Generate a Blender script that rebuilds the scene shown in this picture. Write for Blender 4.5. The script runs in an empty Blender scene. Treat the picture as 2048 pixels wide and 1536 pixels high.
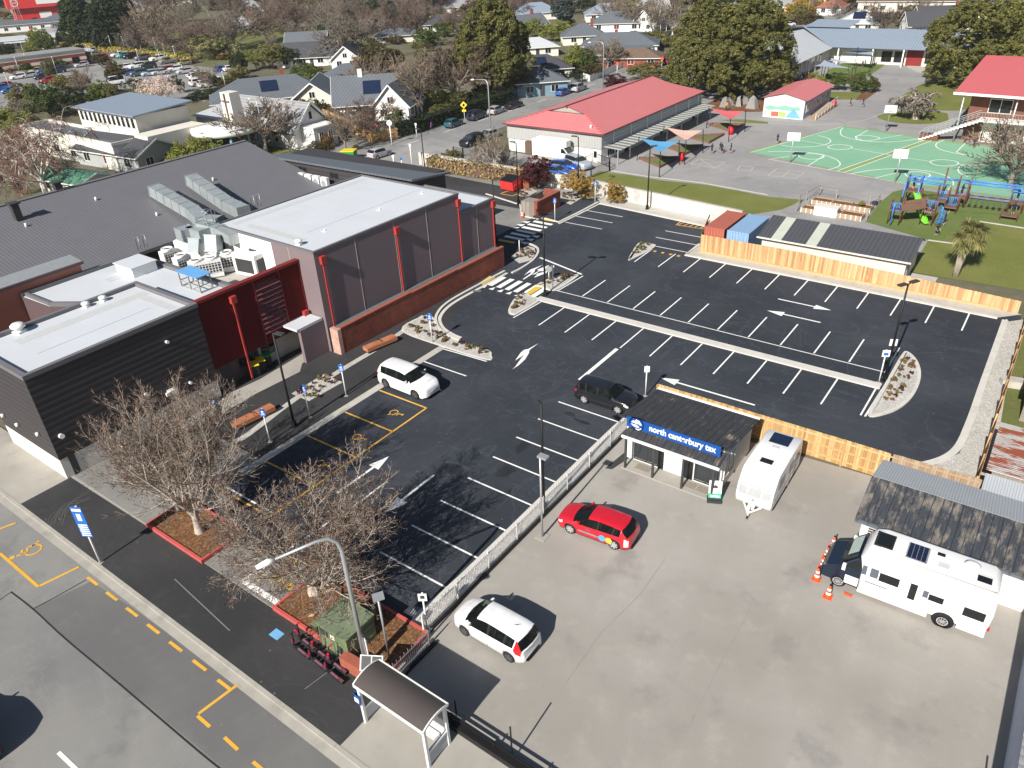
import bpy,bmesh,math,random
import numpy as np
from mathutils import Vector,Matrix
from math import sin,cos,pi,radians,atan2,hypot,floor,sqrt

S = bpy.context.scene
COL = S.collection
# camera
# metres; x runs along the front street, y runs up the car park away from it, z up
LENS_PX,CAM_H = 1502.1,28.0
R_AX = Vector((0.8097498,0.58516338,-0.04346354))
U_AX = Vector((-0.27260173,0.44074999,0.85523549))
F_AX = Vector((-0.51960904,0.68067853,-0.51641377))
cam_d = bpy.data.cameras.new('camera')
cam = bpy.data.objects.new('camera',cam_d)
COL.objects.link(cam)
cam_d.sensor_width = 36.0
cam_d.lens = LENS_PX / 2048 * 36.0
cam_d.clip_start = 0.3
cam_d.clip_end = 6000
m = Matrix.Identity(4)
for i in range(3):
	m[i][0],m[i][1],m[i][2] = R_AX[i],U_AX[i],-F_AX[i]
m[2][3] = CAM_H
cam.matrix_world = m
S.camera = cam
# sky and sun
SUN_EL,SUN_AZ = radians(35.5),radians(93.2)      # elevation; direction the light travels in plan
w = bpy.data.worlds.new('World')
S.world = w
w.use_nodes = True
wn = w.node_tree
bg = wn.nodes['Background']
sky = wn.nodes.new('ShaderNodeTexSky')
sky.sky_type = 'NISHITA'
sky.sun_disc = False
sky.sun_elevation = SUN_EL
to_sun = (-cos(SUN_AZ),-sin(SUN_AZ))
sky.sun_rotation = atan2(to_sun[0],to_sun[1])
sky.air_density = 1.0
sky.dust_density = 0.6
wn.links.new(sky.outputs[0],bg.inputs[0])
bg.inputs[1].default_value = 0.05
sl = bpy.data.lights.new('sun','SUN')
sl.energy = 5.0
sl.angle = radians(0.53)
sl.color = (1.0,0.95,0.87)
so = bpy.data.objects.new('sun',sl)
COL.objects.link(so)
travel = Vector((cos(SUN_AZ) * cos(SUN_EL),sin(SUN_AZ) * cos(SUN_EL),-sin(SUN_EL)))
so.rotation_euler = travel.to_track_quat('-Z','Y').to_euler()
so.location = (0,-40,60)
vs = S.view_settings
vs.view_transform = 'Standard'
vs.look = 'None'
vs.exposure = 0.5
vs.gamma = 1.0
vs.use_curve_mapping = False

# helpers
def g(px,py,z=0.0):
	"""survey: the place on the plane at height z seen at that point of the photograph"""
	d = F_AX + R_AX * ((px - 1024) / LENS_PX) - U_AX * ((py - 768) / LENS_PX)
	t = (z - CAM_H) / d.z
	return (d.x * t,d.y * t)

def srgb(h):
	h = h.lstrip('#')
	o = []
	for i in (0,2,4):
		c = int(h[i:i + 2],16) / 255
		o.append(c / 12.92 if c <= 0.04045 else ((c + 0.055) / 1.055) ** 2.4)
	return tuple(o)

class MB:
	def __init__(s):
		s.v,s.f,s.m,s.s = [],[],[],[]
	def add(s,vs,fs,mi=0,sm=False):
		b = len(s.v)
		s.v.extend([tuple(p) for p in vs])
		for f in fs:
			s.f.append(tuple(i + b for i in f));s.m.append(mi);s.s.append(sm)
		return s
	def box(s,x0,y0,z0,x1,y1,z1,mi=0):
		if x0 > x1: x0,x1 = x1,x0
		if y0 > y1: y0,y1 = y1,y0
		if z0 > z1: z0,z1 = z1,z0
		return s.add([(x0,y0,z0),(x1,y0,z0),(x1,y1,z0),(x0,y1,z0),(x0,y0,z1),(x1,y0,z1),(x1,y1,z1),(x0,y1,z1)],
					 [(0,3,2,1),(4,5,6,7),(0,1,5,4),(1,2,6,5),(2,3,7,6),(3,0,4,7)],mi)
	def bar(s,a,b,wd,ht,mi=0,up=(0,0,1)):
		"""square bar from a to b, wd across and ht along up"""
		a,b = Vector(a),Vector(b)
		d = (b - a).normalized();u = Vector(up)
		sd = d.cross(u)
		if sd.length < 1e-4: sd = d.cross(Vector((1,0,0)))
		sd.normalize();u = sd.cross(d).normalized()
		p = []
		for e in (a,b):
			for i,j in ((-1,-1),(1,-1),(1,1),(-1,1)):
				p.append(e + sd * (i * wd / 2) + u * (j * ht / 2))
		return s.add(p,[(3,2,1,0),(4,5,6,7),(0,1,5,4),(1,2,6,5),(2,3,7,6),(3,0,4,7)],mi)
	def prism(s,poly,z0,z1,mi=0,mt=None,sm=False):
		n = len(poly)
		ar = sum(poly[i][0]*poly[(i+1)%n][1]-poly[(i+1)%n][0]*poly[i][1] for i in range(n))
		if ar < 0: poly = list(poly)[::-1]
		s.add([(p[0],p[1],z0) for p in poly]+[(p[0],p[1],z1) for p in poly],
			  [(i,(i+1)%n,n+(i+1)%n,n+i) for i in range(n)],mi,sm)
		s.add([(p[0],p[1],z1) for p in poly],[tuple(range(n))],mi if mt is None else mt)
		s.add([(p[0],p[1],z0) for p in poly],[tuple(range(n))[::-1]],mi)
		return s
	def sheet(s,poly,z=0.0,mi=0):
		n = len(poly)
		ar = sum(poly[i][0]*poly[(i+1)%n][1]-poly[(i+1)%n][0]*poly[i][1] for i in range(n))
		if ar < 0: poly = list(poly)[::-1]
		return s.add([(p[0],p[1],z) for p in poly],[tuple(range(n))],mi)
	def quad(s,a,b,c,d,mi=0):
		return s.add([a,b,c,d],[(0,1,2,3)],mi)
	def tube(s,pts,r,n=8,mi=0,sm=True,cap=True):
		pts = [Vector(p) for p in pts]
		k = len(pts)
		rs = r if hasattr(r,'__len__') else [r]*k
		vs,fs = [],[]
		ref = None
		for i,p in enumerate(pts):
			d = (pts[min(i+1,k-1)] - pts[max(i-1,0)]).normalized()
			if ref is None:
				ref = d.orthogonal().normalized()
			ref = (ref - d * ref.dot(d))
			if ref.length < 1e-5: ref = d.orthogonal()
			ref.normalize();b = d.cross(ref)
			for j in range(n):
				a = 2*pi*j/n
				vs.append(p + (ref*cos(a) + b*sin(a)) * rs[i])
		for i in range(k-1):
			for j in range(n):
				fs.append((i*n+j,i*n+(j+1)%n,(i+1)*n+(j+1)%n,(i+1)*n+j))
		s.add(vs,fs,mi,sm)
		if cap:
			b0 = len(s.v) - k*n
			s.f.append(tuple(b0+j for j in range(n))[::-1]);s.m.append(mi);s.s.append(False)
			s.f.append(tuple(b0+(k-1)*n+j for j in range(n)));s.m.append(mi);s.s.append(False)
		return s
	def cyl(s,x,y,z0,z1,r,n=12,mi=0,r2=None):
		return s.tube([(x,y,z0),(x,y,z1)],[r,r if r2 is None else r2],n,mi)
	def lathe(s,c,prof,n=16,mi=0,axis='z',sm=True):
		vs,fs = [],[]
		for (r,h) in prof:
			for j in range(n):
				a = 2*pi*j/n
				p = (r*cos(a),r*sin(a),h)
				if axis == 'x': p = (h,r*cos(a),r*sin(a))
				if axis == 'y': p = (r*sin(a),h,r*cos(a))
				vs.append((p[0]+c[0],p[1]+c[1],p[2]+c[2]))
		k = len(prof)
		for i in range(k-1):
			for j in range(n):
				fs.append((i*n+j,i*n+(j+1)%n,(i+1)*n+(j+1)%n,(i+1)*n+j))
		return s.add(vs,fs,mi,sm)
	def xf(s,rz=0.0,loc=(0,0,0),sc=1.0):
		c,q = cos(rz)*sc,sin(rz)*sc
		s.v = [(p[0]*c-p[1]*q+loc[0],p[0]*q+p[1]*c+loc[1],p[2]*sc+loc[2]) for p in s.v]
		return s
	def build(s,name,mats,parent=None):
		me = bpy.data.meshes.new(name)
		me.from_pydata(s.v,[],s.f)
		if not isinstance(mats,(list,tuple)): mats = [mats]
		for t in mats: me.materials.append(t)
		me.polygons.foreach_set('material_index',s.m)
		me.polygons.foreach_set('use_smooth',s.s)
		me.update()
		o = bpy.data.objects.new(name,me)
		COL.objects.link(o)
		if parent is not None: o.parent = parent
		return o

def tag(o,label=None,cat=None,group=None,kind=None):
	if label: o['label'] = label
	if cat: o['category'] = cat
	if group: o['group'] = group
	if kind: o['kind'] = kind
	return o

def thing(name,label,cat,loc=(0,0,0),rz=0.0,group=None,sc=1.0):
	o = bpy.data.objects.new(name,None)
	COL.objects.link(o)
	o.empty_display_size = 0.3
	o.location = (loc[0],loc[1],loc[2] if len(loc) > 2 else 0.0)
	o.rotation_euler = (0,0,rz)
	if sc != 1.0: o.scale = (sc,)*3 if not hasattr(sc,'__len__') else sc
	return tag(o,label,cat,group)

def struct(name,mb,mats):
	o = mb.build(name,mats);o['kind'] = 'structure'
	return o

def copy_tree(root,loc=None,rz=None,label=None,group=None,sc=None,color=None,cat=None):
	def rec(o,par):
		c = o.copy();COL.objects.link(c)
		if par is not None: c.parent = par
		if color is not None and c.type == 'MESH': c.color = color
		for ch in o.children: rec(ch,c)
		return c
	r = rec(root,None)
	if loc is not None: r.location = (loc[0],loc[1],loc[2] if len(loc) > 2 else 0.0)
	if rz is not None: r.rotation_euler = (0,0,rz)
	if sc is not None: r.scale = (sc,)*3 if not hasattr(sc,'__len__') else sc
	if label: r['label'] = label
	if group: r['group'] = group
	if cat: r['category'] = cat
	return r

class Proto:
	"""the first place() moves the original, later ones copy it with its parts"""
	def __init__(s,root): s.root,s.used = root,False
	def place(s,loc,rz=0.0,label=None,group=None,sc=None,color=None,cat=None):
		if s.used: return copy_tree(s.root,loc,rz,label,group,sc,color,cat)
		s.used = True
		r = s.root
		r.location = (loc[0],loc[1],loc[2] if len(loc) > 2 else 0.0);r.rotation_euler = (0,0,rz)
		if sc is not None: r.scale = (sc,)*3 if not hasattr(sc,'__len__') else sc
		if label: r['label'] = label
		if group: r['group'] = group
		if cat: r['category'] = cat
		if color is not None:
			def rec(o):
				if o.type == 'MESH': o.color = color
				for c in o.children: rec(c)
			rec(r)
		return r
# materials
def newmat(name):
	t = bpy.data.materials.new(name);t.use_nodes = True
	nt = t.node_tree
	return t,nt,nt.nodes['Principled BSDF']
def noise(nt,vec,scale,detail=4,rough=0.55):
	n = nt.nodes.new('ShaderNodeTexNoise')
	n.inputs['Scale'].default_value = scale;n.inputs['Detail'].default_value = detail;n.inputs['Roughness'].default_value = rough
	nt.links.new(vec,n.inputs['Vector'])
	return n.outputs['Fac']
def math_(nt,op,a,b=None,c=None,clamp=False):
	n = nt.nodes.new('ShaderNodeMath');n.operation = op;n.use_clamp = clamp
	for i,x in enumerate((a,b,c)):
		if x is None: continue
		if isinstance(x,(int,float)): n.inputs[i].default_value = x
		else: nt.links.new(x,n.inputs[i])
	return n.outputs[0]
def ramp(nt,fac,stops):
	n = nt.nodes.new('ShaderNodeValToRGB')
	e = n.color_ramp.elements
	while len(e) < len(stops): e.new(0.5)
	for i,(p,c) in enumerate(stops):
		e[i].position = p;e[i].color = (c[0],c[1],c[2],1)
	nt.links.new(fac,n.inputs[0])
	return n.outputs[0]
def step(nt,fac,lo,hi):
	n = nt.nodes.new('ShaderNodeMapRange')
	n.interpolation_type = 'SMOOTHSTEP'
	nt.links.new(fac,n.inputs[0])
	n.inputs[1].default_value = lo;n.inputs[2].default_value = hi
	return n.outputs[0]
def mixc(nt,fac,a,b,mode='MIX'):
	n = nt.nodes.new('ShaderNodeMix');n.data_type = 'RGBA';n.blend_type = mode
	if isinstance(fac,(int,float)): n.inputs[0].default_value = fac
	else: nt.links.new(fac,n.inputs[0])
	for i,x in ((6,a),(7,b)):
		if isinstance(x,tuple): n.inputs[i].default_value = (x[0],x[1],x[2],1)
		else: nt.links.new(x,n.inputs[i])
	return n.outputs[2]
def sc3(c,k): return tuple(min(1.0,x*k) for x in c)
def wpos(nt): return nt.nodes.new('ShaderNodeNewGeometry').outputs['Position']
def opos(nt): return nt.nodes.new('ShaderNodeTexCoord').outputs['Object']
def bump(nt,bs,h,strength,dist=0.02):
	b = nt.nodes.new('ShaderNodeBump');b.inputs['Strength'].default_value = strength;b.inputs['Distance'].default_value = dist
	nt.links.new(h,b.inputs['Height']);nt.links.new(b.outputs[0],bs.inputs['Normal'])
def comp(nt,vec,i):
	n = nt.nodes.new('ShaderNodeSeparateXYZ');nt.links.new(vec,n.inputs[0]);return n.outputs[i]
def scalev(nt,vec,s3):
	n = nt.nodes.new('ShaderNodeVectorMath');n.operation = 'MULTIPLY'
	nt.links.new(vec,n.inputs[0]);n.inputs[1].default_value = s3
	return n.outputs[0]

def mat(name,col,rough=0.7,metal=0.0,var=0.12,scale=1.5,bmp=0.0,bscale=30.0,spec=0.3,island=0.0,dirt=None,dirt_amt=0.0,coat=0.0):
	if isinstance(col,str): col = srgb(col)
	t,nt,bs = newmat(name)
	p = wpos(nt)
	f = noise(nt,p,scale,6,0.6)
	c = mixc(nt,f,sc3(col,1-var*1.6),sc3(col,1+var*1.6))
	if island:
		r = nt.nodes.new('ShaderNodeNewGeometry').outputs['Random Per Island']
		c = mixc(nt,1.0,c,ramp(nt,r,[(0,(1-island,)*3),(1,(1+island*0.6,)*3)]),'MULTIPLY')
	if dirt is not None:
		d = step(nt,noise(nt,p,scale*0.7,8,0.7),0.5,0.72)
		c = mixc(nt,math_(nt,'MULTIPLY',d,dirt_amt),c,dirt)
	nt.links.new(c,bs.inputs['Base Color'])
	bs.inputs['Roughness'].default_value = rough
	bs.inputs['Metallic'].default_value = metal
	bs.inputs['Specular IOR Level'].default_value = spec
	if coat: bs.inputs['Coat Weight'].default_value = coat;bs.inputs['Coat Roughness'].default_value = 0.05
	if bmp: bump(nt,bs,noise(nt,p,bscale,3),bmp)
	return t

def ribs(name,col,pitch=0.2,axis=0,rough=0.55,var=0.1,depth=0.5,spec=0.35,rust=None,rust_lo=0.5,groove=0.72,obj=False):
	"""corrugated or ribbed sheet: ribs repeat along world (or object) axis"""
	if isinstance(col,str): col = srgb(col)
	t,nt,bs = newmat(name)
	p = opos(nt) if obj else wpos(nt)
	x = comp(nt,p,axis)
	wv = math_(nt,'SINE',math_(nt,'MULTIPLY',x,2*pi/pitch))
	h = math_(nt,'MULTIPLY_ADD',wv,0.5,0.5)
	f = noise(nt,p,0.6,6,0.6)
	c = mixc(nt,f,sc3(col,1-var*1.6),sc3(col,1+var*1.6))
	c = mixc(nt,math_(nt,'MULTIPLY',step(nt,h,0.0,0.35),1.0),sc3(col,groove),c)
	if rust is not None:
		ss = (.45,1.7,1.2)
		r = noise(nt,scalev(nt,p,ss),0.9,8,0.72)
		c = mixc(nt,step(nt,r,rust_lo,rust_lo+0.07),c,rust)
	nt.links.new(c,bs.inputs['Base Color'])
	bs.inputs['Roughness'].default_value = rough
	bs.inputs['Specular IOR Level'].default_value = spec
	bump(nt,bs,h,depth,0.03)
	return t

def asphalt(name,col,light,stains=0.3,grain=0.25,dust=0.0,dark=None,trails=0.0,seams=False):
	if isinstance(col,str): col = srgb(col)
	t,nt,bs = newmat(name)
	p = wpos(nt)
	big = noise(nt,p,0.09,5,0.6)
	mid = noise(nt,p,0.7,6,0.65)
	fine = noise(nt,p,22,3,0.7)
	c = mixc(nt,step(nt,big,0.35,0.68),col,light)
	c = mixc(nt,math_(nt,'MULTIPLY',step(nt,mid,0.5,0.75),stains),c,sc3(light,1.25))
	if dark is not None:
		dk = noise(nt,p,0.33,6,0.62)
		c = mixc(nt,math_(nt,'MULTIPLY',step(nt,dk,0.54,0.7),0.55),c,dark)
	if trails:
		tv = noise(nt,scalev(nt,p,(0.35,2.2,1)),1.0,6,0.7)
		c = mixc(nt,math_(nt,'MULTIPLY',step(nt,tv,0.55,0.8),trails),c,sc3(light,1.9))
		vo = nt.nodes.new('ShaderNodeTexNoise');vo.inputs['Scale'].default_value = 0.12;vo.inputs['Distortion'].default_value = 2.2;vo.inputs['Detail'].default_value = 5
		nt.links.new(p,vo.inputs['Vector'])
		rg = math_(nt,'ABSOLUTE',math_(nt,'SUBTRACT',vo.outputs['Fac'],0.5))
		c = mixc(nt,math_(nt,'MULTIPLY',math_(nt,'SUBTRACT',1.0,step(nt,rg,0.0,0.012)),trails*0.55),c,sc3(light,1.7))
	if dust:
		du = step(nt,noise(nt,p,0.5,9,0.8),0.6,0.78)
		c = mixc(nt,math_(nt,'MULTIPLY',du,dust),c,(0.26,0.25,0.235))
	c = mixc(nt,1.0,c,ramp(nt,fine,[(0.25,(1-grain,)*3),(0.75,(1+grain,)*3)]),'MULTIPLY')
	sp = nt.nodes.new('ShaderNodeTexVoronoi');sp.inputs['Scale'].default_value = 0.9;nt.links.new(p,sp.inputs['Vector'])
	c = mixc(nt,math_(nt,'MULTIPLY',math_(nt,'LESS_THAN',sp.outputs['Distance'],0.045),0.35),c,(0.3,0.29,0.26))
	nt.links.new(c,bs.inputs['Base Color'])
	bs.inputs['Roughness'].default_value = 0.88
	bs.inputs['Specular IOR Level'].default_value = 0.22
	bump(nt,bs,fine,0.25,0.01)
	return t

def speck(name,cols,scale,rough=0.9,big=0.25,bmp=0.4):
	"""gravel, bark, grass: random cell colours"""
	t,nt,bs = newmat(name)
	p = wpos(nt)
	v = nt.nodes.new('ShaderNodeTexVoronoi');v.inputs['Scale'].default_value = scale;nt.links.new(p,v.inputs['Vector'])
	n = len(cols)
	r = comp(nt,v.outputs['Color'],0)
	c = ramp(nt,r,[(i/max(1,n-1),k) for i,k in enumerate(cols)])
	b = noise(nt,p,0.25,6,0.65)
	c = mixc(nt,1.0,c,ramp(nt,b,[(0.3,(1-big,)*3),(0.7,(1+big,)*3)]),'MULTIPLY')
	nt.links.new(c,bs.inputs['Base Color'])
	bs.inputs['Roughness'].default_value = rough
	bs.inputs['Specular IOR Level'].default_value = 0.15
	if bmp: bump(nt,bs,v.outputs['Distance'],bmp,0.02)
	return t

def grassmat(name,a,b,dry):
	t,nt,bs = newmat(name)
	p = wpos(nt)
	c = mixc(nt,step(nt,noise(nt,p,0.18,6,0.65),0.35,0.65),a,b)
	c = mixc(nt,math_(nt,'MULTIPLY',step(nt,noise(nt,p,0.6,7,0.7),0.55,0.72),0.6),c,dry)
	f = noise(nt,p,14,4,0.7)
	c = mixc(nt,1.0,c,ramp(nt,f,[(0.25,(0.6,)*3),(0.75,(1.35,)*3)]),'MULTIPLY')
	nt.links.new(c,bs.inputs['Base Color'])
	bs.inputs['Roughness'].default_value = 0.95;bs.inputs['Specular IOR Level'].default_value = 0.1
	bump(nt,bs,f,0.5,0.03)
	return t

def brick(name,a,b,mortar,sc=1.0,axis='x'):
	t,nt,bs = newmat(name)
	p = wpos(nt)
	sx = nt.nodes.new('ShaderNodeSeparateXYZ');nt.links.new(p,sx.inputs[0])
	cb = nt.nodes.new('ShaderNodeCombineXYZ')
	nt.links.new(math_(nt,'ADD',sx.outputs[0],sx.outputs[1]),cb.inputs[0]);nt.links.new(sx.outputs[2],cb.inputs[1])
	k = nt.nodes.new('ShaderNodeTexBrick')
	k.inputs['Color1'].default_value = (*a,1);k.inputs['Color2'].default_value = (*b,1);k.inputs['Mortar'].default_value = (*mortar,1)
	k.inputs['Scale'].default_value = sc;k.inputs['Brick Width'].default_value = 0.24;k.inputs['Row Height'].default_value = 0.086;k.inputs['Mortar Size'].default_value = 0.008
	nt.links.new(cb.outputs[0],k.inputs['Vector'])
	f = noise(nt,p,1.3,6,0.6)
	c = mixc(nt,1.0,k.outputs['Color'],ramp(nt,f,[(0.3,(0.78,)*3),(0.7,(1.2,)*3)]),'MULTIPLY')
	nt.links.new(c,bs.inputs['Base Color'])
	bs.inputs['Roughness'].default_value = 0.85;bs.inputs['Specular IOR Level'].default_value = 0.2
	return t

def timber(name,a,b,vertical=True):
	t,nt,bs = newmat(name)
	p = wpos(nt)
	g_ = nt.nodes.new('ShaderNodeNewGeometry')
	r = g_.outputs['Random Per Island']
	c = ramp(nt,r,[(0,a),(0.45,mid3(a,b)),(1,b)])
	s3 = (9,9,0.6) if vertical else (1.2,1.2,9)
	f = noise(nt,scalev(nt,p,s3),1.0,5,0.65)
	c = mixc(nt,1.0,c,ramp(nt,f,[(0.3,(0.78,)*3),(0.7,(1.18,)*3)]),'MULTIPLY')
	k = step(nt,noise(nt,p,2.4,3,0.6),0.62,0.72)
	c = mixc(nt,math_(nt,'MULTIPLY',k,0.25),c,sc3(b,1.25))
	nt.links.new(c,bs.inputs['Base Color'])
	bs.inputs['Roughness'].default_value = 0.75;bs.inputs['Specular IOR Level'].default_value = 0.2
	return t
def mid3(a,b): return tuple((x+y)/2 for x,y in zip(a,b))

def leaf(name,dark,midc,lightc,trans=0.25,rough=0.6):
	t,nt,bs = newmat(name)
	g_ = nt.nodes.new('ShaderNodeNewGeometry')
	oi = nt.nodes.new('ShaderNodeObjectInfo')
	r = math_(nt,'MULTIPLY_ADD',noise(nt,g_.outputs['Position'],0.55,3,0.5),0.9,math_(nt,'MULTIPLY_ADD',g_.outputs['Random Per Island'],0.5,-0.2))
	c = ramp(nt,r,[(0.1,dark),(0.5,midc),(0.9,lightc)])
	c = mixc(nt,1.0,c,ramp(nt,oi.outputs['Random'],[(0,(0.8,0.8,0.85)),(1,(1.18,1.15,1.05))]),'MULTIPLY')
	nt.links.new(c,bs.inputs['Base Color'])
	bs.inputs['Roughness'].default_value = rough
	bs.inputs['Specular IOR Level'].default_value = 0.25
	if trans:
		tr = nt.nodes.new('ShaderNodeBsdfTranslucent');nt.links.new(c,tr.inputs[0])
		mx = nt.nodes.new('ShaderNodeMixShader');mx.inputs[0].default_value = trans
		out = nt.nodes['Material Output']
		nt.links.new(bs.outputs[0],mx.inputs[1]);nt.links.new(tr.outputs[0],mx.inputs[2]);nt.links.new(mx.outputs[0],out.inputs[0])
	return t

def carpaint():
	t,nt,bs = newmat('car_paint')
	oi = nt.nodes.new('ShaderNodeObjectInfo')
	f = noise(nt,opos(nt),3.0,4)
	c = mixc(nt,1.0,oi.outputs['Color'],ramp(nt,f,[(0.3,(0.93,)*3),(0.7,(1.04,)*3)]),'MULTIPLY')
	nt.links.new(c,bs.inputs['Base Color'])
	bs.inputs['Roughness'].default_value = 0.32;bs.inputs['Specular IOR Level'].default_value = 0.45
	bs.inputs['Coat Weight'].default_value = 0.6;bs.inputs['Coat Roughness'].default_value = 0.06
	return t

def glassy(name,col=(0.012,0.014,0.016),rough=0.06,spec=0.5):
	t,nt,bs = newmat(name)
	f = noise(nt,wpos(nt),1.2,3)
	nt.links.new(mixc(nt,f,sc3(col,0.6),sc3(col,1.5)),bs.inputs['Base Color'])
	bs.inputs['Roughness'].default_value = rough;bs.inputs['Specular IOR Level'].default_value = spec
	return t

class Mats(dict):
	__getattr__ = dict.__getitem__
	__setattr__ = dict.__setitem__
M = Mats()
M.ground = grassmat('mixed_ground',(0.165,0.145,0.105),(0.12,0.125,0.07),(0.22,0.19,0.14))
M.asphalt_new = asphalt('new_asphalt',(0.030,0.035,0.045),(0.050,0.056,0.069),0.35,0.22,0.22,None,0.55)
M.asphalt_path = asphalt('path_asphalt',(0.035,0.035,0.038),(0.055,0.054,0.055),0.3,0.22,0.16,None,0.3)
M.road = asphalt('road_asphalt',(0.19,0.19,0.19),(0.255,0.25,0.235),0.3,0.13,0.0,(0.15,0.15,0.155),0.12)
M.road_dark = asphalt('road_asphalt_darker',(0.135,0.133,0.135),(0.175,0.172,0.165),0.3,0.14,0.0,(0.11,0.11,0.115))
M.far_road = asphalt('far_road_asphalt',(0.22,0.22,0.22),(0.29,0.285,0.275),0.3,0.12,0.0,(0.16,0.16,0.16),0.15)
M.yard = asphalt('yard_seal',(0.30,0.280,0.252),(0.375,0.353,0.325),0.3,0.12,0.0,(0.215,0.207,0.2))
M.play_seal = asphalt('playground_seal',(0.27,0.265,0.265),(0.335,0.325,0.32),0.35,0.13,0.0,(0.2,0.2,0.205))
M.old_seal = asphalt('old_seal',(0.2,0.195,0.185),(0.27,0.265,0.25),0.35,0.14,0.0,(0.15,0.145,0.14))
M.joint = mat('tar_joint',(0.03,0.03,0.035),0.6,var=0.3)
M.concrete = mat('concrete',(0.46,0.44,0.40),0.85,var=0.12,scale=1.2,dirt=(0.28,0.26,0.23),dirt_amt=0.5)
M.conc_new = mat('new_concrete',(0.58,0.56,0.52),0.85,var=0.1,scale=1.2,dirt=(0.42,0.4,0.36),dirt_amt=0.5)
M.conc_path = mat('concrete_path',(0.36,0.34,0.305),0.88,var=0.14,scale=0.5,dirt=(0.26,0.245,0.22),dirt_amt=0.7)
M.kerb = mat('old_kerb',(0.38,0.36,0.32),0.88,var=0.16,scale=1.2,dirt=(0.22,0.21,0.19),dirt_amt=0.6)
M.gravel = speck('pale_gravel',[(0.3,0.29,0.27),(0.5,0.48,0.44),(0.4,0.385,0.36),(0.62,0.6,0.56),(0.34,0.33,0.31)],14,big=0.1)
M.bark = speck('bark_mulch',[(0.10,0.045,0.022),(0.19,0.095,0.045),(0.13,0.06,0.03),(0.27,0.15,0.075),(0.085,0.04,0.022)],11,big=0.2)
M.grass = grassmat('school_grass',(0.15,0.17,0.045),(0.185,0.195,0.06),(0.25,0.215,0.10))
M.turf = grassmat('play_turf',(0.125,0.17,0.05),(0.15,0.19,0.06),(0.17,0.195,0.08))
M.park = grassmat('park_grass',(0.16,0.165,0.06),(0.13,0.15,0.05),(0.22,0.19,0.11))
M.court = mat('court_green',(0.22,0.43,0.285),0.7,var=0.08,scale=0.2,dirt=(0.06,0.25,0.12),dirt_amt=0.3)
M.court_edge = mat('court_olive',(0.24,0.34,0.12),0.75,var=0.1)
M.line = mat('white_line_paint',(0.86,0.86,0.84),0.6,var=0.05,scale=3,dirt=(0.5,0.5,0.48),dirt_amt=0.35)
M.line_faint = mat('worn_line_paint',(0.5,0.49,0.45),0.8,var=0.2,scale=3)
M.yellow = mat('yellow_line_paint',(0.72,0.40,0.055),0.6,var=0.1,scale=3,dirt=(0.35,0.22,0.07),dirt_amt=0.5)
M.seam = mat('asphalt_seam',(0.06,0.06,0.065),.9,var=.3)
M.oil = mat('oil_stain',(0.026,0.028,0.033),.6,var=.3)
M.tactile = mat('yellow_tactile',(0.68,0.44,0.06),0.7,var=0.1,bmp=0.5,bscale=25)
M.white = mat('white_paint',(0.78,0.78,0.76),0.55,var=0.04,scale=0.8,dirt=(0.6,0.58,0.54),dirt_amt=0.3)
M.white_gloss = mat('white_gelcoat',(0.84,0.84,0.83),0.28,var=0.02,spec=0.5)
M.offwhite = mat('cream_render',(0.68,0.65,0.58),0.75,var=0.06,scale=0.6,dirt=(0.5,0.47,0.41),dirt_amt=0.4)
M.black = mat('black_powdercoat',(0.012,0.012,0.013),0.5,var=0.15)
M.dark_metal = mat('dark_metal',(0.05,0.05,0.055),0.5,var=0.15)
M.rubber = mat('rubber',(0.018,0.018,0.019),0.85,var=0.2)
M.galv = mat('galvanised_steel',(0.45,0.47,0.48),0.42,metal=0.45,var=0.12,scale=2.5,spec=0.5)
M.alu = mat('brushed_aluminium',(0.55,0.56,0.57),0.35,metal=0.6,var=0.08)
M.duct = mat('duct_galvanised',(0.40,0.44,0.45),0.4,metal=0.35,var=0.15,scale=1.2,spec=0.5)
M.roof_white = mat('pale_membrane_roof',(0.56,0.59,0.63),0.6,var=0.05,scale=0.35,dirt=(0.58,0.6,0.62),dirt_amt=0.5)
M.roof_grey = mat('grey_walkway_strip',(0.50,0.52,0.54),0.7,var=0.05)
M.parapet = mat('parapet_flashing',(0.16,0.155,0.165),0.55,var=0.08)
M.purple = mat('plum_grey_wall',(0.20,0.155,0.165),0.75,var=0.05,scale=0.5,bmp=0.1,bscale=8)
M.purple_dk = mat('plum_trim',(0.11,0.075,0.08),0.65,var=0.05)
M.charcoal = mat('charcoal_cladding',(0.05,0.045,0.048),0.65,var=0.08,scale=0.6)
M.redsteel = mat('deep_red_steel',(0.215,0.024,0.022),0.5,var=0.08)
M.redpipe = mat('red_downpipe',(0.40,0.045,0.038),0.5,var=0.08)
M.maroon = mat('maroon_louvre',(0.15,0.055,0.06),0.5,var=0.1)
M.pinkwall = mat('terracotta_wall',(0.40,0.155,0.115),0.8,var=0.08,scale=0.5)
M.brick = brick('red_brick',(0.27,0.068,0.042),(0.21,0.05,0.032),(0.25,0.13,0.1))
M.brick_cap = mat('brick_coping',(0.32,0.095,0.06),0.8,var=0.15,scale=4)
M.block = brick('pale_block',(0.56,0.54,0.50),(0.52,0.5,0.465),(0.46,0.44,0.41),sc=0.42)
M.block_white = mat('white_patch',(0.8,0.79,0.77),0.7,var=0.03)
M.roof_dark = ribs('dark_grey_corrugate',(0.155,0.155,0.17),0.3,1,0.5,var=0.08,depth=0.3,groove=0.86)
M.roof_dark_x = ribs('dark_grey_corrugate_across',(0.075,0.078,0.088),0.38,0,0.5,var=0.08,depth=0.6)
M.roof_red = ribs('red_corrugate',(0.62,0.195,0.20),0.5,1,0.5,var=0.06,depth=0.3)
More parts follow.
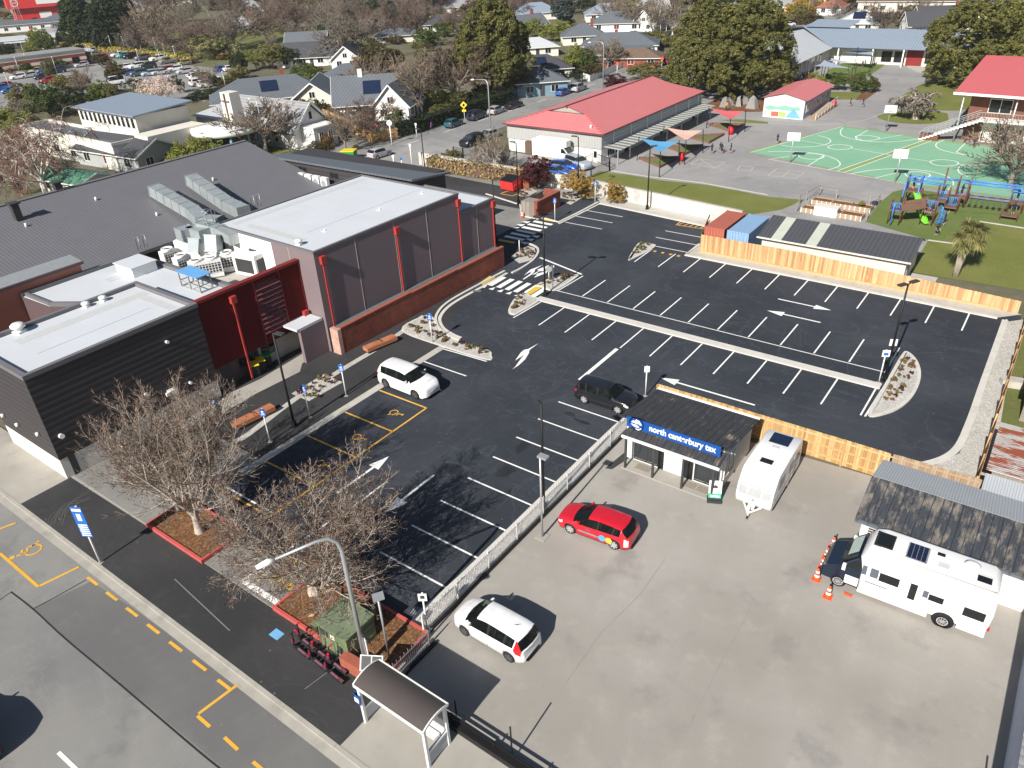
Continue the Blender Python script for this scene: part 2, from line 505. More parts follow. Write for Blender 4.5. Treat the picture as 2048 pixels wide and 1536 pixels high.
M.roof_red2 = ribs('bright_red_roof',(0.66,0.15,0.16),0.5,1,0.5,var=0.04,depth=0.3)
M.roof_blue = ribs('blue_grey_roof',(0.25,0.30,0.37),0.55,0,0.45,var=0.06,depth=0.5)
M.roof_pale = ribs('pale_grey_roof',(0.52,0.54,0.56),0.5,1,0.5,var=0.05,depth=0.3)
M.roof_slate = ribs('slate_grey_roof',(0.13,0.145,0.165),0.5,0,0.55,var=0.1,depth=0.3)
M.roof_shade = ribs('charcoal_tile_roof',(0.07,0.072,0.08),0.35,1,0.65,var=0.1,depth=0.3)
M.roof_mid = ribs('mid_grey_roof',(0.30,0.30,0.31),0.4,1,0.6,var=0.1,depth=0.3)
M.roof_brown = ribs('brown_tile_roof',(0.17,0.12,0.09),0.35,0,0.7,var=0.12,depth=0.3)
M.roof_green = ribs('green_roof',(0.10,0.24,0.16),0.4,1,0.6,var=0.1,depth=0.3)
M.roof_terra = ribs('terracotta_roof',(0.32,0.12,0.075),0.4,0,0.7,var=0.12,depth=0.3)
M.galv_roof = ribs('galvanised_roof',(0.50,0.53,0.56),0.13,0,0.45,var=0.06,depth=0.5)
M.rust_roof = ribs('rusted_roof',(0.45,0.43,0.41),0.16,1,0.7,var=0.1,depth=0.5,rust=(0.27,0.07,0.035),rust_lo=0.47)
M.cladding = ribs('grey_sheet_cladding',(0.42,0.42,0.41),0.25,0,0.6,var=0.04,depth=0.25)
M.cladding_y = ribs('grey_board_cladding',(0.36,0.39,0.42),0.5,2,0.6,var=0.05,depth=0.25)
M.cream_clad = ribs('cream_shed_cladding',(0.72,0.66,0.58),0.22,0,0.6,var=0.04,depth=0.4)
M.weather = ribs('white_weatherboard',(0.74,0.73,0.70),0.17,2,0.6,var=0.05,depth=0.4)
M.fence_new = timber('new_pine_boards',(0.41,0.225,0.10),(0.68,0.45,0.24))
M.fence_new2 = timber('new_pine_boards_yellow',(0.38,0.22,0.085),(0.63,0.43,0.21))
M.fence_old = timber('weathered_boards',(0.20,0.175,0.15),(0.33,0.29,0.25))
M.fence_mid = timber('silvered_pine_boards',(0.32,0.22,0.14),(0.44,0.33,0.23))
M.bench = timber('bench_timber',(0.36,0.13,0.065),(0.46,0.19,0.10),False)
M.deck = timber('dark_deck',(0.13,0.075,0.055),(0.2,0.115,0.085),False)
M.post_brown = mat('brown_post',(0.16,0.07,0.045),0.7,var=0.15)
M.shingle = None
M.glass = glassy('dark_glass')
M.glass_clear = glassy('tinted_glass',(0.03,0.036,0.038),0.05)
M.car_glass = glassy('car_window_glass',(0.015,0.02,0.02),0.04)
nt_ = M.car_glass.node_tree;tr_ = nt_.nodes.new('ShaderNodeBsdfTransparent');tr_.inputs[0].default_value = (.42,.5,.48,1);mx_ = nt_.nodes.new('ShaderNodeMixShader');mx_.inputs[0].default_value = .6
nt_.links.new(nt_.nodes['Principled BSDF'].outputs[0],mx_.inputs[1]);nt_.links.new(tr_.outputs[0],mx_.inputs[2]);nt_.links.new(mx_.outputs[0],nt_.nodes['Material Output'].inputs[0])
M.seat = mat('seat_cloth',(0.10,0.095,0.09),.9,var=.2)
M.solar = glassy('solar_panel',(0.012,0.02,0.05),0.12)
M.paint = carpaint()
M.rim = mat('alloy_rim',(0.55,0.55,0.56),0.35,metal=0.5,var=0.06)
M.rim_dark = mat('dark_rim',(0.1,0.1,0.105),0.4,metal=0.4,var=0.06)
M.lamp_w = mat('headlight_lens',(0.62,0.63,0.64),0.12,var=0.05,spec=0.6)
M.lamp_r = mat('taillight_lens',(0.45,0.015,0.02),0.2,var=0.08,spec=0.6)
M.plate = mat('number_plate',(0.7,0.7,0.68),0.5,var=0.02)
M.sign_blue = mat('sign_blue',(0.025,0.14,0.50),0.45,var=0.04)
M.shop_blue = mat('shop_sign_blue',(0.010,0.075,0.30),0.4,var=0.03)
M.sign_white = mat('sign_white',(0.82,0.82,0.82),0.45,var=0.02)
M.sign_red = mat('sign_red',(0.6,0.03,0.03),0.45,var=0.04)
M.sign_yellow = mat('sign_yellow',(0.85,0.62,0.03),0.45,var=0.04)
M.sign_green = mat('sign_green',(0.04,0.42,0.25),0.45,var=0.04)
M.kerb_red = mat('red_planter_timber',(0.50,0.095,0.085),0.65,var=0.15,scale=2,dirt=(0.3,0.1,0.09),dirt_amt=0.5)
M.kiosk = mat('olive_kiosk',(0.15,0.19,0.095),0.6,var=0.12,scale=1.2,dirt=(0.1,0.115,0.07),dirt_amt=0.6)
M.kiosk_roof = mat('olive_kiosk_lid',(0.155,0.19,0.12),0.65,var=0.15,scale=1.5,dirt=(0.1,0.11,0.08),dirt_amt=0.7)
M.shelter_roof = mat('bronze_shelter_roof',(0.085,0.072,0.068),0.5,var=0.05,scale=2)
M.cone = mat('cone_orange',(0.80,0.10,0.03),0.5,var=0.08)
M.skip_red = mat('skip_red',(0.66,0.04,0.04),0.5,var=0.1)
M.bin_red = mat('bin_red',(0.66,0.02,0.035),0.5,var=0.06)
M.bin_green = mat('bin_green',(0.03,0.30,0.07),0.5,var=0.06)
M.bin_yellow = mat('bin_yellow',(0.75,0.55,0.03),0.5,var=0.06)
M.cont_red = ribs('container_red',(0.44,0.13,0.09),0.28,0,0.65,var=0.12,depth=0.5,rust=(0.3,0.1,0.07),rust_lo=0.6)
M.cont_blue = ribs('container_blue',(0.25,0.40,0.60),0.28,0,0.6,var=0.06,depth=0.5)
M.sail_blue = mat('shade_cloth_blue',(0.11,0.36,0.62),0.8,var=0.04)
M.sail_pink = mat('shade_cloth_peach',(0.74,0.47,0.39),0.8,var=0.04)
M.sail_red = mat('shade_cloth_red',(0.68,0.14,0.16),0.8,var=0.04)
M.sail_grey = mat('shade_cloth_grey',(0.34,0.39,0.48),0.8,var=0.05)
M.play_blue = mat('play_blue_steel',(0.05,0.24,0.68),0.4,var=0.05,spec=0.5)
M.slide_green = mat('slide_green',(0.22,0.72,0.05),0.35,var=0.04)
M.skin = mat('skin',(0.50,0.29,0.20),0.6,var=0.06)
M.hair = mat('dark_hair',(0.035,0.022,0.015),0.6,var=0.2)
M.navy = mat('navy_cloth',(0.018,0.022,0.05),0.85,var=0.15)
M.shirt_blue = mat('patterned_shirt',(0.22,0.34,0.60),0.85,var=0.5,scale=9)
M.shorts = mat('dark_shorts',(0.02,0.02,0.024),0.85,var=0.2)
M.shoes = mat('shoes',(0.08,0.07,0.065),0.7,var=0.2)
M.orange = mat('hi_vis_orange',(0.8,0.25,0.05),0.8,var=0.1)
M.purple_coat = mat('purple_coat',(0.28,0.05,0.34),0.8,var=0.1)
# bare-wood and foliage
M.bark_grey = mat('grey_bark',(0.22,0.19,0.165),0.9,var=0.3,scale=3)
M.limb_pale = mat('pale_limb_bark',(0.42,0.36,0.30),0.9,var=0.3,scale=3)
M.twig_pale = mat('pale_twigs',(0.35,0.305,0.25),0.85,var=0.35,scale=0.8,island=0.5)
M.twig_red = mat('red_brown_twigs',(0.15,0.075,0.052),0.85,var=0.4,scale=0.8,island=0.55)
M.twig_tan = mat('tan_twigs',(0.255,0.20,0.15),0.9,var=0.3,scale=0.8,island=0.45)
M.twig_grey = mat('grey_twigs',(0.22,0.19,0.155),0.9,var=0.3,scale=0.8,island=0.4)
M.twig_mauve = mat('mauve_twigs',(0.175,0.125,0.10),0.9,var=0.3,scale=0.8,island=0.4)
M.twig_birch = mat('birch_twigs',(0.21,0.115,0.09),0.9,var=0.3,scale=0.8,island=0.45)
M.bark_brown = mat('brown_bark',(0.13,0.085,0.06),0.9,var=0.3,scale=3)
M.bark_white = mat('white_birch_bark',(0.62,0.58,0.52),0.8,var=0.2,scale=4)
M.lf_redwood = leaf('redwood_sprays',(0.05,0.065,0.018),(0.16,0.165,0.045),(0.30,0.27,0.09))
M.lf_dark = leaf('dark_conifer_needles',(0.012,0.024,0.011),(0.03,0.048,0.02),(0.055,0.075,0.03))
M.lf_green = leaf('evergreen_leaves',(0.035,0.055,0.014),(0.085,0.12,0.028),(0.16,0.195,0.055))
M.lf_lime = leaf('lime_leaves',(0.09,0.12,0.02),(0.20,0.225,0.045),(0.34,0.34,0.09))
M.lf_olive = leaf('olive_leaves',(0.07,0.072,0.024),(0.155,0.15,0.05),(0.26,0.24,0.09))
M.lf_pale = leaf('pale_lime_leaves',(0.16,0.17,0.06),(0.32,0.32,0.14),(0.48,0.47,0.24))
M.lf_brown = leaf('brown_green_leaves',(0.04,0.032,0.014),(0.09,0.07,0.028),(0.16,0.125,0.05))
M.lf_gold = leaf('golden_leaves',(0.22,0.13,0.02),(0.42,0.26,0.03),(0.6,0.42,0.06))
M.lf_rust = leaf('rusty_leaves',(0.10,0.05,0.025),(0.2,0.12,0.045),(0.32,0.22,0.08))
M.lf_orange = leaf('orange_yellow_leaves',(0.16,0.10,0.03),(0.34,0.22,0.06),(0.48,0.34,0.10))
M.lf_maroon = leaf('maroon_leaves',(0.035,0.012,0.014),(0.085,0.025,0.028),(0.15,0.05,0.05))
M.lf_blossom = leaf('pale_blossom',(0.42,0.32,0.30),(0.62,0.52,0.49),(0.78,0.70,0.67))
M.lf_cordy = leaf('cabbage_tree_blades',(0.09,0.11,0.045),(0.2,0.2,0.085),(0.36,0.31,0.13))
M.lf_spruce = leaf('blue_spruce_needles',(0.03,0.05,0.045),(0.07,0.10,0.085),(0.13,0.165,0.14))
M.lf_hedge = leaf('dark_hedge_leaves',(0.014,0.026,0.01),(0.032,0.05,0.016),(0.065,0.085,0.03))
M.lf_yellow = leaf('yellow_hedge_leaves',(0.26,0.22,0.02),(0.42,0.36,0.04),(0.55,0.48,0.08))
M.lf_ivy = leaf('autumn_ivy_leaves',(0.22,0.14,0.06),(0.42,0.29,0.11),(0.55,0.42,0.2))

def shingle_mat(name,cols,lo=0.52,blotch=False):
	"""old painted board roof: dark paint flaking to bare timber in streaks down the slope"""
	t,nt,bs = newmat(name)
	p = wpos(nt)
	s = noise(nt,scalev(nt,p,(5.5,0.9,0.9)),1.0,7,0.72)
	patch = noise(nt,p,0.55,5,0.6)
	if blotch: patch = noise(nt,scalev(nt,p,(2.6,1.3,1.3)),1.0,4,0.6)
	k = math_(nt,'ADD',math_(nt,'MULTIPLY',s,0.35 if blotch else 0.6),math_(nt,'MULTIPLY',patch,0.65 if blotch else 0.4))
	c = mixc(nt,step(nt,k,lo,lo+0.05),cols[0],cols[1])
	c = mixc(nt,step(nt,k,lo+0.06,lo+0.11),c,cols[2])
	f = noise(nt,scalev(nt,p,(14,1.5,1.5)),1.0,4,0.7)
	c = mixc(nt,1.0,c,ramp(nt,f,[(0.3,(0.65,)*3),(0.7,(1.35,)*3)]),'MULTIPLY')
	x = comp(nt,p,0)
	gr = math_(nt,'LESS_THAN',math_(nt,'FRACT',math_(nt,'MULTIPLY',x,1/0.42)),0.1)
	c = mixc(nt,math_(nt,'MULTIPLY',gr,0.75),c,(0.012,0.012,0.014))
	nt.links.new(c,bs.inputs['Base Color'])
	bs.inputs['Roughness'].default_value = 0.8;bs.inputs['Specular IOR Level'].default_value = 0.25
	bump(nt,bs,f,0.4,0.02)
	return t
M.shingle = shingle_mat('flaking_black_boards',[(0.045,0.048,0.055),(0.075,0.072,0.07),(0.30,0.25,0.185)],0.535)
M.shingle2 = shingle_mat('weathered_shingles',[(0.038,0.043,0.054),(0.088,0.083,0.08),(0.16,0.142,0.125)],0.485,True)
# ground, roads, paths
def sheet(name,poly,z,mt):
	return struct(name,MB().sheet(poly,z),mt)
def rect(x0,y0,x1,y1): return [(x0,y0),(x1,y0),(x1,y1),(x0,y1)]
def gp(*a,z=0.0): return [g(p[0],p[1],z) for p in a]
def tile(x0,y0,s,*a): return [g(x0+p[0]/s,y0+p[1]/s) for p in a]
def smooth(pts,n=6,closed=True):
	"""Catmull-Rom through plan points"""
	out = [];k = len(pts)
	for i in range(k if closed else k-1):
		p0,p1,p2,p3 = (pts[(i-1) % k],pts[i],pts[(i+1) % k],pts[(i+2) % k]) if closed else \
			(pts[max(i-1,0)],pts[i],pts[i+1],pts[min(i+2,k-1)])
		for j in range(n):
			t = j/n
			out.append(tuple(0.5*((2*p1[q]) + (-p0[q]+p2[q])*t + (2*p0[q]-5*p1[q]+4*p2[q]-p3[q])*t*t + (-p0[q]+3*p1[q]-3*p2[q]+p3[q])*t**3) for q in (0,1)))
	if not closed: out.append(tuple(pts[-1]))
	return out
def inset(poly,d):
	n = len(poly)
	ar = sum(poly[i][0]*poly[(i+1)%n][1]-poly[(i+1)%n][0]*poly[i][1] for i in range(n))
	sg = 1 if ar > 0 else -1
	o = []
	for i in range(n):
		a,b,c = Vector(poly[i-1]),Vector(poly[i]),Vector(poly[(i+1)%n])
		d1,d2 = (b-a).normalized(),(c-b).normalized()
		n1,n2 = Vector((-d1.y,d1.x))*sg,Vector((-d2.y,d2.x))*sg
		m_ = (n1+n2)
		if m_.length < 1e-5: m_ = n1
		m_.normalize()
		k = d/max(0.35,m_.dot(n1))
		o.append((b.x+m_.x*k,b.y+m_.y*k))
	return o
def ribbon(mb,pts,wd,z0,z1,mi=0,closed=False):
	"""strip of width wd along plan points, from z0 up to z1"""
	n = len(pts);L,Rr = [],[]
	for i in range(n):
		a = Vector(pts[i-1]) if (i or closed) else Vector(pts[0]);c = Vector(pts[(i+1)%n]) if (i < n-1 or closed) else Vector(pts[-1])
		d = (c-a).normalized();nn = Vector((-d.y,d.x))*wd/2
		b = Vector(pts[i]);L.append(b+nn);Rr.append(b-nn)
	rng = range(n if closed else n-1)
	for i in rng:
		j = (i+1) % n
		vs = [(L[i].x,L[i].y,z1),(L[j].x,L[j].y,z1),(Rr[j].x,Rr[j].y,z1),(Rr[i].x,Rr[i].y,z1),
			  (L[i].x,L[i].y,z0),(L[j].x,L[j].y,z0),(Rr[j].x,Rr[j].y,z0),(Rr[i].x,Rr[i].y,z0)]
		mb.add(vs,[(0,3,2,1),(0,1,5,4),(2,3,7,6)],mi)
	if not closed:
		for i,e in ((0,1),(n-1,-1)):
			mb.quad((L[i].x,L[i].y,z0),(Rr[i].x,Rr[i].y,z0),(Rr[i].x,Rr[i].y,z1),(L[i].x,L[i].y,z1),mi)

sheet('ground',rect(-2500,-400,1500,3000),0.0,M.ground)
# front street
sheet('road',rect(-500,-60,200,9.55),0.004,M.road)
sheet('road_patch',gp((66,1218),(182,1163),(260,1213),(512,1392),(720,1545),(560,1640),(440,1532),(300,1415),(160,1300)),0.008,M.road_dark)
mb = MB()
ribbon(mb,smooth(gp((22,1184),(66,1218),(130,1277),(220,1352),(300,1420),(400,1505),(450,1545)),4,False),0.075,0.004,0.012)
ribbon(mb,gp((66,1218),(110,1195),(172,1160)),0.06,0.004,0.012)
ribbon(mb,smooth(gp((0,1200),(24,1183)),2,False),0.05,0.004,0.012)
struct('road_seal_joint',mb,M.joint)
sheet('gutter_channel',rect(-500,9.55,200,9.98),0.010,M.kerb)
mb = MB();x = -120.0
random.seed(3)
while x < 60:
	l = 3.2
	mb.box(x,9.97,0,x+l-0.012,10.17,0.075 + random.uniform(-.004,.004));x += l
struct('street_kerb',mb,M.kerb)
sheet('footpath',rect(-300,10.1,100,13.4),0.06,M.conc_path)
sheet('footpath_asphalt',[(-45.0,10.15),(-17.45,10.15),(-17.45,13.35),(-31,13.35),(-45.0,13.2)],0.066,M.asphalt_path)
mb = MB()
for a,b in (((344,1152),(455,1262)),):
	ribbon(mb,gp((350,1160),(460,1263)),0.05,0.066,0.0705)
ribbon(mb,gp((610,1380),(720,1298)),0.03,0.066,0.0705)
struct('footpath_joint',mb,M.old_seal)
sheet('forecourt',rect(-45.2,13.15,-18.4,16.3),0.052,M.old_seal)
sheet('side_path',[(-45.2,13.0),(-36.4,13.0),(-36.4,21.0),(-40,22.5),(-46,27),(-46,13)],0.056,M.old_seal)
# car park seal
sheet('car_park',[(-36.45,16.2),(-18.5,16.2),(-18.5,39.9),(-4.6,39.9),(0.8,43.0),(0.3,66.6),(-27.5,66.6),(-27.5,69.5),(-26.5,77),(-47.5,77),(-47.5,56),(-42.4,54),(-42.4,38),(-36.45,38)],0.060,M.asphalt_new)
sheet('car_park_lane',rect(-84,56.5,-47.4,77.2),0.020,M.old_seal)
sheet('car_park_lane_asphalt',[(-70,69.6),(-49.5,69.6),(-49.5,75.5),(-70,76.5)],0.026,M.asphalt_path)
sheet('building_path',[(-46.2,21),(-36.5,21),(-36.5,38.7),(-38,41),(-40.3,46.5),(-41.9,51),(-42.1,57.5),(-43.2,57.3),(-47,57.3),(-47,54.6),(-42.2,54.6),(-42.2,33.3),(-46.2,33.3)],0.066,M.asphalt_path)
sheet('service_path',gp((455,790),(520,760),(612,705),(640,690),(650,700),(605,728),(600,745),(510,790),(430,838),(340,885),(330,868)),0.070,M.conc_path)
# bands and kerbs of the car park
mb = MB()
ribbon(mb,smooth(gp((470,885),(500,868),(590,800),(690,737),(768,690),(848,633)),3,False),0.5,0.06,0.074)
struct('concrete_band',mb,M.concrete)
mb = MB()
ribbon(mb,[(-36.12,19.4),(-36.12,38.7)],0.62,0.05,0.078)
struct('concrete_edging',mb,M.concrete)
mb = MB()
ribbon(mb,smooth(tile(512,384,4,(1990,640),(1810,735),(1600,850),(1500,920),(1450,985),(1440,1040),(1475,1110),(1560,1165),(1632,1192)),5,False),0.22,0.03,0.17)
ribbon(mb,smooth(tile(512,384,4,(2010,652),(1830,752),(1622,866),(1525,935),(1478,995),(1470,1040),(1500,1095),(1575,1145),(1640,1172)),5,False),0.3,0.03,0.075)
ribbon(mb,smooth(tile(1024,384,4,(0,655),(70,620),(160,560),(205,500),(205,460),(170,435),(125,418)),5,False),0.22,0.03,0.17)
ribbon(mb,tile(1024,384,4,(240,212),(375,248),(540,168),(690,88)),0.25,0.03,0.17)
ribbon(mb,tile(1024,384,4,(375,258),(548,175),(705,95)),0.22,0.03,0.074)
ribbon(mb,[(-43.4,75.55),(-30,74.2),(-26.8,73.6)],0.3,0.03,0.16)
ribbon(mb,smooth([(-27.9,68.9),(-27.9,65.55),(-15,65.5),(-1.2,65.25)],1,False),0.3,0.03,0.16)
ribbon(mb,smooth([(-0.65,65.1),(-0.62,54),(-0.6,48),(-0.8,44.6),(-1.7,42.6),(-3.2,41.2),(-4.9,40.6)],5,False),0.42,0.03,0.14)
ribbon(mb,tile(940,280,6.4,(205,695),(640,835),(660,975),(880,1025)),0.18,0.02,0.12)
struct('car_park_kerb',mb,M.conc_new)
sheet('wall_margin',[(-43.3,75.7),(-30,74.35),(-26.9,73.7),(-26.4,76.2),(-46,78.4)],0.10,M.concrete)
sheet('fence_margin',[(-27.8,69),(-27.8,65.65),(-15,65.6),(-1.2,65.35),(0.3,66.9),(-27,67.2),(-27.2,69)],0.10,M.concrete)
sheet('side_margin',[(-0.45,65),(-0.4,54),(-0.38,48),(-0.55,44.4),(-1.5,42.4),(-3.1,41.0),(-4.6,40.3),(1.5,40.3),(0.75,54),(0.5,66)],0.085,M.gravel)
sheet('yard_edge_gravel',[(-19.25,16.6),(-18.95,16.2),(-18.25,16.2),(-18.25,36.8),(-19.0,37.4),(-19.2,36.2),(-19.15,28)],0.082,M.gravel)
mb = MB();ribbon(mb,smooth([(-19.0,16.3),(-19.35,17.0),(-19.2,20),(-19.2,28),(-19.2,36),(-19.0,37.3)],3,False),0.3,0.03,0.11)
struct('yard_kerb',mb,M.conc_new)
# raised islands
def island(name,poly,mt_in,kerb=0.22,h=0.16,n=5):
	sm_ = smooth(poly,n)
	struct(name+'_kerb',MB().prism(sm_,0.0,h),M.conc_new)
	struct(name,MB().sheet(inset(sm_,kerb),h+0.006),mt_in)
island('planting_island',tile(512,384,4,(1165,1112),(1345,998),(1425,1018),(1442,1085),(1490,1140),(1600,1195),(1850,1272),(1884,1312),(1848,1350),(1480,1240)),M.gravel,0.16,0.12)
island('planting_island',tile(1024,384,4,(20,865),(105,825),(170,850),(225,875),(60,975),(5,990),(-30,960)),M.gravel)
island('planting_island',tile(1024,384,4,(195,755),(300,705),(500,672),(520,690),(345,795),(230,765)),M.gravel)
island('planting_island',tile(1024,384,4,(935,535),(1005,425),(1050,420),(1150,442),(960,545)),M.gravel)
island('planting_island',gp((1735,832),(1768,772),(1800,716),(1813,706),(1832,722),(1841,748),(1835,778),(1815,807),(1780,828)),M.gravel)
sheet('planting_bed',tile(1024,384,4,(-10,530),(60,470),(130,440),(180,455),(190,500),(150,555),(60,580)),0.11,M.gravel)
sheet('planting_bed',tile(940,280,6.4,(600,720),(780,625),(870,665),(720,745)),0.10,M.gravel)
sheet('planting_bed',tile(940,280,6.4,(1160,720),(1210,690),(1430,750),(1290,840),(1165,790)),0.10,M.gravel)
sheet('planting_bed',gp((583,789),(648,750),(686,766),(618,804)),0.075,M.gravel)
mb = MB();mb.box(-34.7,49.5,0.03,-6.25,50.22,0.17)
struct('median_kerb',mb,M.conc_new)
# paving seams, scuffs and stains in the new seal
sb = MB();zs_ = 0.0625
def strip(mb,pts,wd,z=zs_): ribbon(mb,pts,wd,z-.001,z)
for x in (-30.6,-26.9,-20.9): strip(sb,[(x,16.5),(x+.2,49.0)],.035)
for y in (44.9,59.0,57.0): strip(sb,[(-36,y),(-1,y-.3)],.04)
strip(sb,[(-44,66.5),(-28,65.2)],.04);strip(sb,[(-38,56),(-42,76)],.04)
rs_ = random.Random(4)
for i in range(26):
	cx,cy,r_,a0 = rs_.uniform(-5.5,-1.5) if i < 10 else rs_.uniform(-33,-24),rs_.uniform(46,54) if i < 10 else rs_.uniform(36,46),rs_.uniform(2.5,6.5),rs_.uniform(0,6.28)
	pts = [(cx+r_*cos(a0+t*.12),cy+r_*sin(a0+t*.12)) for t in range(9)]
	if all(-35 < p[0] < -1 and 35 < p[1] < 64 for p in pts): strip(sb,pts,rs_.uniform(.025,.07),.0628)
struct('seal_scuffs',sb,M.seam)
sb = MB()
for i in range(22):
	px,py = rs_.uniform(300,430),rs_.uniform(1180,1290);py = max(py,1150+(px-230)*.72+12);dx,dy = rs_.uniform(45,95),-rs_.uniform(28,66)
	if min(g(px,py)[1],g(px+dx*.5,py+dy*.62)[1]) < 10.4: continue
	ribbon(sb,smooth([g(px,py),g(px+dx*.5,py+dy*.62),g(px+dx,py+dy)],5,False),rs_.uniform(.012,.03),.066,.0685)
for i in range(9):
	px,py = rs_.uniform(88,130),rs_.uniform(1040,1062)
	ribbon(sb,smooth([g(px,py),g(px+rs_.uniform(8,20),py-30),g(px+50+i*2,py-62+i*3)],5,False),rs_.uniform(.012,.025),.066,.0685)
struct('tyre_scratches',sb,mat('pale_scratch',(0.14,0.135,0.125),.9,var=.3))
sb = MB()
for (px,py,w_,h_) in ((1140,830,.5,.25),(1165,845,.7,.2),(1045,895,.4,.9),(1010,945,.6,.9),(905,940,1.0,.5)):
	cx,cy = g(px,py);sb.sheet([(cx+w_*cos(k*pi/7)*rs_.uniform(.6,1.1),cy+h_*sin(k*pi/7)*rs_.uniform(.6,1.1)) for k in range(14)],.0632)
struct('oil_stains',sb,M.oil)
# painted markings
W = MB();Y = MB();ZL = 0.0665
def line(mb,a,b,wd=0.11,z=ZL):
	a,b = Vector(a),Vector(b);d = (b-a).normalized();n = Vector((-d.y,d.x))*wd/2
	mb.add([(a+n).to_tuple()+(z,),(a-n).to_tuple()+(z,),(b-n).to_tuple()+(z,),(b+n).to_tuple()+(z,)],[(0,1,2,3)])
def arrow(mb,tail,tip,wd=0.16,head=1.35,hw=0.42,z=ZL):
	a,b = Vector(tail),Vector(tip);d = (b-a).normalized();n = Vector((-d.y,d.x));c = b-d*head
	line(mb,a,c,wd,z)
	mb.add([(b.x,b.y,z),((c+n*hw).x,(c+n*hw).y,z),((c-n*hw).x,(c-n*hw).y,z)],[(0,1,2)])
for i in range(11): line(W,(-31.72+i*2.525,45.6),(-31.72+i*2.525,49.45))
line(W,(-34.35,45.63),(-34.1,49.4))
line(W,(-34.35,52.15),(-6.3,52.1),0.09)
for i in range(11): line(W,(-31.6+i*2.513,52.3),(-31.6+i*2.513,56.4))
line(W,(-34.1,52.2),(-33.9,56.2));line(W,(-6.2,45.6),(-6.1,49.6))
for i in range(13): line(W,(-31.45+i*2.573+ (0 if i else 0.05),61.62),(-31.45+i*2.573,65.4))
for y in (72.7,70.4,68.1): line(W,(-43.4,y),(-38.75,y))
for y in (70.88,68.65,66.35): line(W,(-32.65,y),(-27.95,y))
line(W,(-24.28,39.85),(-24.28,45.36),0.3)
line(W,(-39.99,58.0),(-34.2,56.45),0.22)
for i in range(8): line(W,(-24.0,36.6-i*2.495),(-18.95,36.6-i*2.495))
line(W,(-24.0,39.1),(-22.5,39.1))
line(W,(-35.8,33.45),(-31.9,33.45));line(W,(-35.8,35.97),(-31.66,35.97));line(W,(-35.9,38.3),(-31.7,38.5))
line(W,(-35.8,18.0),(-31.4,18.0));line(W,(-35.8,15.6),(-31.4,15.6))
arrow(W,(-29.62,21.28),(-29.56,25.61));arrow(W,(-25.9,25.71),(-25.96,21.6))
line(W,(-27.93,20.39),(-27.89,23.71),0.13);line(W,(-28.4,14.3),(-28.26,16.9),0.13);line(W,(-28.2,17.6),(-28.1,19.6),0.13)
arrow(W,(-16.94,60.26),(-12.52,60.25));arrow(W,(-12.6,57.6),(-16.94,57.6))
arrow(W,(-12.6,43.2),(-19.59,43.17));line(W,(-28.45,13.72),(-22.9,13.75),0.32);line(W,(-28.45,13.72),(-28.3,15.2),0.25)
# turning arrows
W.sheet(tile(1024,384,4,(0,1425),(25,1405),(75,1335),(98,1308),(78,1320),(25,1355),(70,1290),(98,1268),(130,1262),(210,1217),(140,1270),(135,1295),(105,1345),(50,1395)),ZL)
for q in (((225,410),(325,320),(385,298),(522,244),(398,318),(390,352),(350,395),(215,480),(205,470),(320,390),(335,350)),((430,322),(545,278),(625,248),(560,310),(525,345),(470,345),(395,395),(345,405),(460,340)),((385,440),(435,403),(405,396),(520,360),(560,352),(672,287),(570,378),(395,445))):
	W.sheet(tile(1020,500,7.93,*q),ZL+(.002 if q[0][0] > 300 else 0)+(.002 if q[0][0] < 390 else 0))
# zebra crossings with shark teeth
for i in range(6):
	y = 61.25+i*1.085
	W.sheet(rect(-46.68,y-0.27,-44.22,y+0.27),ZL+0.008)
for i in range(3):
	W.sheet([(-43.3,60.2+i*1.085),(-43.4,61.0+i*1.085),(-44.35,60.6+i*1.085)],ZL+0.008)
	W.sheet([(-47.8,63.75+i*1.085),(-46.9,64.3+i*1.085),(-46.9,63.5+i*1.085)],ZL+0.008)
for i in range(6):
	x = -40.4+i*0.96
	if x > -36.2: pass
	W.sheet(rect(x-0.02,50.0,x+0.5,52.25),ZL+0.008)
	W.sheet([(x-0.35,49.3),(x+0.15,49.3),(x-0.02,49.95)],ZL+0.008)
line(W,g(117,1505),g(170,1556),0.16,.0165)
struct('road_markings',W,M.line)
for y in (20.99,24.36,27.7,31.07): line(Y,(-35.75,y),(-31.28,y+0.04),0.13)
line(Y,(-31.28,17.7),(-31.28,31.1),0.13)
line(Y,(-36,17.7),(-31.28,17.7),0.13)
def wheelchair(mb,cx,cy,s,rz,z=ZL):
	c,q = cos(rz)*s,sin(rz)*s
	def T(x,y): return (cx+x*c-y*q,cy+x*q+y*c)
	pts = [T(0.33*cos(a),0.33*sin(a)-0.22) for a in [radians(t) for t in range(125,385,13)]]
	for a,b in zip(pts,pts[1:]): line(mb,a,b,0.09*s,z)
	for a,b in (((-0.12,0.42),(-0.06,0.02)),((-0.06,0.02),(0.26,0.02)),((0.26,0.02),(0.42,-0.40)),((0.42,-0.40),(0.55,-0.36)),((-0.09,0.22),(0.2,0.22))):
		line(mb,T(*a),T(*b),0.1*s,z)
	mb.sheet([T(-0.14+0.12*cos(k*pi/5),0.58+0.12*sin(k*pi/5)) for k in range(10)],z)
for (px,py) in ((792,828),(718,877),(644,930)): wheelchair(Y,*g(px,py),0.85,radians(-92))
Z0 = 0.0165
for a,b in (((0,1107),(77,1174)),((80,1172),(158,1134)),((0,1058),(32,1046))): line(Y,g(*a),g(*b),0.16,Z0)
wheelchair(Y,*g(55,1103),1.25,radians(150),Z0)
for i in range(7): line(Y,(-35.67+i*1.875,9.3),(-34.67+i*1.875,9.31),0.15,Z0)
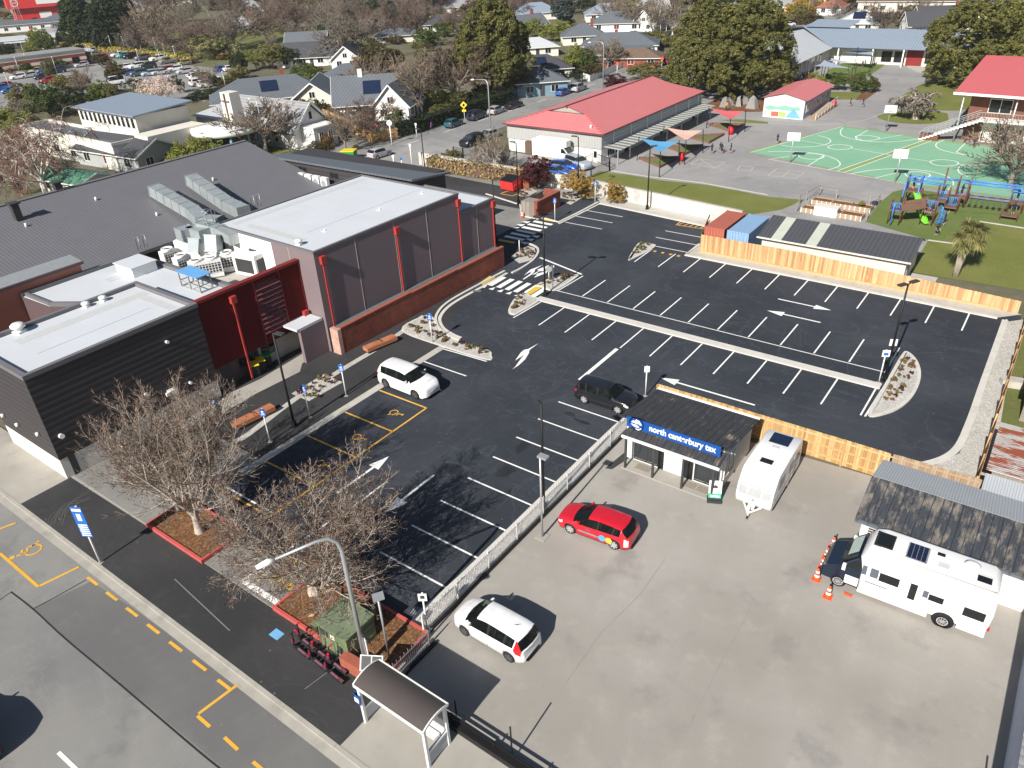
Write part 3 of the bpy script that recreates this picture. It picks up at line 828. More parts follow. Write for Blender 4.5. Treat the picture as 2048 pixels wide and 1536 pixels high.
for a,b in (((475,1370),(397,1428)),((395,1432),(420,1454)),((449,1475),(476,1500)),((506,1524),(545,1556))): line(Y,g(*a),g(*b),0.15,Z0+.002)
a_,b_,c_,d_ = tile(1024,384,4,(1365,230),(1600,272),(1580,308),(1312,268))
for p,q in ((a_,b_),(b_,c_),(c_,d_),(d_,a_)): line(Y,p,q,0.12)
for k in range(1,6):
	t = k/6
	p = (a_[0]+(b_[0]-a_[0])*t,a_[1]+(b_[1]-a_[1])*t);q = (d_[0]+(c_[0]-d_[0])*max(0,t-0.12),d_[1]+(c_[1]-d_[1])*max(0,t-0.12))
	line(Y,p,q,0.12)
for i in range(4): Y.sheet(rect(-31.1+i*0.85,64.9,-30.8+i*0.85,65.25),ZL)
sk = tile(940,280,6.4,(390,690),(470,660),(640,640),(700,655),(540,720))
for p,q in zip(sk,sk[1:]+sk[:1]): line(Y,p,q,0.15,0.034)
struct('yellow_road_markings',Y,M.yellow)
T_ = MB()
T_.sheet(tile(512,384,4,(1775,742),(1870,677),(1915,690),(1820,747)),0.078)
T_.sheet(tile(1024,384,4,(105,820),(195,757),(240,770),(150,826)),0.078)
T_.sheet(tile(1024,384,4,(240,215),(355,235),(340,245),(245,229)),0.078)
T_.sheet(tile(940,280,6.4,(375,1275),(590,1315),(555,1335),(365,1297)),0.078)
for i in range(5):
	for j in range(4):
		x,y = -27.55+i*0.62,14.6+j*0.62
		if (i+j) % 4 != 3: T_.box(x,y,0.05,x+0.42,y+0.42,0.062)
struct('tactile_paving',T_,M.tactile)
# yard next door
sheet('yard',[(-18.2,13.3),(30,13.3),(30,40),(4.1,40),(-18.2,38.6)],0.050,M.yard)
mb = MB()
ribbon(mb,gp((1130,1370),(1200,1270),(1280,1190),(1330,1120)),0.03,0.05,0.0545)
ribbon(mb,gp((1370,1470),(1440,1330),(1500,1220)),0.025,0.05,0.0545)
struct('yard_seal_joint',mb,mat('yard_joint',(0.265,0.25,0.23),.9,var=.25))
sheet('dark_patch',gp((1210,938),(1248,907),(1262,915),(1224,940)),0.058,M.asphalt_path)
# school grounds
sheet('school_seal',[(-76,78.2),(-26,76.2),(20,76.5),(60,100),(60,200),(-20,235),(-60,215),(-66,150),(-62,88)],0.012,M.play_seal)
sheet('school_seal',[(-84,78.5),(-60,78.5),(-60,90),(-84,92)],0.016,M.play_seal)
sheet('grass_strip',tile(1024,0,4,(700,1370),(900,1395),(1200,1445),(1560,1480),(2048,1575),(2340,1600),(2150,1680),(1860,1725),(1290,1640),(640,1520),(560,1440)),0.022,M.grass)
sheet('lawn',tile(1536,384,4,(1200,520),(1280,390),(1500,420),(1530,390),(1690,240),(2048,290),(3200,560),(3200,1000),(2048,790),(1500,700),(1150,640)),0.022,M.grass)
sheet('play_turf',tile(1536,384,4,(780,240),(900,80),(1000,0),(1120,-30),(1600,40),(2048,110),(2700,230),(2700,420),(2048,285),(1700,235),(1510,415),(1280,385)),0.026,M.turf)
mb = MB()
for a,b in (((1280,388),(1510,418)),((1510,418),(1540,390)),((1690,238),(2048,292)),((2048,292),(2700,425))): ribbon(mb,tile(1536,384,4,a,b),0.2,0.02,0.09)
ribbon(mb,smooth(tile(1536,0,4,(0,985),(300,1000),(560,990),(760,965),(900,915),(1010,890)),4,False),0.14,0.012,0.02)
ribbon(mb,tile(1024,0,4,(770,1362),(1100,1415),(1500,1460),(2048,1560)),0.16,0.012,0.06)
struct('edging',mb,M.concrete)
# garden and outer lawns of the school
sheet('garden_lawn',tile(1536,0,4,(450,735),(870,735),(745,795),(450,800)),0.022,M.grass)
sheet('garden_bark',tile(1536,0,4,(745,745),(870,735),(780,800),(700,800)),0.026,M.bark)
sheet('tree_lawn',smooth(tile(1536,0,4,(875,930),(960,905),(1150,885),(1400,900),(1440,925),(1420,975),(1250,992),(1050,985),(920,960))),0.022,M.grass)
sheet('tree_lawn',smooth(tile(1536,0,4,(1060,790),(1150,720),(1250,670),(1500,640),(1640,700),(1620,860),(1400,885),(1200,860))),0.018,M.grass)
sheet('artificial_turf',tile(1536,0,4,(450,650),(480,560),(700,460),(980,485),(850,580),(640,670)),0.022,M.turf)
sheet('sand_play_area',smooth(tile(1536,0,4,(1110,535),(1200,515),(1420,505),(1500,560),(1290,600),(1180,570))),0.022,M.concrete)
sheet('bark_bed',gp((1160,440),(1300,430),(1420,200),(1530,190),(1530,225),(1440,240)) if False else tile(1024,0,4,(1560,830),(1640,790),(2048,800),(2100,860),(1990,895),(1640,900)),0.022,M.bark)
sheet('grass_triangle',tile(1024,0,4,(1570,1000),(1850,1005),(1740,1045)),0.05,M.turf)
sheet('grass_triangle',tile(1024,0,4,(1400,1100),(1690,1085),(1570,1140)),0.05,M.turf)
sheet('grass_triangle',tile(1024,0,4,(1235,1180),(1515,1175),(1390,1235)),0.05,M.turf)
sheet('grass_triangle',tile(1024,0,4,(1035,1275),(1330,1270),(1190,1335)),0.05,M.turf)
sheet('worn_grass',tile(1024,0,4,(1640,960),(1850,955),(2048,975),(2048,990),(1900,985)),0.02,M.grass)
# basketball court
ca,cb,cc,cd = tile(1536,0,4,(-170,1215),(595,1008),(2400,1160),(1100,1478))
sheet('court_border',[ca,cb,tile(1536,0,4,(2600,1290))[0],tile(1536,0,4,(2100,1610))[0],cd],0.020,M.court_edge)
sheet('court',[tile(1536,0,4,p)[0] for p in ((-140,1220),(600,1016),(2580,1296),(2090,1596),(1100,1465))],0.026,M.court)
mb = MB();ribbon(mb,tile(1536,0,4,(545,1372),(1355,1112)) if False else [tile(1536,0,4,(575,1377))[0],tile(1536,0,4,(1325,1108))[0]],0.9,0.02,0.031)
struct('court_strip',mb,M.court_edge)
mb = MB()
def curve(pts,wd=0.13,z=0.036,closed=False):
	sm_ = smooth(pts,6,closed)
	ribbon(mb,sm_,wd,z-0.004,z,0,closed)
def T4(*a): return tile(1536,0,4,*a)
curve(T4((480,1178),(520,1160),(580,1157),(650,1168),(672,1182),(630,1195),(560,1198),(500,1190)),closed=True)
curve(T4((1297,1298),(1340,1282),(1410,1280),(1490,1290),(1522,1308),(1490,1325),(1420,1330),(1340,1322)),closed=True)
curve(T4((600,1022),(580,1050),(590,1085),(660,1110),(780,1130),(920,1138),(1060,1132),(1180,1115),(1240,1098)))
curve(T4((0,1215),(120,1212),(300,1220),(440,1240),(530,1270),(575,1305),(560,1335),(480,1360)))
curve(T4((100,1163),(220,1178),(350,1175),(450,1160),(500,1135),(480,1108),(400,1085)))
curve(T4((660,1395),(780,1370),(950,1353),(1120,1355),(1290,1372),(1400,1400),(1470,1440),(1480,1480),(1440,1520)))
curve(T4((1410,1122),(1350,1148),(1350,1180),(1420,1210),(1540,1235),(1640,1250)))
curve(T4((1640,1310),(1550,1325),(1520,1355),(1540,1390),(1600,1415)))
for a,b in (((0,1275),(1100,1470)),((240,1120),(480,1165)),((672,1190),(1297,1295)),((1522,1310),(1640,1330)),((800,1043),(700,1100)),((1080,1080),(890,1112)),((700,1100),(760,1128)),
			 ((450,1245),(318,1330)),((30,1275),(240,1240)),((240,1240),(300,1230)),((1295,1405),(1200,1480)),((860,1425),(1090,1370)),((1575,1150),(1505,1220)),((1505,1220),(1600,1245)),((590,1015),(-140,1222)),((1300,1105),(545,1372)),((1350,1112),(610,1380))):
	line(mb,T4(a)[0],T4(b)[0],0.12,0.037)
curve(T4((700,1098),(720,1088),(800,1085),(880,1100),(880,1115),(800,1125),(720,1120)),closed=True)
curve(T4((245,1240),(300,1230),(400,1235),(447,1250),(420,1270),(330,1275),(260,1260)),closed=True)
curve(T4((1100,1385),(1200,1375),(1280,1390),(1295,1410),(1230,1430),(1130,1420)),closed=True)
struct('court_lines',mb,M.line)
mb = MB()
for q in (((1430,1315),(1500,1270),(1705,1298),(1625,1347)),((1800,1360),(1830,1325),(1935,1340),(1905,1370)),((2048,1405),(2120,1350),(2340,1378),(2270,1430))):
	p = tile(1024,0,4,*q)
	for a,b in zip(p,p[1:]+p[:1]): line(mb,a,b,0.1,0.022)
p = tile(1024,0,4,(1430,1315),(1705,1298),(1500,1270),(1625,1347),(2085,1378),(2300,1405),(2160,1416),(2225,1363))
for a,b in ((0,1),(2,3),(4,5),(6,7)): line(mb,p[a],p[b],0.1,0.022)
struct('playground_markings',mb,M.line_faint)
# far street and beyond
sheet('far_road',[(-91.5,70),(-78.2,70),(-78.2,95),(-77.5,140),(-74,186),(-70,300),(-78,300),(-84,190),(-89.2,140),(-91.5,95)],0.008,M.far_road)
sheet('far_footpath',[(-95.6,62),(-91.5,62),(-91.5,95),(-89.2,140),(-86.5,165),(-89,165),(-93,140),(-95.4,95)],0.05,M.old_seal)
mb = MB();ribbon(mb,[(-91.4,70),(-91.4,95),(-89.1,140)],0.3,0,0.07)
struct('far_kerb',mb,M.kerb)
sheet('church_lawn',[(-106,62),(-95.7,62),(-95.5,86),(-104,84)],0.03,M.park)
sheet('church_drive',gp((590,215),(690,265),(720,280),(655,300),(560,268)) if False else [(-112,88),(-91.6,88.5),(-91.6,93),(-112,96)],0.025,M.old_seal)
mb = MB()
for i in range(12): line(mb,(-85.1+i*0.12,78+i*9.0),(-85.1+i*0.12+0.04,81+i*9.0),0.14,0.014)
for y in (96,102.5,108.5,115): line(mb,(-91,y),(-89,y),0.1,0.014)
struct('far_road_markings',mb,M.line)
mb = MB()
for y in (87.5,94): line(mb,(-91.2,y),(-90.2,y+2.2),0.2,0.02)
for a,b in (((1255,690),(1340,665)),((960,1075),(1030,1060))): line(mb,tile(512,0,4,a)[0],tile(512,0,4,b)[0],0.25,0.03)
struct('far_yellow_markings',mb,M.yellow)
# shops' car park and park, upper left
sheet('shop_car_park',gp((-60,170),(120,120),(250,118),(470,140),(520,185),(420,205),(250,180),(150,215),(60,200),(-80,250)),0.006,M.far_road)
sheet('park_grass',gp((130,95),(240,90),(420,125),(520,120),(640,115),(760,85),(560,55),(330,60),(180,70)),0.006,M.park)
sheet('cross_street',gp((1150,155),(1300,150),(1340,132),(1335,112),(1310,112),(1290,132),(1200,140)) if False else [(-78,128),(-70,128),(-68,175),(-76,175)],0.006,M.far_road)
sheet('side_lane',[(0.5,40),(14,40),(14,78),(0.6,78)],0.03,M.park)
# buildings of the complex
M.charcoal_boards = ribs('charcoal_boards',(0.05,0.045,0.048),0.42,2,0.6,var=0.06,depth=0.5)
def part(name,mb,mt,par): return mb.build(name,mt,par)
def rim(mb,x0,y0,x1,y1,z0,z1,t,mi=0):
	"""parapet ring, butted at the corners"""
	mb.box(x0,y0,z0,x1,y0+t,z1,mi);mb.box(x0,y1-t,z0,x1,y1,z1,mi)
	mb.box(x0,y0+t,z0,x0+t,y1-t,z1,mi);mb.box(x1-t,y0+t,z0,x1,y1-t,z1,mi)
def window(par,x,y,z,wd,ht,face,gl=None,fr=None,nm='window',mull=1,t=0.05):
	"""glass pane with a frame; face is the side of the wall it sits on: '-y', '+x', '+y', '-x'"""
	gl = gl or M.glass;fr = fr or M.white
	def bx(mb,u0,u1,z0,z1,p0,p1):
		if face == '-y': mb.box(x+u0,y-p1,z0,x+u1,y-p0,z1)
		elif face == '+y': mb.box(x+u0,y+p0,z0,x+u1,y+p1,z1)
		elif face == '+x': mb.box(x+p0,y+u0,z0,x+p1,y+u1,z1)
		else: mb.box(x-p1,y+u0,z0,x-p0,y+u1,z1)
	a = MB();bx(a,-wd/2,wd/2,z,z+ht,0.002,0.02)
	o = a.build(nm,gl,par)
	f = MB();q = 0.07
	bx(f,-wd/2-q,wd/2+q,z-q,z,0.0,t);bx(f,-wd/2-q,wd/2+q,z+ht,z+ht+q,0.0,t)
	bx(f,-wd/2-q,-wd/2,z,z+ht,0.0,t);bx(f,wd/2,wd/2+q,z,z+ht,0.0,t)
	for i in range(mull):
		u = -wd/2 + wd*(i+1)/(mull+1);bx(f,u-0.03,u+0.03,z,z+ht,0.021,t-0.005)
	f.build('frame',fr,o)
	return o

# charcoal block on the street
B = thing('charcoal_building','flat roofed building with charcoal boards on a pale concrete base, at the street corner','building',(0,0,0))
part('wall',MB().box(-52.3,13.0,1.5,-44.96,24.35,7.2),M.charcoal_boards,B)
part('plinth',MB().box(-52.28,13.02,0,-45.0,24.33,1.5),M.offwhite,B)
mb = MB();rim(mb,-52.35,12.95,-44.9,24.4,7.2,7.48,0.32);part('parapet',mb,M.parapet,B)
mb = MB().box(-52.0,13.3,7.2,-45.25,24.05,7.24)
mb.box(-50.7,15,7.24,-49.95,23.9,7.244,1)
for x in (-50.75,-49.93): mb.box(x,15,7.244,x+0.06,23.9,7.247,2)
mb.box(-49.95,23.0,7.24,-46,23.6,7.244,1)
for y in (22.95,23.6): mb.box(-49.9,y,7.244,-46,y+0.05,7.247,2)
mb.box(-47.6,15,7.241,-47.58,22.5,7.262,1)
for y in (14.6,16.6,18.6,20.6,22.6): mb.box(-52,y,7.24,-45.3,y+.02,7.2435,1)
part('roof',mb,[M.roof_white,M.roof_grey,mat('faded_yellow_edge',(0.62,0.55,0.40),0.7)],B)
for (y,z,s) in ((13.6,3.0,.16),(19.2,3.0,.11),(21.6,5.8,.11),(22.3,2.3,.1)):
	l = MB().tube([(-44.95,y,z),(-44.75,y,z+0.02)],s,10)
	part('wall_light',l,M.white,B)
mb = MB().box(-44.95,20.6,2.25,-44.55,21.1,2.55).box(-44.6,20.3,2.35,-44.45,20.55,2.6);part('floodlight',mb,M.white,B)
for x in (-46.4,-49.4,-51.4): part('wall_light',MB().tube([(x,12.98,2.6 if x<-47 else 3.0),(x,12.8,2.6 if x<-47 else 3.0)],0.12,10),M.white,B)
mb = MB();mb.lathe((-51.6,12.85,4.9),[(0,-0.06),(0.42,-0.06),(0.42,0.0),(0,0.0)],16,0,'y',False);part('round_sign',mb,M.sign_red,B)
part('door',MB().box(-45.02,13.5,0,-44.97,13.9,1.5),M.dark_metal,B)

def roof_vent(x,y,z,s,label):
	t = thing('roof_vent',label,'vent',(x,y,z),0.3,'roof vents')
	part('base',MB().box(-.3*s,-.3*s,0,.3*s,.3*s,.12*s),M.white,t)
	mb = MB().lathe((0,0,0),[(.2*s,.12*s),(.2*s,.3*s),(.42*s,.34*s),(.42*s,.48*s),(.3*s,.58*s),(0,.6*s)],14);part('cowl',mb,M.white,t)
for (px,py,z,s,l) in ((40,664,7.24,1.05,'largest white mushroom vent at the street end of the charcoal building roof'),(173,614,7.24,.65,'nearer of two small white vents midway along the charcoal building roof'),(207,602,7.24,.65,'farther of two small white vents midway along the charcoal building roof'),(598,489,8.36,.7,'small white vent by the near edge of the plum building roof'),(98,583,6.42,.01,'')):
	if l: roof_vent(*g(px,py,z),z,s,l)

# middle roof with the plant well
B = thing('plant_building','low pale roofed block with a red louvre screen hiding air conditioning plant','building')
mb = MB().prism([(-60,19.4),(-56.3,19.6),(-52.35,22.0),(-52.35,24.42),(-46.0,24.42),(-46.0,28.3),(-60,28.9)],0,6.4)
part('wall',mb,M.purple_dk,B)
mb = MB().prism([(-59.9,19.5),(-56.3,19.7),(-52.4,22.05),(-52.4,24.45),(-46.05,24.45),(-46.05,28.25),(-59.9,28.85)],6.4,6.43)
mb.box(-57.4,24.4,6.43,-56.7,28.4,6.434,1);mb.box(-57.45,24.4,6.434,-57.38,28.4,6.437,2);mb.box(-56.7,24.4,6.434,-56.63,28.4,6.437,2)
part('roof',mb,[M.roof_white,M.roof_grey,M.concrete],B)
mb = MB();mb.box(-59.95,28.3,6.4,-45.3,28.65,6.75);mb.box(-60.1,19.4,6.4,-59.8,33.3,6.7);mb.box(-59.8,33.0,6.4,-55,33.3,6.7)
mb.bar((-59.7,19.7,6.55),(-56.3,19.8,6.55),0.2,0.3);mb.bar((-56.3,19.8,6.55),(-52.5,22.1,6.55),0.25,0.3)
part('parapet',mb,M.parapet,B)
part('well_floor',MB().box(-59.8,28.66,5.1,-45.3,33.3,5.2),M.concrete,B)
part('service_wall',MB().box(-60,28.7,0,-46.0,33.3,5.1),M.concrete,B)
mb = MB();n = 27
for i in range(n):
	z = 2.15+i*(7.3-2.15)/n
	for (y0,y1) in ((24.42,29.05),(31.35,33.25)) if 2.9 < z < 6.75 else ((24.42,33.25),):
		mb.add([(-45.32,y0,z),(-45.14,y0,z+0.03),(-45.32,y0,z+0.16),(-45.32,y1,z),(-45.14,y1,z+0.03),(-45.32,y1,z+0.16)],[(0,1,4,3),(1,2,5,4),(0,2,1),(3,4,5)])
mb.box(-45.45,24.42,2.1,-45.33,33.25,7.3);mb.box(-45.5,24.4,7.3,-45.05,33.28,7.5)
for y in (29.0,31.3,33.2): mb.box(-45.33,y,2.1,-45.12,y+0.1,7.3)
part('louvre_screen',mb,M.redsteel,B)
mb = MB()
for i in range(10):
	z = 2.95+i*0.385
	mb.add([(-45.32,29.12,z),(-45.05,29.12,z+0.02),(-45.32,29.12,z+0.34),(-45.32,31.28,z),(-45.05,31.28,z+0.02),(-45.32,31.28,z+0.34)],[(0,1,4,3),(1,2,5,4),(0,2,1),(3,4,5)])
part('vent_louvre',mb,M.maroon,B)
for y in (27.1,32.9):
	z1 = 6.9 if y < 30 else 3.4
	d = part('downpipe',MB().box(-45.12,y-.06,0.2 if y<30 else 3.0,-45.0,y+.06,z1-.5),M.redpipe,B)
	part('rain_head',MB().box(-45.12,y-.22,z1-.52,-44.8,y+.22,z1),M.redpipe,d)
window(B,-46.0,27.5,0.9,1.2,0.75,'+x',fr=M.dark_metal);window(B,-46.0,29.6,0.9,1.2,0.75,'+x',fr=M.dark_metal)
part('door',MB().box(-46.0,25.2,0.06,-45.95,26.2,2.05),M.dark_metal,B)
part('canopy',MB().box(-46.0,30.7,2.85,-43.5,33.2,3.02),M.roof_white,B)
part('fin_wall',MB().prism([(-43.75,30.95),(-43.45,30.95),(-43.45,33.25),(-43.75,33.25)],0,2.85),M.purple,B)
# roof hatch, vents and cages
t = thing('roof_hatch_box','white sloped lid box on the pale roof beside the guard rails','roof box',(*g(268,548,6.43),6.43),0)
part('body',MB().prism([(-1.5,-.5),(.9,-.5),(.9,1.5),(-1.5,1.5)],0,.75),M.white,t);part('lid',MB().box(-1.6,-.6,.75,1.0,1.6,.82),M.roof_white,t)
def hoop(px,py,z,lab):
	t = thing('guard_rail',lab,'rail',(*g(px,py,z),z),0,'roof ladder rails')
	part('tube',MB().tube([(0,0,0),(0,0,1.1),(0.5,0,1.25),(0.5,0,0.2)],0.03,6).tube([(0,.6,0),(0,.6,1.1),(0.5,.6,1.25),(0.5,.6,0.2)],0.03,6),M.galv,t)
hoop(277,500,6.6,'bare steel ladder rails behind the white roof box');hoop(505,418,8.3,'bare steel ladder rails at the back edge of the plum building roof')
t = thing('canopy_frame','small steel cage with a bright blue top on the pale roof','cage',(*g(395,575,6.43),6.43),0.0)
mb = MB()
for x in (-1.2,0,1.2):
	for y in (-.5,.5): mb.box(x-.04,y-.04,0,x+.04,y+.04,1.2)
for z in (.05,.5,1.15):
	for y in (-.5,.5): mb.box(-1.2,y-.03,z,1.2,y+.03,z+.05)
	for x in (-1.2,1.2): mb.box(x-.03,-.5,z,x+.03,.5,z+.05)
part('frame',mb,M.conc_path,t);part('sheet_top',MB().box(-1.35,-.65,1.2,1.35,.65,1.25),mat('faded_blue_sheet',(0.14,0.36,0.68),0.6),t)
def outdoor_unit(loc,rz,label,fans=2,s=1.0):
	t = thing('outdoor_unit',label,'air conditioner',loc,rz,'rooftop condensers')
	w_ = 0.62*fans*s
	part('body',MB().box(-w_,-.38*s,0.1,w_,.38*s,1.55*s),M.white,t)
	part('coil',MB().box(-w_+.1,-.395*s,.5,w_-.1,-.381*s,1.3*s),M.dark_metal,t)
	gmb = MB()
	for i in range(1,5*fans): gmb.box(-w_+.1+i*(2*w_-.2)/(5*fans)-.025,-.41*s,.5,-w_+.1+i*(2*w_-.2)/(5*fans)+.025,-.396*s,1.3*s)
	for i in range(4): gmb.box(-w_+.1,-.425*s,.5+i*.22*s,w_-.1,-.411*s,.53+i*.22*s)
	part('grille',gmb,M.white,t)
	for i in range(fans):
		x = (i-(fans-1)/2)*1.15*s
		f = part('fan_cowl',MB().lathe((x,0,0),[(.42*s,1.55*s),(.48*s,1.72*s),(.40*s,1.74*s),(.36*s,1.6*s),(0,1.6*s)],16),M.white,t)
		part('fan',MB().lathe((x,0,0),[(.34*s,1.62*s),(.08*s,1.65*s),(0,1.66*s)],10),M.dark_metal,f)
	part('foot',MB().box(-w_,-.3*s,0,-w_+.15,.3*s,.1),M.dark_metal,t);part('foot',MB().box(w_-.15,-.3*s,0,w_,.3*s,.1),M.dark_metal,t)
outdoor_unit((*g(345,535,5.2),5.2),radians(90),'white single fan unit at the far left of the plant well',1)
outdoor_unit((*g(372,548,5.2),5.2),radians(90),'white single fan unit second from the left in the plant well',1)
outdoor_unit((*g(417,556,5.2),5.2),radians(60),'white two fan unit beside the blue topped cage',2)
outdoor_unit((*g(447,545,5.2),5.2),radians(60),'white two fan unit close to the tall white plant box',2)
t = thing('air_handler','tall white plant box under the silver ducts in the plant well','air handler',(*g(412,525,5.2),5.2),radians(20))
part('body',MB().box(-2.2,-.6,.1,2.0,1.2,2.0),M.white,t);part('grille',MB().box(1.99,-.5,.3,2.03,1.1,1.9),M.dark_metal,t)
t = thing('packaged_unit','big white plant unit with a round dark fan behind the red screen','air handler',(*g(513,545,5.2),5.2),radians(8))
part('body',MB().box(-1.2,-1,.1,1.2,1.1,1.9),M.white,t)
part('fan',MB().lathe((.1,.3,1.9),[(.5,0),(.5,.06),(.4,.07),(0,.05)],18),M.dark_metal,t)
part('grille',MB().box(1.2,-.8,.4,1.23,.8,1.5),M.dark_metal,t);part('grille',MB().box(-.9,-1.04,.4,.9,-1.0,1.5),M.dark_metal,t)
def duct(name,label,pts,s,mt=None,grp='silver ducts on the roofs'):
	mb = MB()
	for a,b in zip(pts,pts[1:]):
		mb.bar(a,b,s,s*.85)
		n = max(1,int((Vector(b)-Vector(a)).length/1.3))
		for i in range(n+1):
			q = Vector(a).lerp(Vector(b),i/n);d = (Vector(b)-Vector(a)).normalized()*.04
			mb.bar(q-d,q+d,s*1.08,s*.93)
	o = mb.build(name,mt or M.duct);tag(o,label,'duct',grp);return o
duct('roof_duct','long silver duct lying nearest on the dark grey shed roof',[(-71.0,37.6,8.0),(-64.6,37.2,6.9),(-61.2,36.0,6.9),(-59.6,36.6,6.9)],1.2)
duct('roof_duct','long silver duct lying farther back on the dark grey shed roof',[(-70.2,41.2,8.2),(-63.6,40.3,6.9),(-60.2,39.6,6.9)],1.2)
def P3(px,py,z): return (*g(px,py,z),z)
duct('roof_duct','large square silver duct end overhanging the shed eave',[P3(358,470,7.9),P3(385,462,7.9),P3(412,470,7.9)],1.1)
duct('roof_duct','silver duct running down to the white plant box',[P3(395,478,7.6),P3(394,505,6.6)],1.1)
duct('roof_duct','silver duct with an open black mouth above the plant well',[P3(400,452,8.2),P3(440,462,8.0),P3(470,478,7.8)],.95)
duct('roof_duct','short upright silver duct on top of the white plant box',[P3(428,502,6.9),P3(426,470,8.1)],1.05)
duct('roof_duct','low silver duct on the plant well floor beside the ladder wall',[P3(470,530,5.8),P3(515,512,5.8)],1.0)
t = thing('roof_ladder','bare steel ladder up the white end wall of the plum building','ladder',(-55.6,33.0,5.2),0)
mb = MB()
for y in (-.12,):
	for x in (-.25,.25): mb.box(x-.03,-.2,0,x+.03,-.14,4.3)
	for i in range(14): mb.box(-.25,-.2,.25+i*.3,.25,-.16,.29+i*.3)
	for x in (-.25,.25): mb.tube([(x,-.17,4.3),(x,.2,4.5),(x,.7,4.4),(x,.75,3.2)],.025,6)
part('rails',mb,M.galv,t)

# plum building
B = thing('plum_building','tall windowless plum grey building with a pale flat roof and red downpipes','building')
mb = MB().box(-55.5,33.3,0,-43.2,49.7,8.25)
for y in (37.35,41.6,45.45): mb.box(-43.2,y-.02,0,-43.185,y+.02,8.2,1)
mb.box(-46.2,33.285,0,-46.16,33.3,8.2,1)
part('wall',mb,[M.purple,M.concrete],B)
part('end_panel',MB().box(-55.4,33.27,5.2,-48.2,33.299,8.2),M.white,B)
mb = MB();rim(mb,-55.55,33.25,-43.15,49.75,8.25,8.42,.2);part('parapet',mb,M.parapet,B)
mb = MB().box(-55.3,33.5,8.25,-43.4,49.5,8.32);mb.box(-54.6,34.2,8.32,-53.9,49,8.324,1);mb.box(-53,34.4,8.32,-46,35.1,8.324,1)
for y in (34.35,35.1): mb.box(-53,y,8.324,-46,y+.05,8.327,2)
mb.box(-47.2,36,8.321,-47.17,49,8.34,1)
for y in (35.6,37.6,39.6,41.6,43.6,45.6,47.6): mb.box(-55.2,y,8.32,-43.5,y+.025,8.3235,1)
part('roof',mb,[M.roof_white,M.roof_grey,mat('faded_yellow_strip',(0.62,0.55,0.40),0.7)],B)
mb = MB().box(-52.2,49.76,0,-43.2,54.55,6.5)
mb.box(-43.2,52.0,0,-43.185,52.03,6.5,1);part('end_wall',mb,[M.purple,M.concrete],B)
mb = MB();rim(mb,-52.25,49.78,-43.15,54.6,6.5,6.68,.2);part('end_parapet',mb,M.parapet,B)
part('end_roof',MB().box(-52.0,49.98,6.5,-43.4,54.4,6.56),M.roof_white,B)
for (y,zt) in ((33.95,7.9),(41.75,7.75),(49.5,7.9),(54.35,6.45)):
	d = part('downpipe',MB().box(-43.17,y-.055,.2,-43.07,y+.055,zt-.6),M.redpipe,B)
	part('rain_head',MB().box(-43.19,y-.22,zt-.6,-42.92,y+.22,zt),M.redpipe,d)
	part('bracket',MB().box(-43.19,y-.08,3.1,-43.05,y+.08,3.14),M.redpipe,d)
for (y) in (37,43,48.3):
	part('roof_anchor',MB().cyl(-46.2,y,8.32,8.5,.06,8).box(-46.4,y-.2,8.32,-46.0,y+.2,8.34),M.white,B)
B = thing('brick_wall','long red brick wall with a stepped coping along the plum building','wall')
mb = MB()
for (y0,y1,z) in ((33.7,41.6,2.2),(41.6,47.6,2.12),(47.6,54.4,2.05)): mb.box(-42.4,y0,0,-42.12,y1,z)
part('brickwork',mb,M.brick,B)
mb = MB()
for (y0,y1,z) in ((33.7,41.6,2.2),(41.6,47.6,2.12),(47.6,54.4,2.05)): mb.box(-42.44,y0,z,-42.08,y1,z+.09)
part('coping',mb,M.brick_cap,B)
mb = MB().box(-43.0,33.35,0,-42.1,33.7,2.2);part('pier',mb,brick('whitened_brick',(0.5,0.3,0.24),(0.42,0.2,0.15),(0.55,0.48,0.42)),B)
part('flashing',MB().add([(-43.18,33.8,2.12),(-42.45,33.8,2.0),(-42.45,54.3,1.88),(-43.18,54.3,2.0)],[(0,1,2,3)]),M.roof_slate,B)
for o,pv in ((bpy.data.objects['plum_building'],(-43.2,33.3)),(bpy.data.objects['brick_wall'],(-43.2,33.3))):
	a_ = radians(-1.2);o.rotation_euler.z = a_
	o.location = (pv[0]-(pv[0]*cos(a_)-pv[1]*sin(a_)),pv[1]-(pv[0]*sin(a_)+pv[1]*cos(a_)),0)
# terracotta block behind
B = thing('terracotta_building','terracotta walled block with a grey capped top at the left edge','building')
part('wall',MB().box(-61.1,11.2,0,-60.1,24.2,7.4),M.pinkwall,B)
part('roof',MB().add([(-61.6,11.1,7.4),(-60.0,11.1,7.4),(-60.0,24.35,7.4),(-61.6,24.35,7.4),(-61.6,11.1,7.72),(-60.0,11.1,7.5),(-60.0,24.35,7.5),(-61.6,24.35,7.72)],[(0,3,2,1),(4,5,6,7),(0,1,5,4),(1,2,6,5),(2,3,7,6),(3,0,4,7)]),M.galv,B)
part('gutter',MB().box(-60.02,13.1,7.3,-59.8,24.4,7.5),M.purple_dk,B)
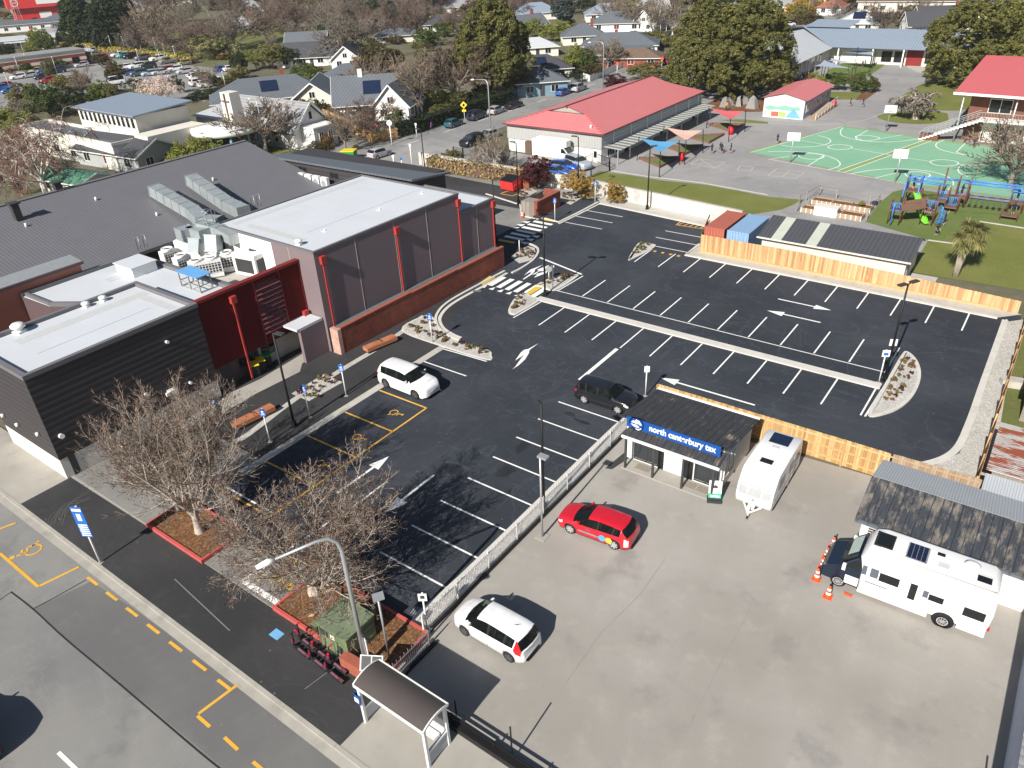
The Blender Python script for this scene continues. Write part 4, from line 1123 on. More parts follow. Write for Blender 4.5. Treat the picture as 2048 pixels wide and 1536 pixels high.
# big dark shed roof
B = thing('corrugated_building','big building under a broad dark grey corrugated gable roof','building')
part('wall',MB().prism([(-89.5,11),(-64.4,11),(-64.4,52.5),(-89.5,52.5)],0,5.3).add([(-89.5,52.5,5.3),(-64.4,52.5,5.3),(-77,52.5,8.5)],[(0,1,2)]).add([(-89.5,11,5.3),(-64.4,11,5.3),(-77,11,8.5)],[(2,1,0)]),M.charcoal,B)
mb = MB()
mb.add([(-63.6,10,5.45),(-63.6,53,5.45),(-77,53,8.75),(-77,10,8.75)],[(0,1,2,3)]);mb.add([(-77,10,8.75),(-77,53,8.75),(-90.4,53,5.45),(-90.4,10,5.45)],[(0,1,2,3)])
part('roof',mb,M.roof_dark,B)
part('ridge',MB().bar((-77,10,8.78),(-77,53,8.78),.5,.06),M.parapet,B)
mb = MB().bar((-63.5,10,5.4),(-63.5,53,5.4),.16,.16);part('gutter',mb,M.black,B)
for (px,py) in ((33,418),(118,375)):
	x_,y_ = g(px,py+8,8.6);c_ = part('chimney',MB().box(x_-.3,y_-.3,8.0,x_+.3,y_+.3,9.4),M.charcoal,B);part('cap',MB().box(x_-.45,y_-.45,9.4,x_+.45,y_+.45,9.55),M.dark_metal,c_)
for (x,y) in ((-72.5,26),(-68,35.5),(-66.5,38.5),(-73.5,33),(-71,44)):
	z = 5.45+(-63.6-x)*3.3/13.4;part('vent_pipe',MB().cyl(x,y,z-.1,z+.3,.1,8),M.white,B)
# long strip building with its condensers
B = thing('strip_building','long low dark clad building with a lean-to roof behind the plum building','building')
part('wall',MB().box(-73,53.2,0,-52.0,58.5,7.15),M.charcoal_boards,B)
mb = MB();mb.add([(-73.6,52.9,7.25),(-51.4,52.9,7.45),(-51.4,58.8,6.75),(-73.6,58.8,6.6),(-73.6,52.9,7.45),(-51.4,52.9,7.65),(-51.4,58.8,6.95),(-73.6,58.8,6.8)],[(0,3,2,1),(4,5,6,7),(0,1,5,4),(1,2,6,5),(2,3,7,6),(3,0,4,7)]);part('roof',mb,M.roof_slate,B)
for x in (-70.5,-68,-63): window(B,x,53.2,6.2,1.2,0.6,'-y',M.glass,M.dark_metal)
mb = MB()
for i in range(8): mb.box(-58.5,53.0,5.6+i*.2,-52.3,53.19,5.72+i*.2)
part('louvre_band',mb,M.redsteel,B)
B2 = thing('link_roof','low pale link roof carrying a row of white condensers','roof')
part('slab',MB().box(-72.5,50.6,5.0,-56,53.1,5.2),M.roof_white,B2)
part('wall',MB().box(-63.5,50.8,0,-56.1,53.0,5.0),M.charcoal,B2)
for i,x in enumerate((-68.6,-67.35,-66.1,-64.85,-63.6)):
	t = thing('condenser_unit',['end','second','middle','fourth','last'][i]+' white condenser, counted from the left, under the strip building wall','air conditioner',(x,52.3,5.2),0,'condensers on the link roof')
	part('body',MB().box(-.5,-.2,.05,.5,.2,1.25),M.white,t);part('fan',MB().lathe((0,-.2,.65),[(.36,0),(.36,-.03),(.3,-.03),(0,-.01)],14,0,'y'),M.galv,t)

# house builder
def house(name,label,loc,rz,wd,dp,eh,rh,roofm,wallm,kind='gable',chim=None,wins=3,over=0.45,cat='house',group=None,porch=False,solar=False,dorm=False):
	"""ridge runs along the house's own x"""
	t = thing(name,label,cat,loc,rz,group)
	eh *= .8;rh *= .72;wd *= .9;dp *= .9
	a,b = wd/2,dp/2
	mb = MB().prism([(-a,-b),(a,-b),(a,b),(-a,b)],0,eh)
	if kind == 'gable':
		mb.add([(a,-b,eh),(a,b,eh),(a,0,eh+rh*0.97)],[(0,1,2)]);mb.add([(-a,-b,eh),(-a,b,eh),(-a,0,eh+rh*0.97)],[(2,1,0)])
	part('wall',mb,wallm,t)
	A,Bq = a+over,b+over
	e0 = eh - rh*over/b*0.9
	mb = MB()
	if kind == 'gable':
		for s in (1,-1):
			v = [(-A,s*Bq,e0),(A,s*Bq,e0),(A,0,eh+rh),(-A,0,eh+rh)]
			v2 = [(p[0],p[1],p[2]+.12) for p in v]
			mb.add(v+v2,[(0,1,2,3)[::s],(4,5,6,7)[::-s] if s<0 else (4,5,6,7),(0,1,5,4),(1,2,6,5),(3,0,4,7)])
	else:
		r = max(0.2,a-b) if kind == 'hip' else 0.1
		v = [(-A,-Bq,e0),(A,-Bq,e0),(A,Bq,e0),(-A,Bq,e0),(-r,0,eh+rh),(r,0,eh+rh)]
		mb.add(v,[(0,1,5,4),(1,2,5),(2,3,4,5),(3,0,4),(3,2,1,0)])
	rf = part('roof',mb,roofm,t)
	if kind == 'gable':
		f = MB()
		for s in (1,-1):
			for q in (1,-1): f.bar((q*(A+.02),s*Bq,e0+.02),(q*(A+.02),0,eh+rh+.02),.06,.22)
		part('barge_board',f,M.white,t)
	mb = MB()
	for s in (1,-1): mb.bar((-A,s*(Bq+.05),e0+.02),(A,s*(Bq+.05),e0+.02),.1,.12)
	part('gutter',mb,M.white,t)
	if chim:
		c_ = part('chimney',MB().box(chim[0]-.4,chim[1]-.4,eh,chim[0]+.4,chim[1]+.4,eh+rh+1.1),M.brick if len(chim)<3 else M.white,rf)
	for i in range(wins):
		x = -a+wd*(i+.5)/wins
		window(t,x,-b,.8,min(1.4,wd/wins*.5),1.15,'-y');window(t,x,b,.8,min(1.4,wd/wins*.5),1.15,'+y')
	for s,fc in ((a,'+x'),(-a,'-x')):
		window(t,s,-b*.45,.8,1.2,1.15,fc);window(t,s,b*.45,.8,1.2,1.15,fc)
		if kind == 'gable' and rh > 2: window(t,s,0,eh+.3,1.0,1.0,fc)
	part('door',MB().box(-.45,-b-.04,.05,.45,-b-.001,1.95),M.redsteel if wins%2 else M.dark_metal,t)
	if porch:
		part('porch_roof',MB().add([(-a*.9,-b-2.2,2.0),(a*.9,-b-2.2,2.0),(a*.9,-b-.02,2.4),(-a*.9,-b-.02,2.4)],[(0,1,2,3)]),roofm,t)
		for s in (-.88,0,.88): part('porch_post',MB().box(a*s-.06,-b-2.1,0,a*s+.06,-b-1.98,2.0),M.white,t)
	if solar:
		k = rh/b
		y0,y1 = -b*.75,-b*.25
		mb = MB().add([(-1.6,y0,eh+rh+k*y0+.2),(1.6,y0,eh+rh+k*y0+.2),(1.6,y1,eh+rh+k*y1+.2),(-1.6,y1,eh+rh+k*y1+.2)],[(0,1,2,3)])
		part('solar_panel',mb,M.solar,t)
	return t
# school
B = thing('school_hall','long pale grey school block under a broad red Dutch gable roof','school building')
part('wall',MB().box(-68.0,91.3,0,-52.3,124,1.85),M.white,B)
part('upper_cladding',MB().box(-68.1,91.15,1.85,-52.2,124.1,3.9),M.cladding,B)
mb = MB().box(-52.199,91.2,1.86,-52.17,124,3.89);part('side_cladding',mb,M.cladding_y,B)
mb = MB()
e,zr,xm = 3.9,6.25,-60.2
x0,x1,y0,y1,yg = -68.6,-51.8,90.8,124.6,94.9
zg = e + (zr-e)*0.62;xg0,xg1 = x0+(xm-x0)*0.62,x1+(xm-x1)*0.62
mb.add([(x1,y0,e),(x1,y1,e),(xg1,y1-3,zg),(xg1,yg,zg),(xm,yg,zr),(xm,y1-3,zr)],[(0,1,2,3),(3,2,5,4)])
mb.add([(x0,y0,e),(x0,y1,e),(xg0,y1-3,zg),(xg0,yg,zg),(xm,yg,zr),(xm,y1-3,zr)],[(3,2,1,0),(4,5,2,3)])
mb.add([(x0,y0,e),(x1,y0,e),(xg1,yg,zg),(xg0,yg,zg)],[(0,1,2,3)])
mb.add([(x0,y1,e),(x1,y1,e),(xg1,y1-3,zg),(xg0,y1-3,zg),(xm,y1-3,zr)],[(3,2,1,0),(4,2,3)])
rf = part('roof',mb,M.roof_red,B)
part('gable_vent',MB().add([(xg0,yg+.25,zg),(xg1,yg+.25,zg),(xm,yg+.25,zr-.05)],[(0,1,2)]),M.conc_path,rf)
part('ridge',MB().bar((xm,yg-.3,zr+.04),(xm,y1-3,zr+.04),.25,.08),M.maroon,rf);part('hip_cap',MB().bar((x1,y0,e+.06),(xg1,yg,zg+.06),.22,.08).bar((x0,y0,e+.06),(xg0,yg,zg+.06),.22,.08),M.roof_red2,rf)
part('vent_pipe',MB().cyl(-54.4,92.0,4.2,4.75,.14,8),M.white,rf)
mb = MB().bar((x0,y0-.05,e),(x1,y0-.05,e),.15,.18).bar((x1+.05,y0,e),(x1+.05,y1,e),.15,.18);part('gutter',mb,M.maroon,B)
for y in (94.3,99.4,104.3,109,114,118.8,122.5): part('downpipe',MB().box(-52.17,y-.08,2.1,-52.02,y+.08,3.85),M.offwhite,B)
mb = MB()
for i in range(26):
	y = 91.6+i*1.25
	mb.add([(-52.15,y,2.1),(-49.5,y,1.95),(-49.5,y+.62,1.95),(-52.15,y+.62,2.1)],[(0,1,2,3)],0);mb.add([(-52.15,y+.62,2.08),(-49.5,y+.62,1.93),(-49.5,y+1.25,1.93),(-52.15,y+1.25,2.08)],[(0,1,2,3)],1)
part('walkway_roof',mb,[mat('canopy_pale',(0.52,0.53,0.50),0.5),mat('canopy_tint',(0.19,0.20,0.19),0.4)],B)
for y in (91.5,94.9,101.5,106.5,111.5,117.4,122.5): part('post',MB().box(-49.85,y-.07,0,-49.71,y+.07,1.98),M.galv,B)
for i in range(13):
	y = 94+i*2.3
	if i % 5 != 2: window(B,-52.3,y,.5,1.9,1.0,'+x',mull=2)
	else: part('door',MB().box(-52.29,y-.6,0,-52.25,y+.6,1.8),M.dark_metal,B)
window(B,-53.2,91.3,.6,.5,.9,'-y',mull=0)
part('brick_pier',MB().box(-64.6,90.6,0,-63.5,91.28,1.8),M.bark_brown,B)
part('conduit',MB().box(-67.0,91.26,0,-66.9,91.3,1.8).box(-62.0,91.26,0,-61.9,91.3,1.8).box(-54.8,91.26,0,-54.7,91.3,1.8),M.conc_path,B)
# far wings
B = thing('classroom_wing','pale roofed classroom wing beside the big green trees','school building')
part('wall',MB().box(-66,152,0,-49.5,196,3.2),M.offwhite,B)
mb = MB().add([(-48,150.5,3.3),(-48,183,3.3),(-58,196,5.6),(-58,150.5,5.6)],[(0,1,2,3)]).add([(-68,150.5,3.3),(-68,196,3.3),(-58,196,5.6),(-58,150.5,5.6)],[(3,2,1,0)])
part('roof',mb,M.roof_pale,B)
for i in range(8): part('post',MB().box(-48.4,152+i*4.2,0,-48.2,152.2+i*4.2,3.3),M.white,B)
for i in range(10): window(B,-49.5,154+i*3.0,.8,2.2,1.6,'+x')
B = thing('classroom_block','long blue grey roofed classroom block facing the far playground','school building')
part('wall',MB().box(-66,186.2,0,-14,200,3.2),M.offwhite,B)
mb = MB().add([(-48.5,183.2,3.4),(-13,184.0,3.4),(-13,193,6.2),(-58,193,6.2)],[(0,1,2,3)]).add([(-68,203,3.4),(-13,203,3.4),(-13,193,6.2),(-68,193,6.2)],[(3,2,1,0)])
mb.add([(-58,193,6.21),(-48,193,6.21),(-48,203,6.4),(-58,203,6.4)],[(0,1,2,3)])
part('roof',mb,M.roof_blue,B)
for x in (-47,-40,-34,-28,-22): part('post',MB().box(x,183.6,0,x+.25,183.9,3.4),M.white,B)
for x0_,x1_,mt_ in ((-47,-40,'white'),(-33.6,-30.5,'redsteel'),(-23,-20,'redsteel'),(-18,-14,'redsteel')): part('panel',MB().box(x0_,186.1,0.05,x1_,186.19,3.1),M[mt_],B)
for x in (-37.5,-35,-29,-27,-25): window(B,x,186.2,.6,1.9,2.0,'-y',fr=M.dark_metal)
mb = MB().add([(-57,192,6.3),(-47.5,192,6.3),(-46.5,197,7.4),(-56,197,7.4)],[(0,1,2,3)]);part('roof_monitor',mb,M.roof_blue,B)
# mural hut
B = thing('mural_hut','small white classroom with a mural on its gable and a red roof','hut',(-39.65,127.8,0))
mb = MB().prism([(-3.25,0),(3.25,0),(3.25,14.5),(-3.25,14.5)],0,3.0).add([(-3.25,0,3.0),(3.25,0,3.0),(0,0,3.75)],[(0,1,2)]).add([(-3.25,14.5,3.0),(3.25,14.5,3.0),(0,14.5,3.75)],[(2,1,0)])
part('wall',mb,M.white,B)
part('side_wall',MB().box(3.25,.1,0.2,3.28,14.4,2.9),mat('lilac_boards',(0.35,0.36,0.46),0.7),B)
mb = MB().add([(3.7,-.3,2.95),(3.7,14.8,2.95),(0,14.8,3.85),(0,-.3,3.85)],[(0,1,2,3)]).add([(-3.7,-.3,2.95),(-3.7,14.8,2.95),(0,14.8,3.85),(0,-.3,3.85)],[(3,2,1,0)])
part('roof',mb,M.roof_red,B)
mu = [mat('mural_'+n,c,0.7) for n,c in (('sky',(0.55,0.66,0.72)),('hill',(0.22,0.45,0.33)),('peak',(0.16,0.38,0.62)),('red',(0.7,0.12,0.10)),('lime',(0.35,0.62,0.14)),('lilac',(0.5,0.45,0.62)),('cream',(0.72,0.62,0.42)))]
mb = MB();q = -0.012
def mq(pts,mi,k=0): mb.add([(x,q-.003*k,z) for x,z in pts],[tuple(range(len(pts)))],mi)
mq([(-3.2,.7),(3.2,.7),(3.2,1.7),(-3.2,1.7)],0)
mq([(-3.2,1.5),(-2.2,1.9),(-1,1.7),(.2,2.0),(1.4,1.8),(2.4,2.0),(2.8,1.4),(1,1.2),(-1,1.3),(-2.4,1.1)],1,1)
mq([(.4,.15),(1.7,1.65),(3.0,.15)],2,2);mq([(-1.9,.2),(-.7,.2),(-.7,.95),(-1.9,.95)],3,2);mq([(-.65,.2),(.4,.2),(.55,.95),(-.65,.95)],4,3);mq([(-3.2,.2),(-2.6,.2),(-2.6,.95),(-3.2,.95)],5,2);mq([(-2.6,.2),(-1.95,.2),(-1.95,.95),(-2.6,.95)],6,3)
part('mural',mb,mu,B)
for i in range(5): window(B,3.28,2+i*2.6,1.0,1.6,1.2,'+x')
t = thing('access_ramp','timber ramp with white rails beside the mural hut','ramp',(-36.1,127.8,0))
part('deck',MB().add([(0.2,0.5,.05),(1.6,0.5,.05),(1.6,12,.7),(0.2,12,.7),(0.2,.5,0),(1.6,.5,0),(1.6,12,0),(0.2,12,0)],[(0,1,2,3),(0,4,5,1),(1,5,6,2),(2,6,7,3),(3,7,4,0)]),M.fence_mid,t)
mb = MB()
for y in np.arange(.5,12.1,1.6): mb.box(1.55,y-.03,.05,1.61,y+.03,1.0+.05*y)
mb.bar((1.58,.5,1.0),(1.58,12,1.65),.06,.06);mb.bar((1.58,.5,.6),(1.58,12,1.25),.04,.04)
part('rail',mb,M.white,t)
# two storey block
B = thing('two_storey_block','two storey block with a bright red roof and an outside stair','school building')
part('wall',MB().box(-13.2,124.5,0,12,146,6.2),M.post_brown,B)
part('ground_wall',MB().box(-11,124.2,0,12,124.49,2.9),M.offwhite,B)
mb = MB().add([(-15.2,122.2,6.35),(14,120.5,6.35),(14,148,7.6),(-15.2,148,7.6),(-15.2,122.2,6.6),(14,120.5,6.6),(14,148,7.85),(-15.2,148,7.85)],[(0,3,2,1),(4,5,6,7),(1,2,6,5),(2,3,7,6),(3,0,4,7)]);part('roof',mb,M.roof_red2,B)
part('fascia',MB().add([(-15.25,122.15,6.3),(14,120.45,6.3),(14,120.45,6.62),(-15.25,122.15,6.62)],[(0,1,2,3)]),M.white,B)
part('balcony',MB().box(-11.5,121.8,3.1,6,124.2,3.3),M.white,B)
for x in (-9.5,-3.5): window(B,x,124.49,3.9,2.6,1.7,'-y');window(B,x+1,124.2,.4,2.0,2.0,'-y')
for x in (-13.9,-7.6,-1): part('post',MB().cyl(x,122.6,0,6.4,.11,8),M.galv,B)
mb = MB()
for x in np.arange(-11.5,6,.35): mb.box(x,121.8,3.3,x+.03,121.83,4.3)
mb.box(-11.5,121.78,4.3,6,121.86,4.36);part('balustrade',mb,M.galv,B)
st = MB()
for i in range(16): st.box(-18.2+i*.42,121.9,.05+i*.19,-17.7+i*.42,123.6,.22+i*.19)
part('stair',st,M.white,B)
mb = MB()
for k in (121.9,123.6): mb.bar((-18.2,k,1.2),(-11.5,k,4.3),.06,.06);mb.bar((-18.2,k,.7),(-11.5,k,3.8),.04,.04)
for i in range(14): mb.bar((-18.2+i*.5,121.9,.15+i*.23),(-18.2+i*.5,121.9,1.2+i*.23),.04,.04)
part('stair_rail',mb,M.galv,B)
part('stair_base',MB().prism([(-18.2,122.0),(-15.8,122.0),(-15.8,123.5),(-18.2,123.5)],0,.8),M.post_brown,B)
B = thing('yellow_block','yellow walled block with a row of small windows at the right edge','school building',(*g(2022,268),0))
part('wall',MB().box(0,0,0,14,12,6.6),mat('yellow_panel',(0.62,0.50,0.12),0.7,var=.06),B)
part('roof',MB().box(-.2,-.2,6.6,14.2,12.2,6.8),M.roof_slate,B)
for x in (1.5,4,6.5,9): window(B,x,0,5.2,1.4,.8,'-y');window(B,x,0,2.2,1.4,.7,'-y')
# cream shed, containers
B = thing('cream_shed','cream metal shed with a dark roof and two clear roof strips','shed')
part('wall',MB().prism([(-21.5,68.3),(-8.9,68.3),(-8.9,73.6),(-21.5,73.6)],0,2.35).add([(-8.9,68.3,2.35),(-8.9,73.6,2.35),(-8.9,71.9,3.1)],[(0,1,2)]),M.cream_clad,B)
mb = MB().add([(-21.9,67.9,2.3),(-8.5,67.9,2.3),(-8.5,72.0,3.2),(-21.9,72.0,3.2)],[(0,1,2,3)]).add([(-21.9,74.0,2.3),(-8.5,74.0,2.3),(-8.5,72.0,3.2),(-21.9,72.0,3.2)],[(3,2,1,0)]);rf = part('roof',mb,M.roof_dark_x,B)
for x in (-20.6,-17.4):
	part('roof_light',MB().add([(x,67.92,2.33),(x+.95,67.92,2.33),(x+.95,71.95,3.21),(x,71.95,3.21)],[(0,1,2,3)]),mat('milky_sheet',(0.46,0.49,0.42),.5),rf)
part('gutter',MB().bar((-21.9,67.85,2.28),(-8.5,67.85,2.28),.12,.12),M.offwhite,B)
part('door',MB().box(-8.9,69.3,0.02,-8.86,70.6,2.1),M.conc_path,B)
sheet('shed_pad',rect(-8.9,68.4,-6.6,71.6),0.03,M.concrete)
for nm,x0_,x1_,mt_,lb in (('c',-27.0,-25.0,'cont_red','faded red shipping container behind the new fence'),('c',-24.7,-22.6,'cont_blue','pale blue shipping container between the red one and the cream shed')):
	t = thing('shipping_container',lb,'container',((x0_+x1_)/2,66.9+.7,0),0,'shipping containers')
	h = (x1_-x0_)/2
	part('body',MB().box(-h,0,.1,h,5.6,2.5),M[mt_],t)
	mb = MB()
	for x in (-h,h-.1): mb.box(x-.02,-.03,.05,x+.12,.1,2.55);mb.box(x-.02,5.5,.05,x+.12,5.63,2.55)
	mb.box(-h+.12,-.03,2.42,h-.12,.08,2.55);mb.box(-h+.12,-.03,.05,h-.12,.08,.2);part('frame',mb,M[mt_],t)
	mb = MB()
	for x in (-.5,-.2,.2,.5): mb.cyl(x,-.05,.2,2.4,.025,6)
	part('door_bar',mb,M[mt_],t)
# shop with the big blue sign
B = thing('tax_shop','small white shop with a flaking black roof and a long blue sign','shop')
mb = MB().add([(-17.1,33.55,0),(-11.05,33.55,0),(-11.05,38.0,0),(-17.1,38.0,0),(-17.1,33.55,2.95),(-11.05,33.55,2.95),(-11.05,38.0,2.28),(-17.1,38.0,2.28)],[(4,5,6,7),(0,1,5,4),(1,2,6,5),(2,3,7,6),(3,0,4,7)])
part('wall',mb,M.weather,B)
mb = MB().add([(-17.45,33.3,3.02),(-10.75,33.3,3.02),(-10.75,38.25,2.28),(-17.45,38.25,2.28),(-17.45,33.3,3.1),(-10.75,33.3,3.1),(-10.75,38.25,2.36),(-17.45,38.25,2.36)],[(0,3,2,1),(4,5,6,7),(0,1,5,4),(1,2,6,5),(2,3,7,6),(3,0,4,7)]);part('roof',mb,M.shingle,B)
mb = MB().add([(-16.75,32.35,2.47),(-10.85,32.35,2.47),(-10.85,33.5,2.74),(-16.75,33.5,2.74),(-16.75,32.35,2.52),(-10.85,32.35,2.52),(-10.85,33.5,2.79),(-16.75,33.5,2.79)],[(0,3,2,1),(4,5,6,7),(0,1,5,4),(1,2,6,5),(2,3,7,6),(3,0,4,7)]);part('veranda_roof',mb,M.shingle,B)
part('gutter',MB().box(-16.8,32.24,2.4,-10.8,32.34,2.54),M.white,B)
part('ridge_flashing',MB().box(-17.45,38.25,2.3,-10.75,38.4,2.42),M.white,B)
for x in (-16.6,-14.8,-12.95,-11.15): part('post',MB().box(x-.06,32.45,0.05,x+.06,32.57,2.45),M.dark_metal,B)
part('veranda_floor',MB().box(-16.8,32.4,0,-10.9,33.5,.1),M.conc_path,B)
for x0_,x1_ in ((-16.5,-15.0),(-12.6,-11.3)):
	part('shop_window',MB().box(x0_,33.5,.3,x1_,33.54,2.3),M.glass_clear,B)
	mb = MB()
	for x in (x0_-.05,(x0_+x1_)/2,x1_): mb.box(x,33.47,.2,x+.05,33.52,2.35)
	mb.box(x0_,33.47,.2,x1_,33.52,.27);mb.box(x0_,33.47,1.4,x1_,33.52,1.45);part('window_frame',mb,M.dark_metal,B)
part('door',MB().box(-13.35,33.5,.1,-12.75,33.54,2.2),M.glass,B)
part('door',MB().box(-14.95,33.5,.1,-14.6,33.54,2.2),M.glass,B)
for x0_ in (-16.1,-13.2,-12.2): part('doormat',MB().box(x0_,32.75,.101,x0_+.9,33.3,.12),M.fence_old,B)
window(B,-11.05,34.6,.7,1.4,1.2,'+x')
part('awning_stay',MB().bar((-11.0,33.0,2.8),(-11.0,32.5,2.5),.03,.03).bar((-13,33.0,2.75),(-13,32.45,2.55),.03,.03).bar((-15,33.0,2.75),(-15,32.45,2.55),.03,.03),M.post_brown,B)
# sign (on the veranda roof)
t = thing('shop_sign','long blue board reading north canterbury tax with a mountain emblem','sign',(-13.95,32.98,2.78))
part('board',MB().box(-2.88,-.03,0,2.88,.03,.68),M.shop_blue,t)
def text_mesh(body,size,width,mt,parent,loc,rot,offset=.012,ext=.006,name='lettering'):
	c_ = bpy.data.curves.new('letters','FONT');c_.body = body;c_.size = size;c_.extrude = ext;c_.offset = offset
	o = bpy.data.objects.new('letters_tmp',c_);COL.objects.link(o)
	bpy.context.view_layer.update()
	me = bpy.data.meshes.new_from_object(o.evaluated_get(bpy.context.evaluated_depsgraph_get()))
	bpy.data.objects.remove(o)
	xs = [v.co.x for v in me.vertices]
	k = width/(max(xs)-min(xs)) if xs and width else 1
	for v in me.vertices: v.co.x = (v.co.x-min(xs))*k
	me.materials.clear();me.materials.append(mt)
	o = bpy.data.objects.new(name,me);COL.objects.link(o);o.parent = parent;o.location = loc;o.rotation_euler = rot
	return o
text_mesh('north canterbury tax',.56,4.05,M.sign_white,t,(-1.42,-.045,.2),(pi/2,0,0),.016)
mb = MB()
cx,cz,R0 = -2.25,.36,.46
def ringp(r,a): return (cx+r*cos(a),-.042,cz+r*sin(a))
for i in range(40):
	a0,a1 = 2*pi*i/40,2*pi*(i+1)/40
	if 3.35 < a0 < 3.9: continue
	mb.add([ringp(R0,a0),ringp(R0,a1),ringp(R0-.055,a1),ringp(R0-.055,a0)],[(0,3,2,1),(0,1,2,3)])
def pl(pts,d=-.044): mb.add([(cx+x,d,cz+z) for x,z in pts],[tuple(range(len(pts)))]);
pl([(-.36,.02),(-.2,.2),(-.12,.15),(0,.34),(.08,.24),(.14,.3),(.36,.02),(.2,-.02),(.12,.05),(0,-.02),(-.15,.04)])
pl([(-.38,-.08),(-.1,-.06),(.12,-.1),(.2,-.2),(.02,-.24),(-.2,-.2)]);pl([(-.1,-.34),(.16,-.3),(.34,-.18),(.3,-.3),(.1,-.42)])
part('emblem',mb,M.sign_white,t)
for x in (-2.7,-.9,.9,2.7): part('bracket',MB().bar((x,.04,.5),(x,.3,0),.03,.03),M.post_brown,t)
# weathered long shed on the right
B = thing('weathered_shed','long white walled shed with a mottled shingle front slope, behind the motorhome','shed')
mb = MB().prism([(-3.45,32.75),(7.8,32.75),(7.8,37.4),(-3.45,37.4)],0,2.35).add([(-3.45,32.75,2.35),(-3.45,37.4,2.35),(-3.45,34.75,3.3)],[(2,1,0)])
part('wall',mb,M.white,B)
def slab(a,b,c,d,th=.07):
	v=[a,b,c,d];return MB().add(v+[(p[0],p[1],p[2]+th) for p in v],[(0,3,2,1),(4,5,6,7),(0,1,5,4),(1,2,6,5),(2,3,7,6),(3,0,4,7)])
rf = part('roof',slab((-3.75,32.3,2.4),(8,32.25,2.4),(8,34.75,3.4),(-3.75,34.7,3.4)),M.shingle2,B)
part('back_roof',slab((-3.75,34.72,3.4),(8,34.77,3.4),(8,37.9,2.4),(-3.75,37.9,2.4)),M.galv_roof,B)
part('gutter',MB().box(-3.75,32.14,2.3,8,32.28,2.46),M.roof_slate,B)
for x in (-2.6,-.75): window(B,x,32.75,1.3,1.0,.9,'-y',M.glass,M.white,mull=0)
mb = MB()
for i in range(6): mb.box(-3.1,32.69,1.35+i*.15,-2.1,32.73,1.38+i*.15);mb.box(-1.25,32.69,1.35+i*.15,-.25,32.73,1.38+i*.15)
part('window_bar',mb,M.offwhite,B)
# rusty roofed neighbours
B = thing('rusty_shed','shed with a rust streaked iron roof beyond the boundary fence','shed')
part('wall',MB().box(1.2,40.2,0,9,44.2,2.2),M.fence_old,B);part('roof',slab((.9,39.9,2.4),(9.3,39.9,2.4),(9.3,44.6,2.7),(.9,44.6,2.7)),M.rust_roof,B)
B = thing('iron_shed','low shed with a pale corrugated iron roof below the rusty one','shed')
part('wall',MB().box(1.25,37.95,0,9,39.6,1.9),M.fence_old,B);part('roof',slab((.95,37.92,2.1),(9.3,37.92,2.1),(9.3,39.8,2.2),(.95,39.8,2.2)),M.galv_roof,B)
B = thing('iron_shed','small pale iron roof at the right edge beyond the boundary fence','shed')
part('wall',MB().box(1.9,50.2,0,9,53.7,2.0),M.fence_old,B);part('roof',slab((1.7,50,2.2),(9.3,50,2.2),(9.3,54,2.35),(1.7,54,2.35)),M.galv_roof,B)
t = thing('concrete_block','pale concrete block lying on the rough grass by the boundary fence','block',(*g(2025,772),0.03),.2)
part('body',MB().prism([(-.7,-.4),(.7,-.4),(.8,.1),(.5,.4),(-.5,.4),(-.8,.1)],0,.5),M.concrete,t)
B = thing('blue_wall_building','pale painted building wall along the right edge of the yard','building')
part('wall',MB().box(4.25,4,0,16,32.2,3.2),mat('pale_blue_wall',(0.40,0.45,0.56),.7),B);part('parapet',MB().box(4.15,4,3.2,16,32.2,3.3),M.roof_mid,B)
# church, hall, houses
B = thing('church','white weatherboard church with a steep pale roof and a small front porch','church',(0,0,0))
part('wall',MB().prism([(-118.5,76.6),(-98.2,76.6),(-98.2,83.6),(-118.5,83.6)],0,2.9).add([(-98.2,76.6,2.9),(-98.2,83.6,2.9),(-98.2,80.1,6.3)],[(0,1,2)]).add([(-118.5,76.6,2.9),(-118.5,83.6,2.9),(-118.5,80.1,6.3)],[(2,1,0)]),M.weather,B)
mb = MB().add([(-119,75.9,2.6),(-97.6,75.9,2.6),(-97.6,80.1,6.6),(-119,80.1,6.6)],[(0,1,2,3)]).add([(-119,84.3,2.6),(-97.6,84.3,2.6),(-97.6,80.1,6.6),(-119,80.1,6.6)],[(3,2,1,0)]);part('roof',mb,M.roof_mid,B)
part('barge_board',MB().bar((-97.55,75.9,2.6),(-97.55,80.1,6.6),.08,.3).bar((-97.55,84.3,2.6),(-97.55,80.1,6.6),.08,.3),M.white,B)
part('porch',MB().box(-98.2,77.8,0,-95.2,82.4,3.2),M.weather,B);part('porch_parapet',MB().box(-98.2,77.7,3.2,-95.1,82.5,3.4),M.white,B)
for y in (79.2,81.1): window(B,-95.2,y,1.0,.8,1.5,'+x')
window(B,-98.2,80.1,4.1,.6,1.1,'+x',mull=0);
for x in (-115,-111,-107,-103): window(B,x,76.6,.9,.8,1.5,'-y',mull=0)
for i in range(4): part('step',MB().box(-98-.0,77.9-i*.35,0,-96.5,78.6-i*.35,.6-i*.15),M.concrete,B) if False else None
part('steps',MB().box(-97.8,76.6,0,-96.4,77.78,.3).box(-97.8,77.0,.3,-96.4,77.78,.6),M.concrete,B)
B = thing('church_hall','white flat roofed hall with a row of clerestory windows and a cross tower','hall')
part('wall',MB().box(-131,60.6,0,-114.2,69.5,6.8),M.offwhite,B)
part('roof',MB().add([(-131.6,60,7.0),(-113.6,60,7.0),(-113.6,70.2,7.5),(-131.6,70.2,7.5),(-131.6,60,6.8),(-113.6,60,6.8),(-113.6,70.2,7.3),(-131.6,70.2,7.3)],[(0,1,2,3),(0,4,5,1),(1,5,6,2),(2,6,7,3),(3,7,4,0)]),M.roof_blue,B)
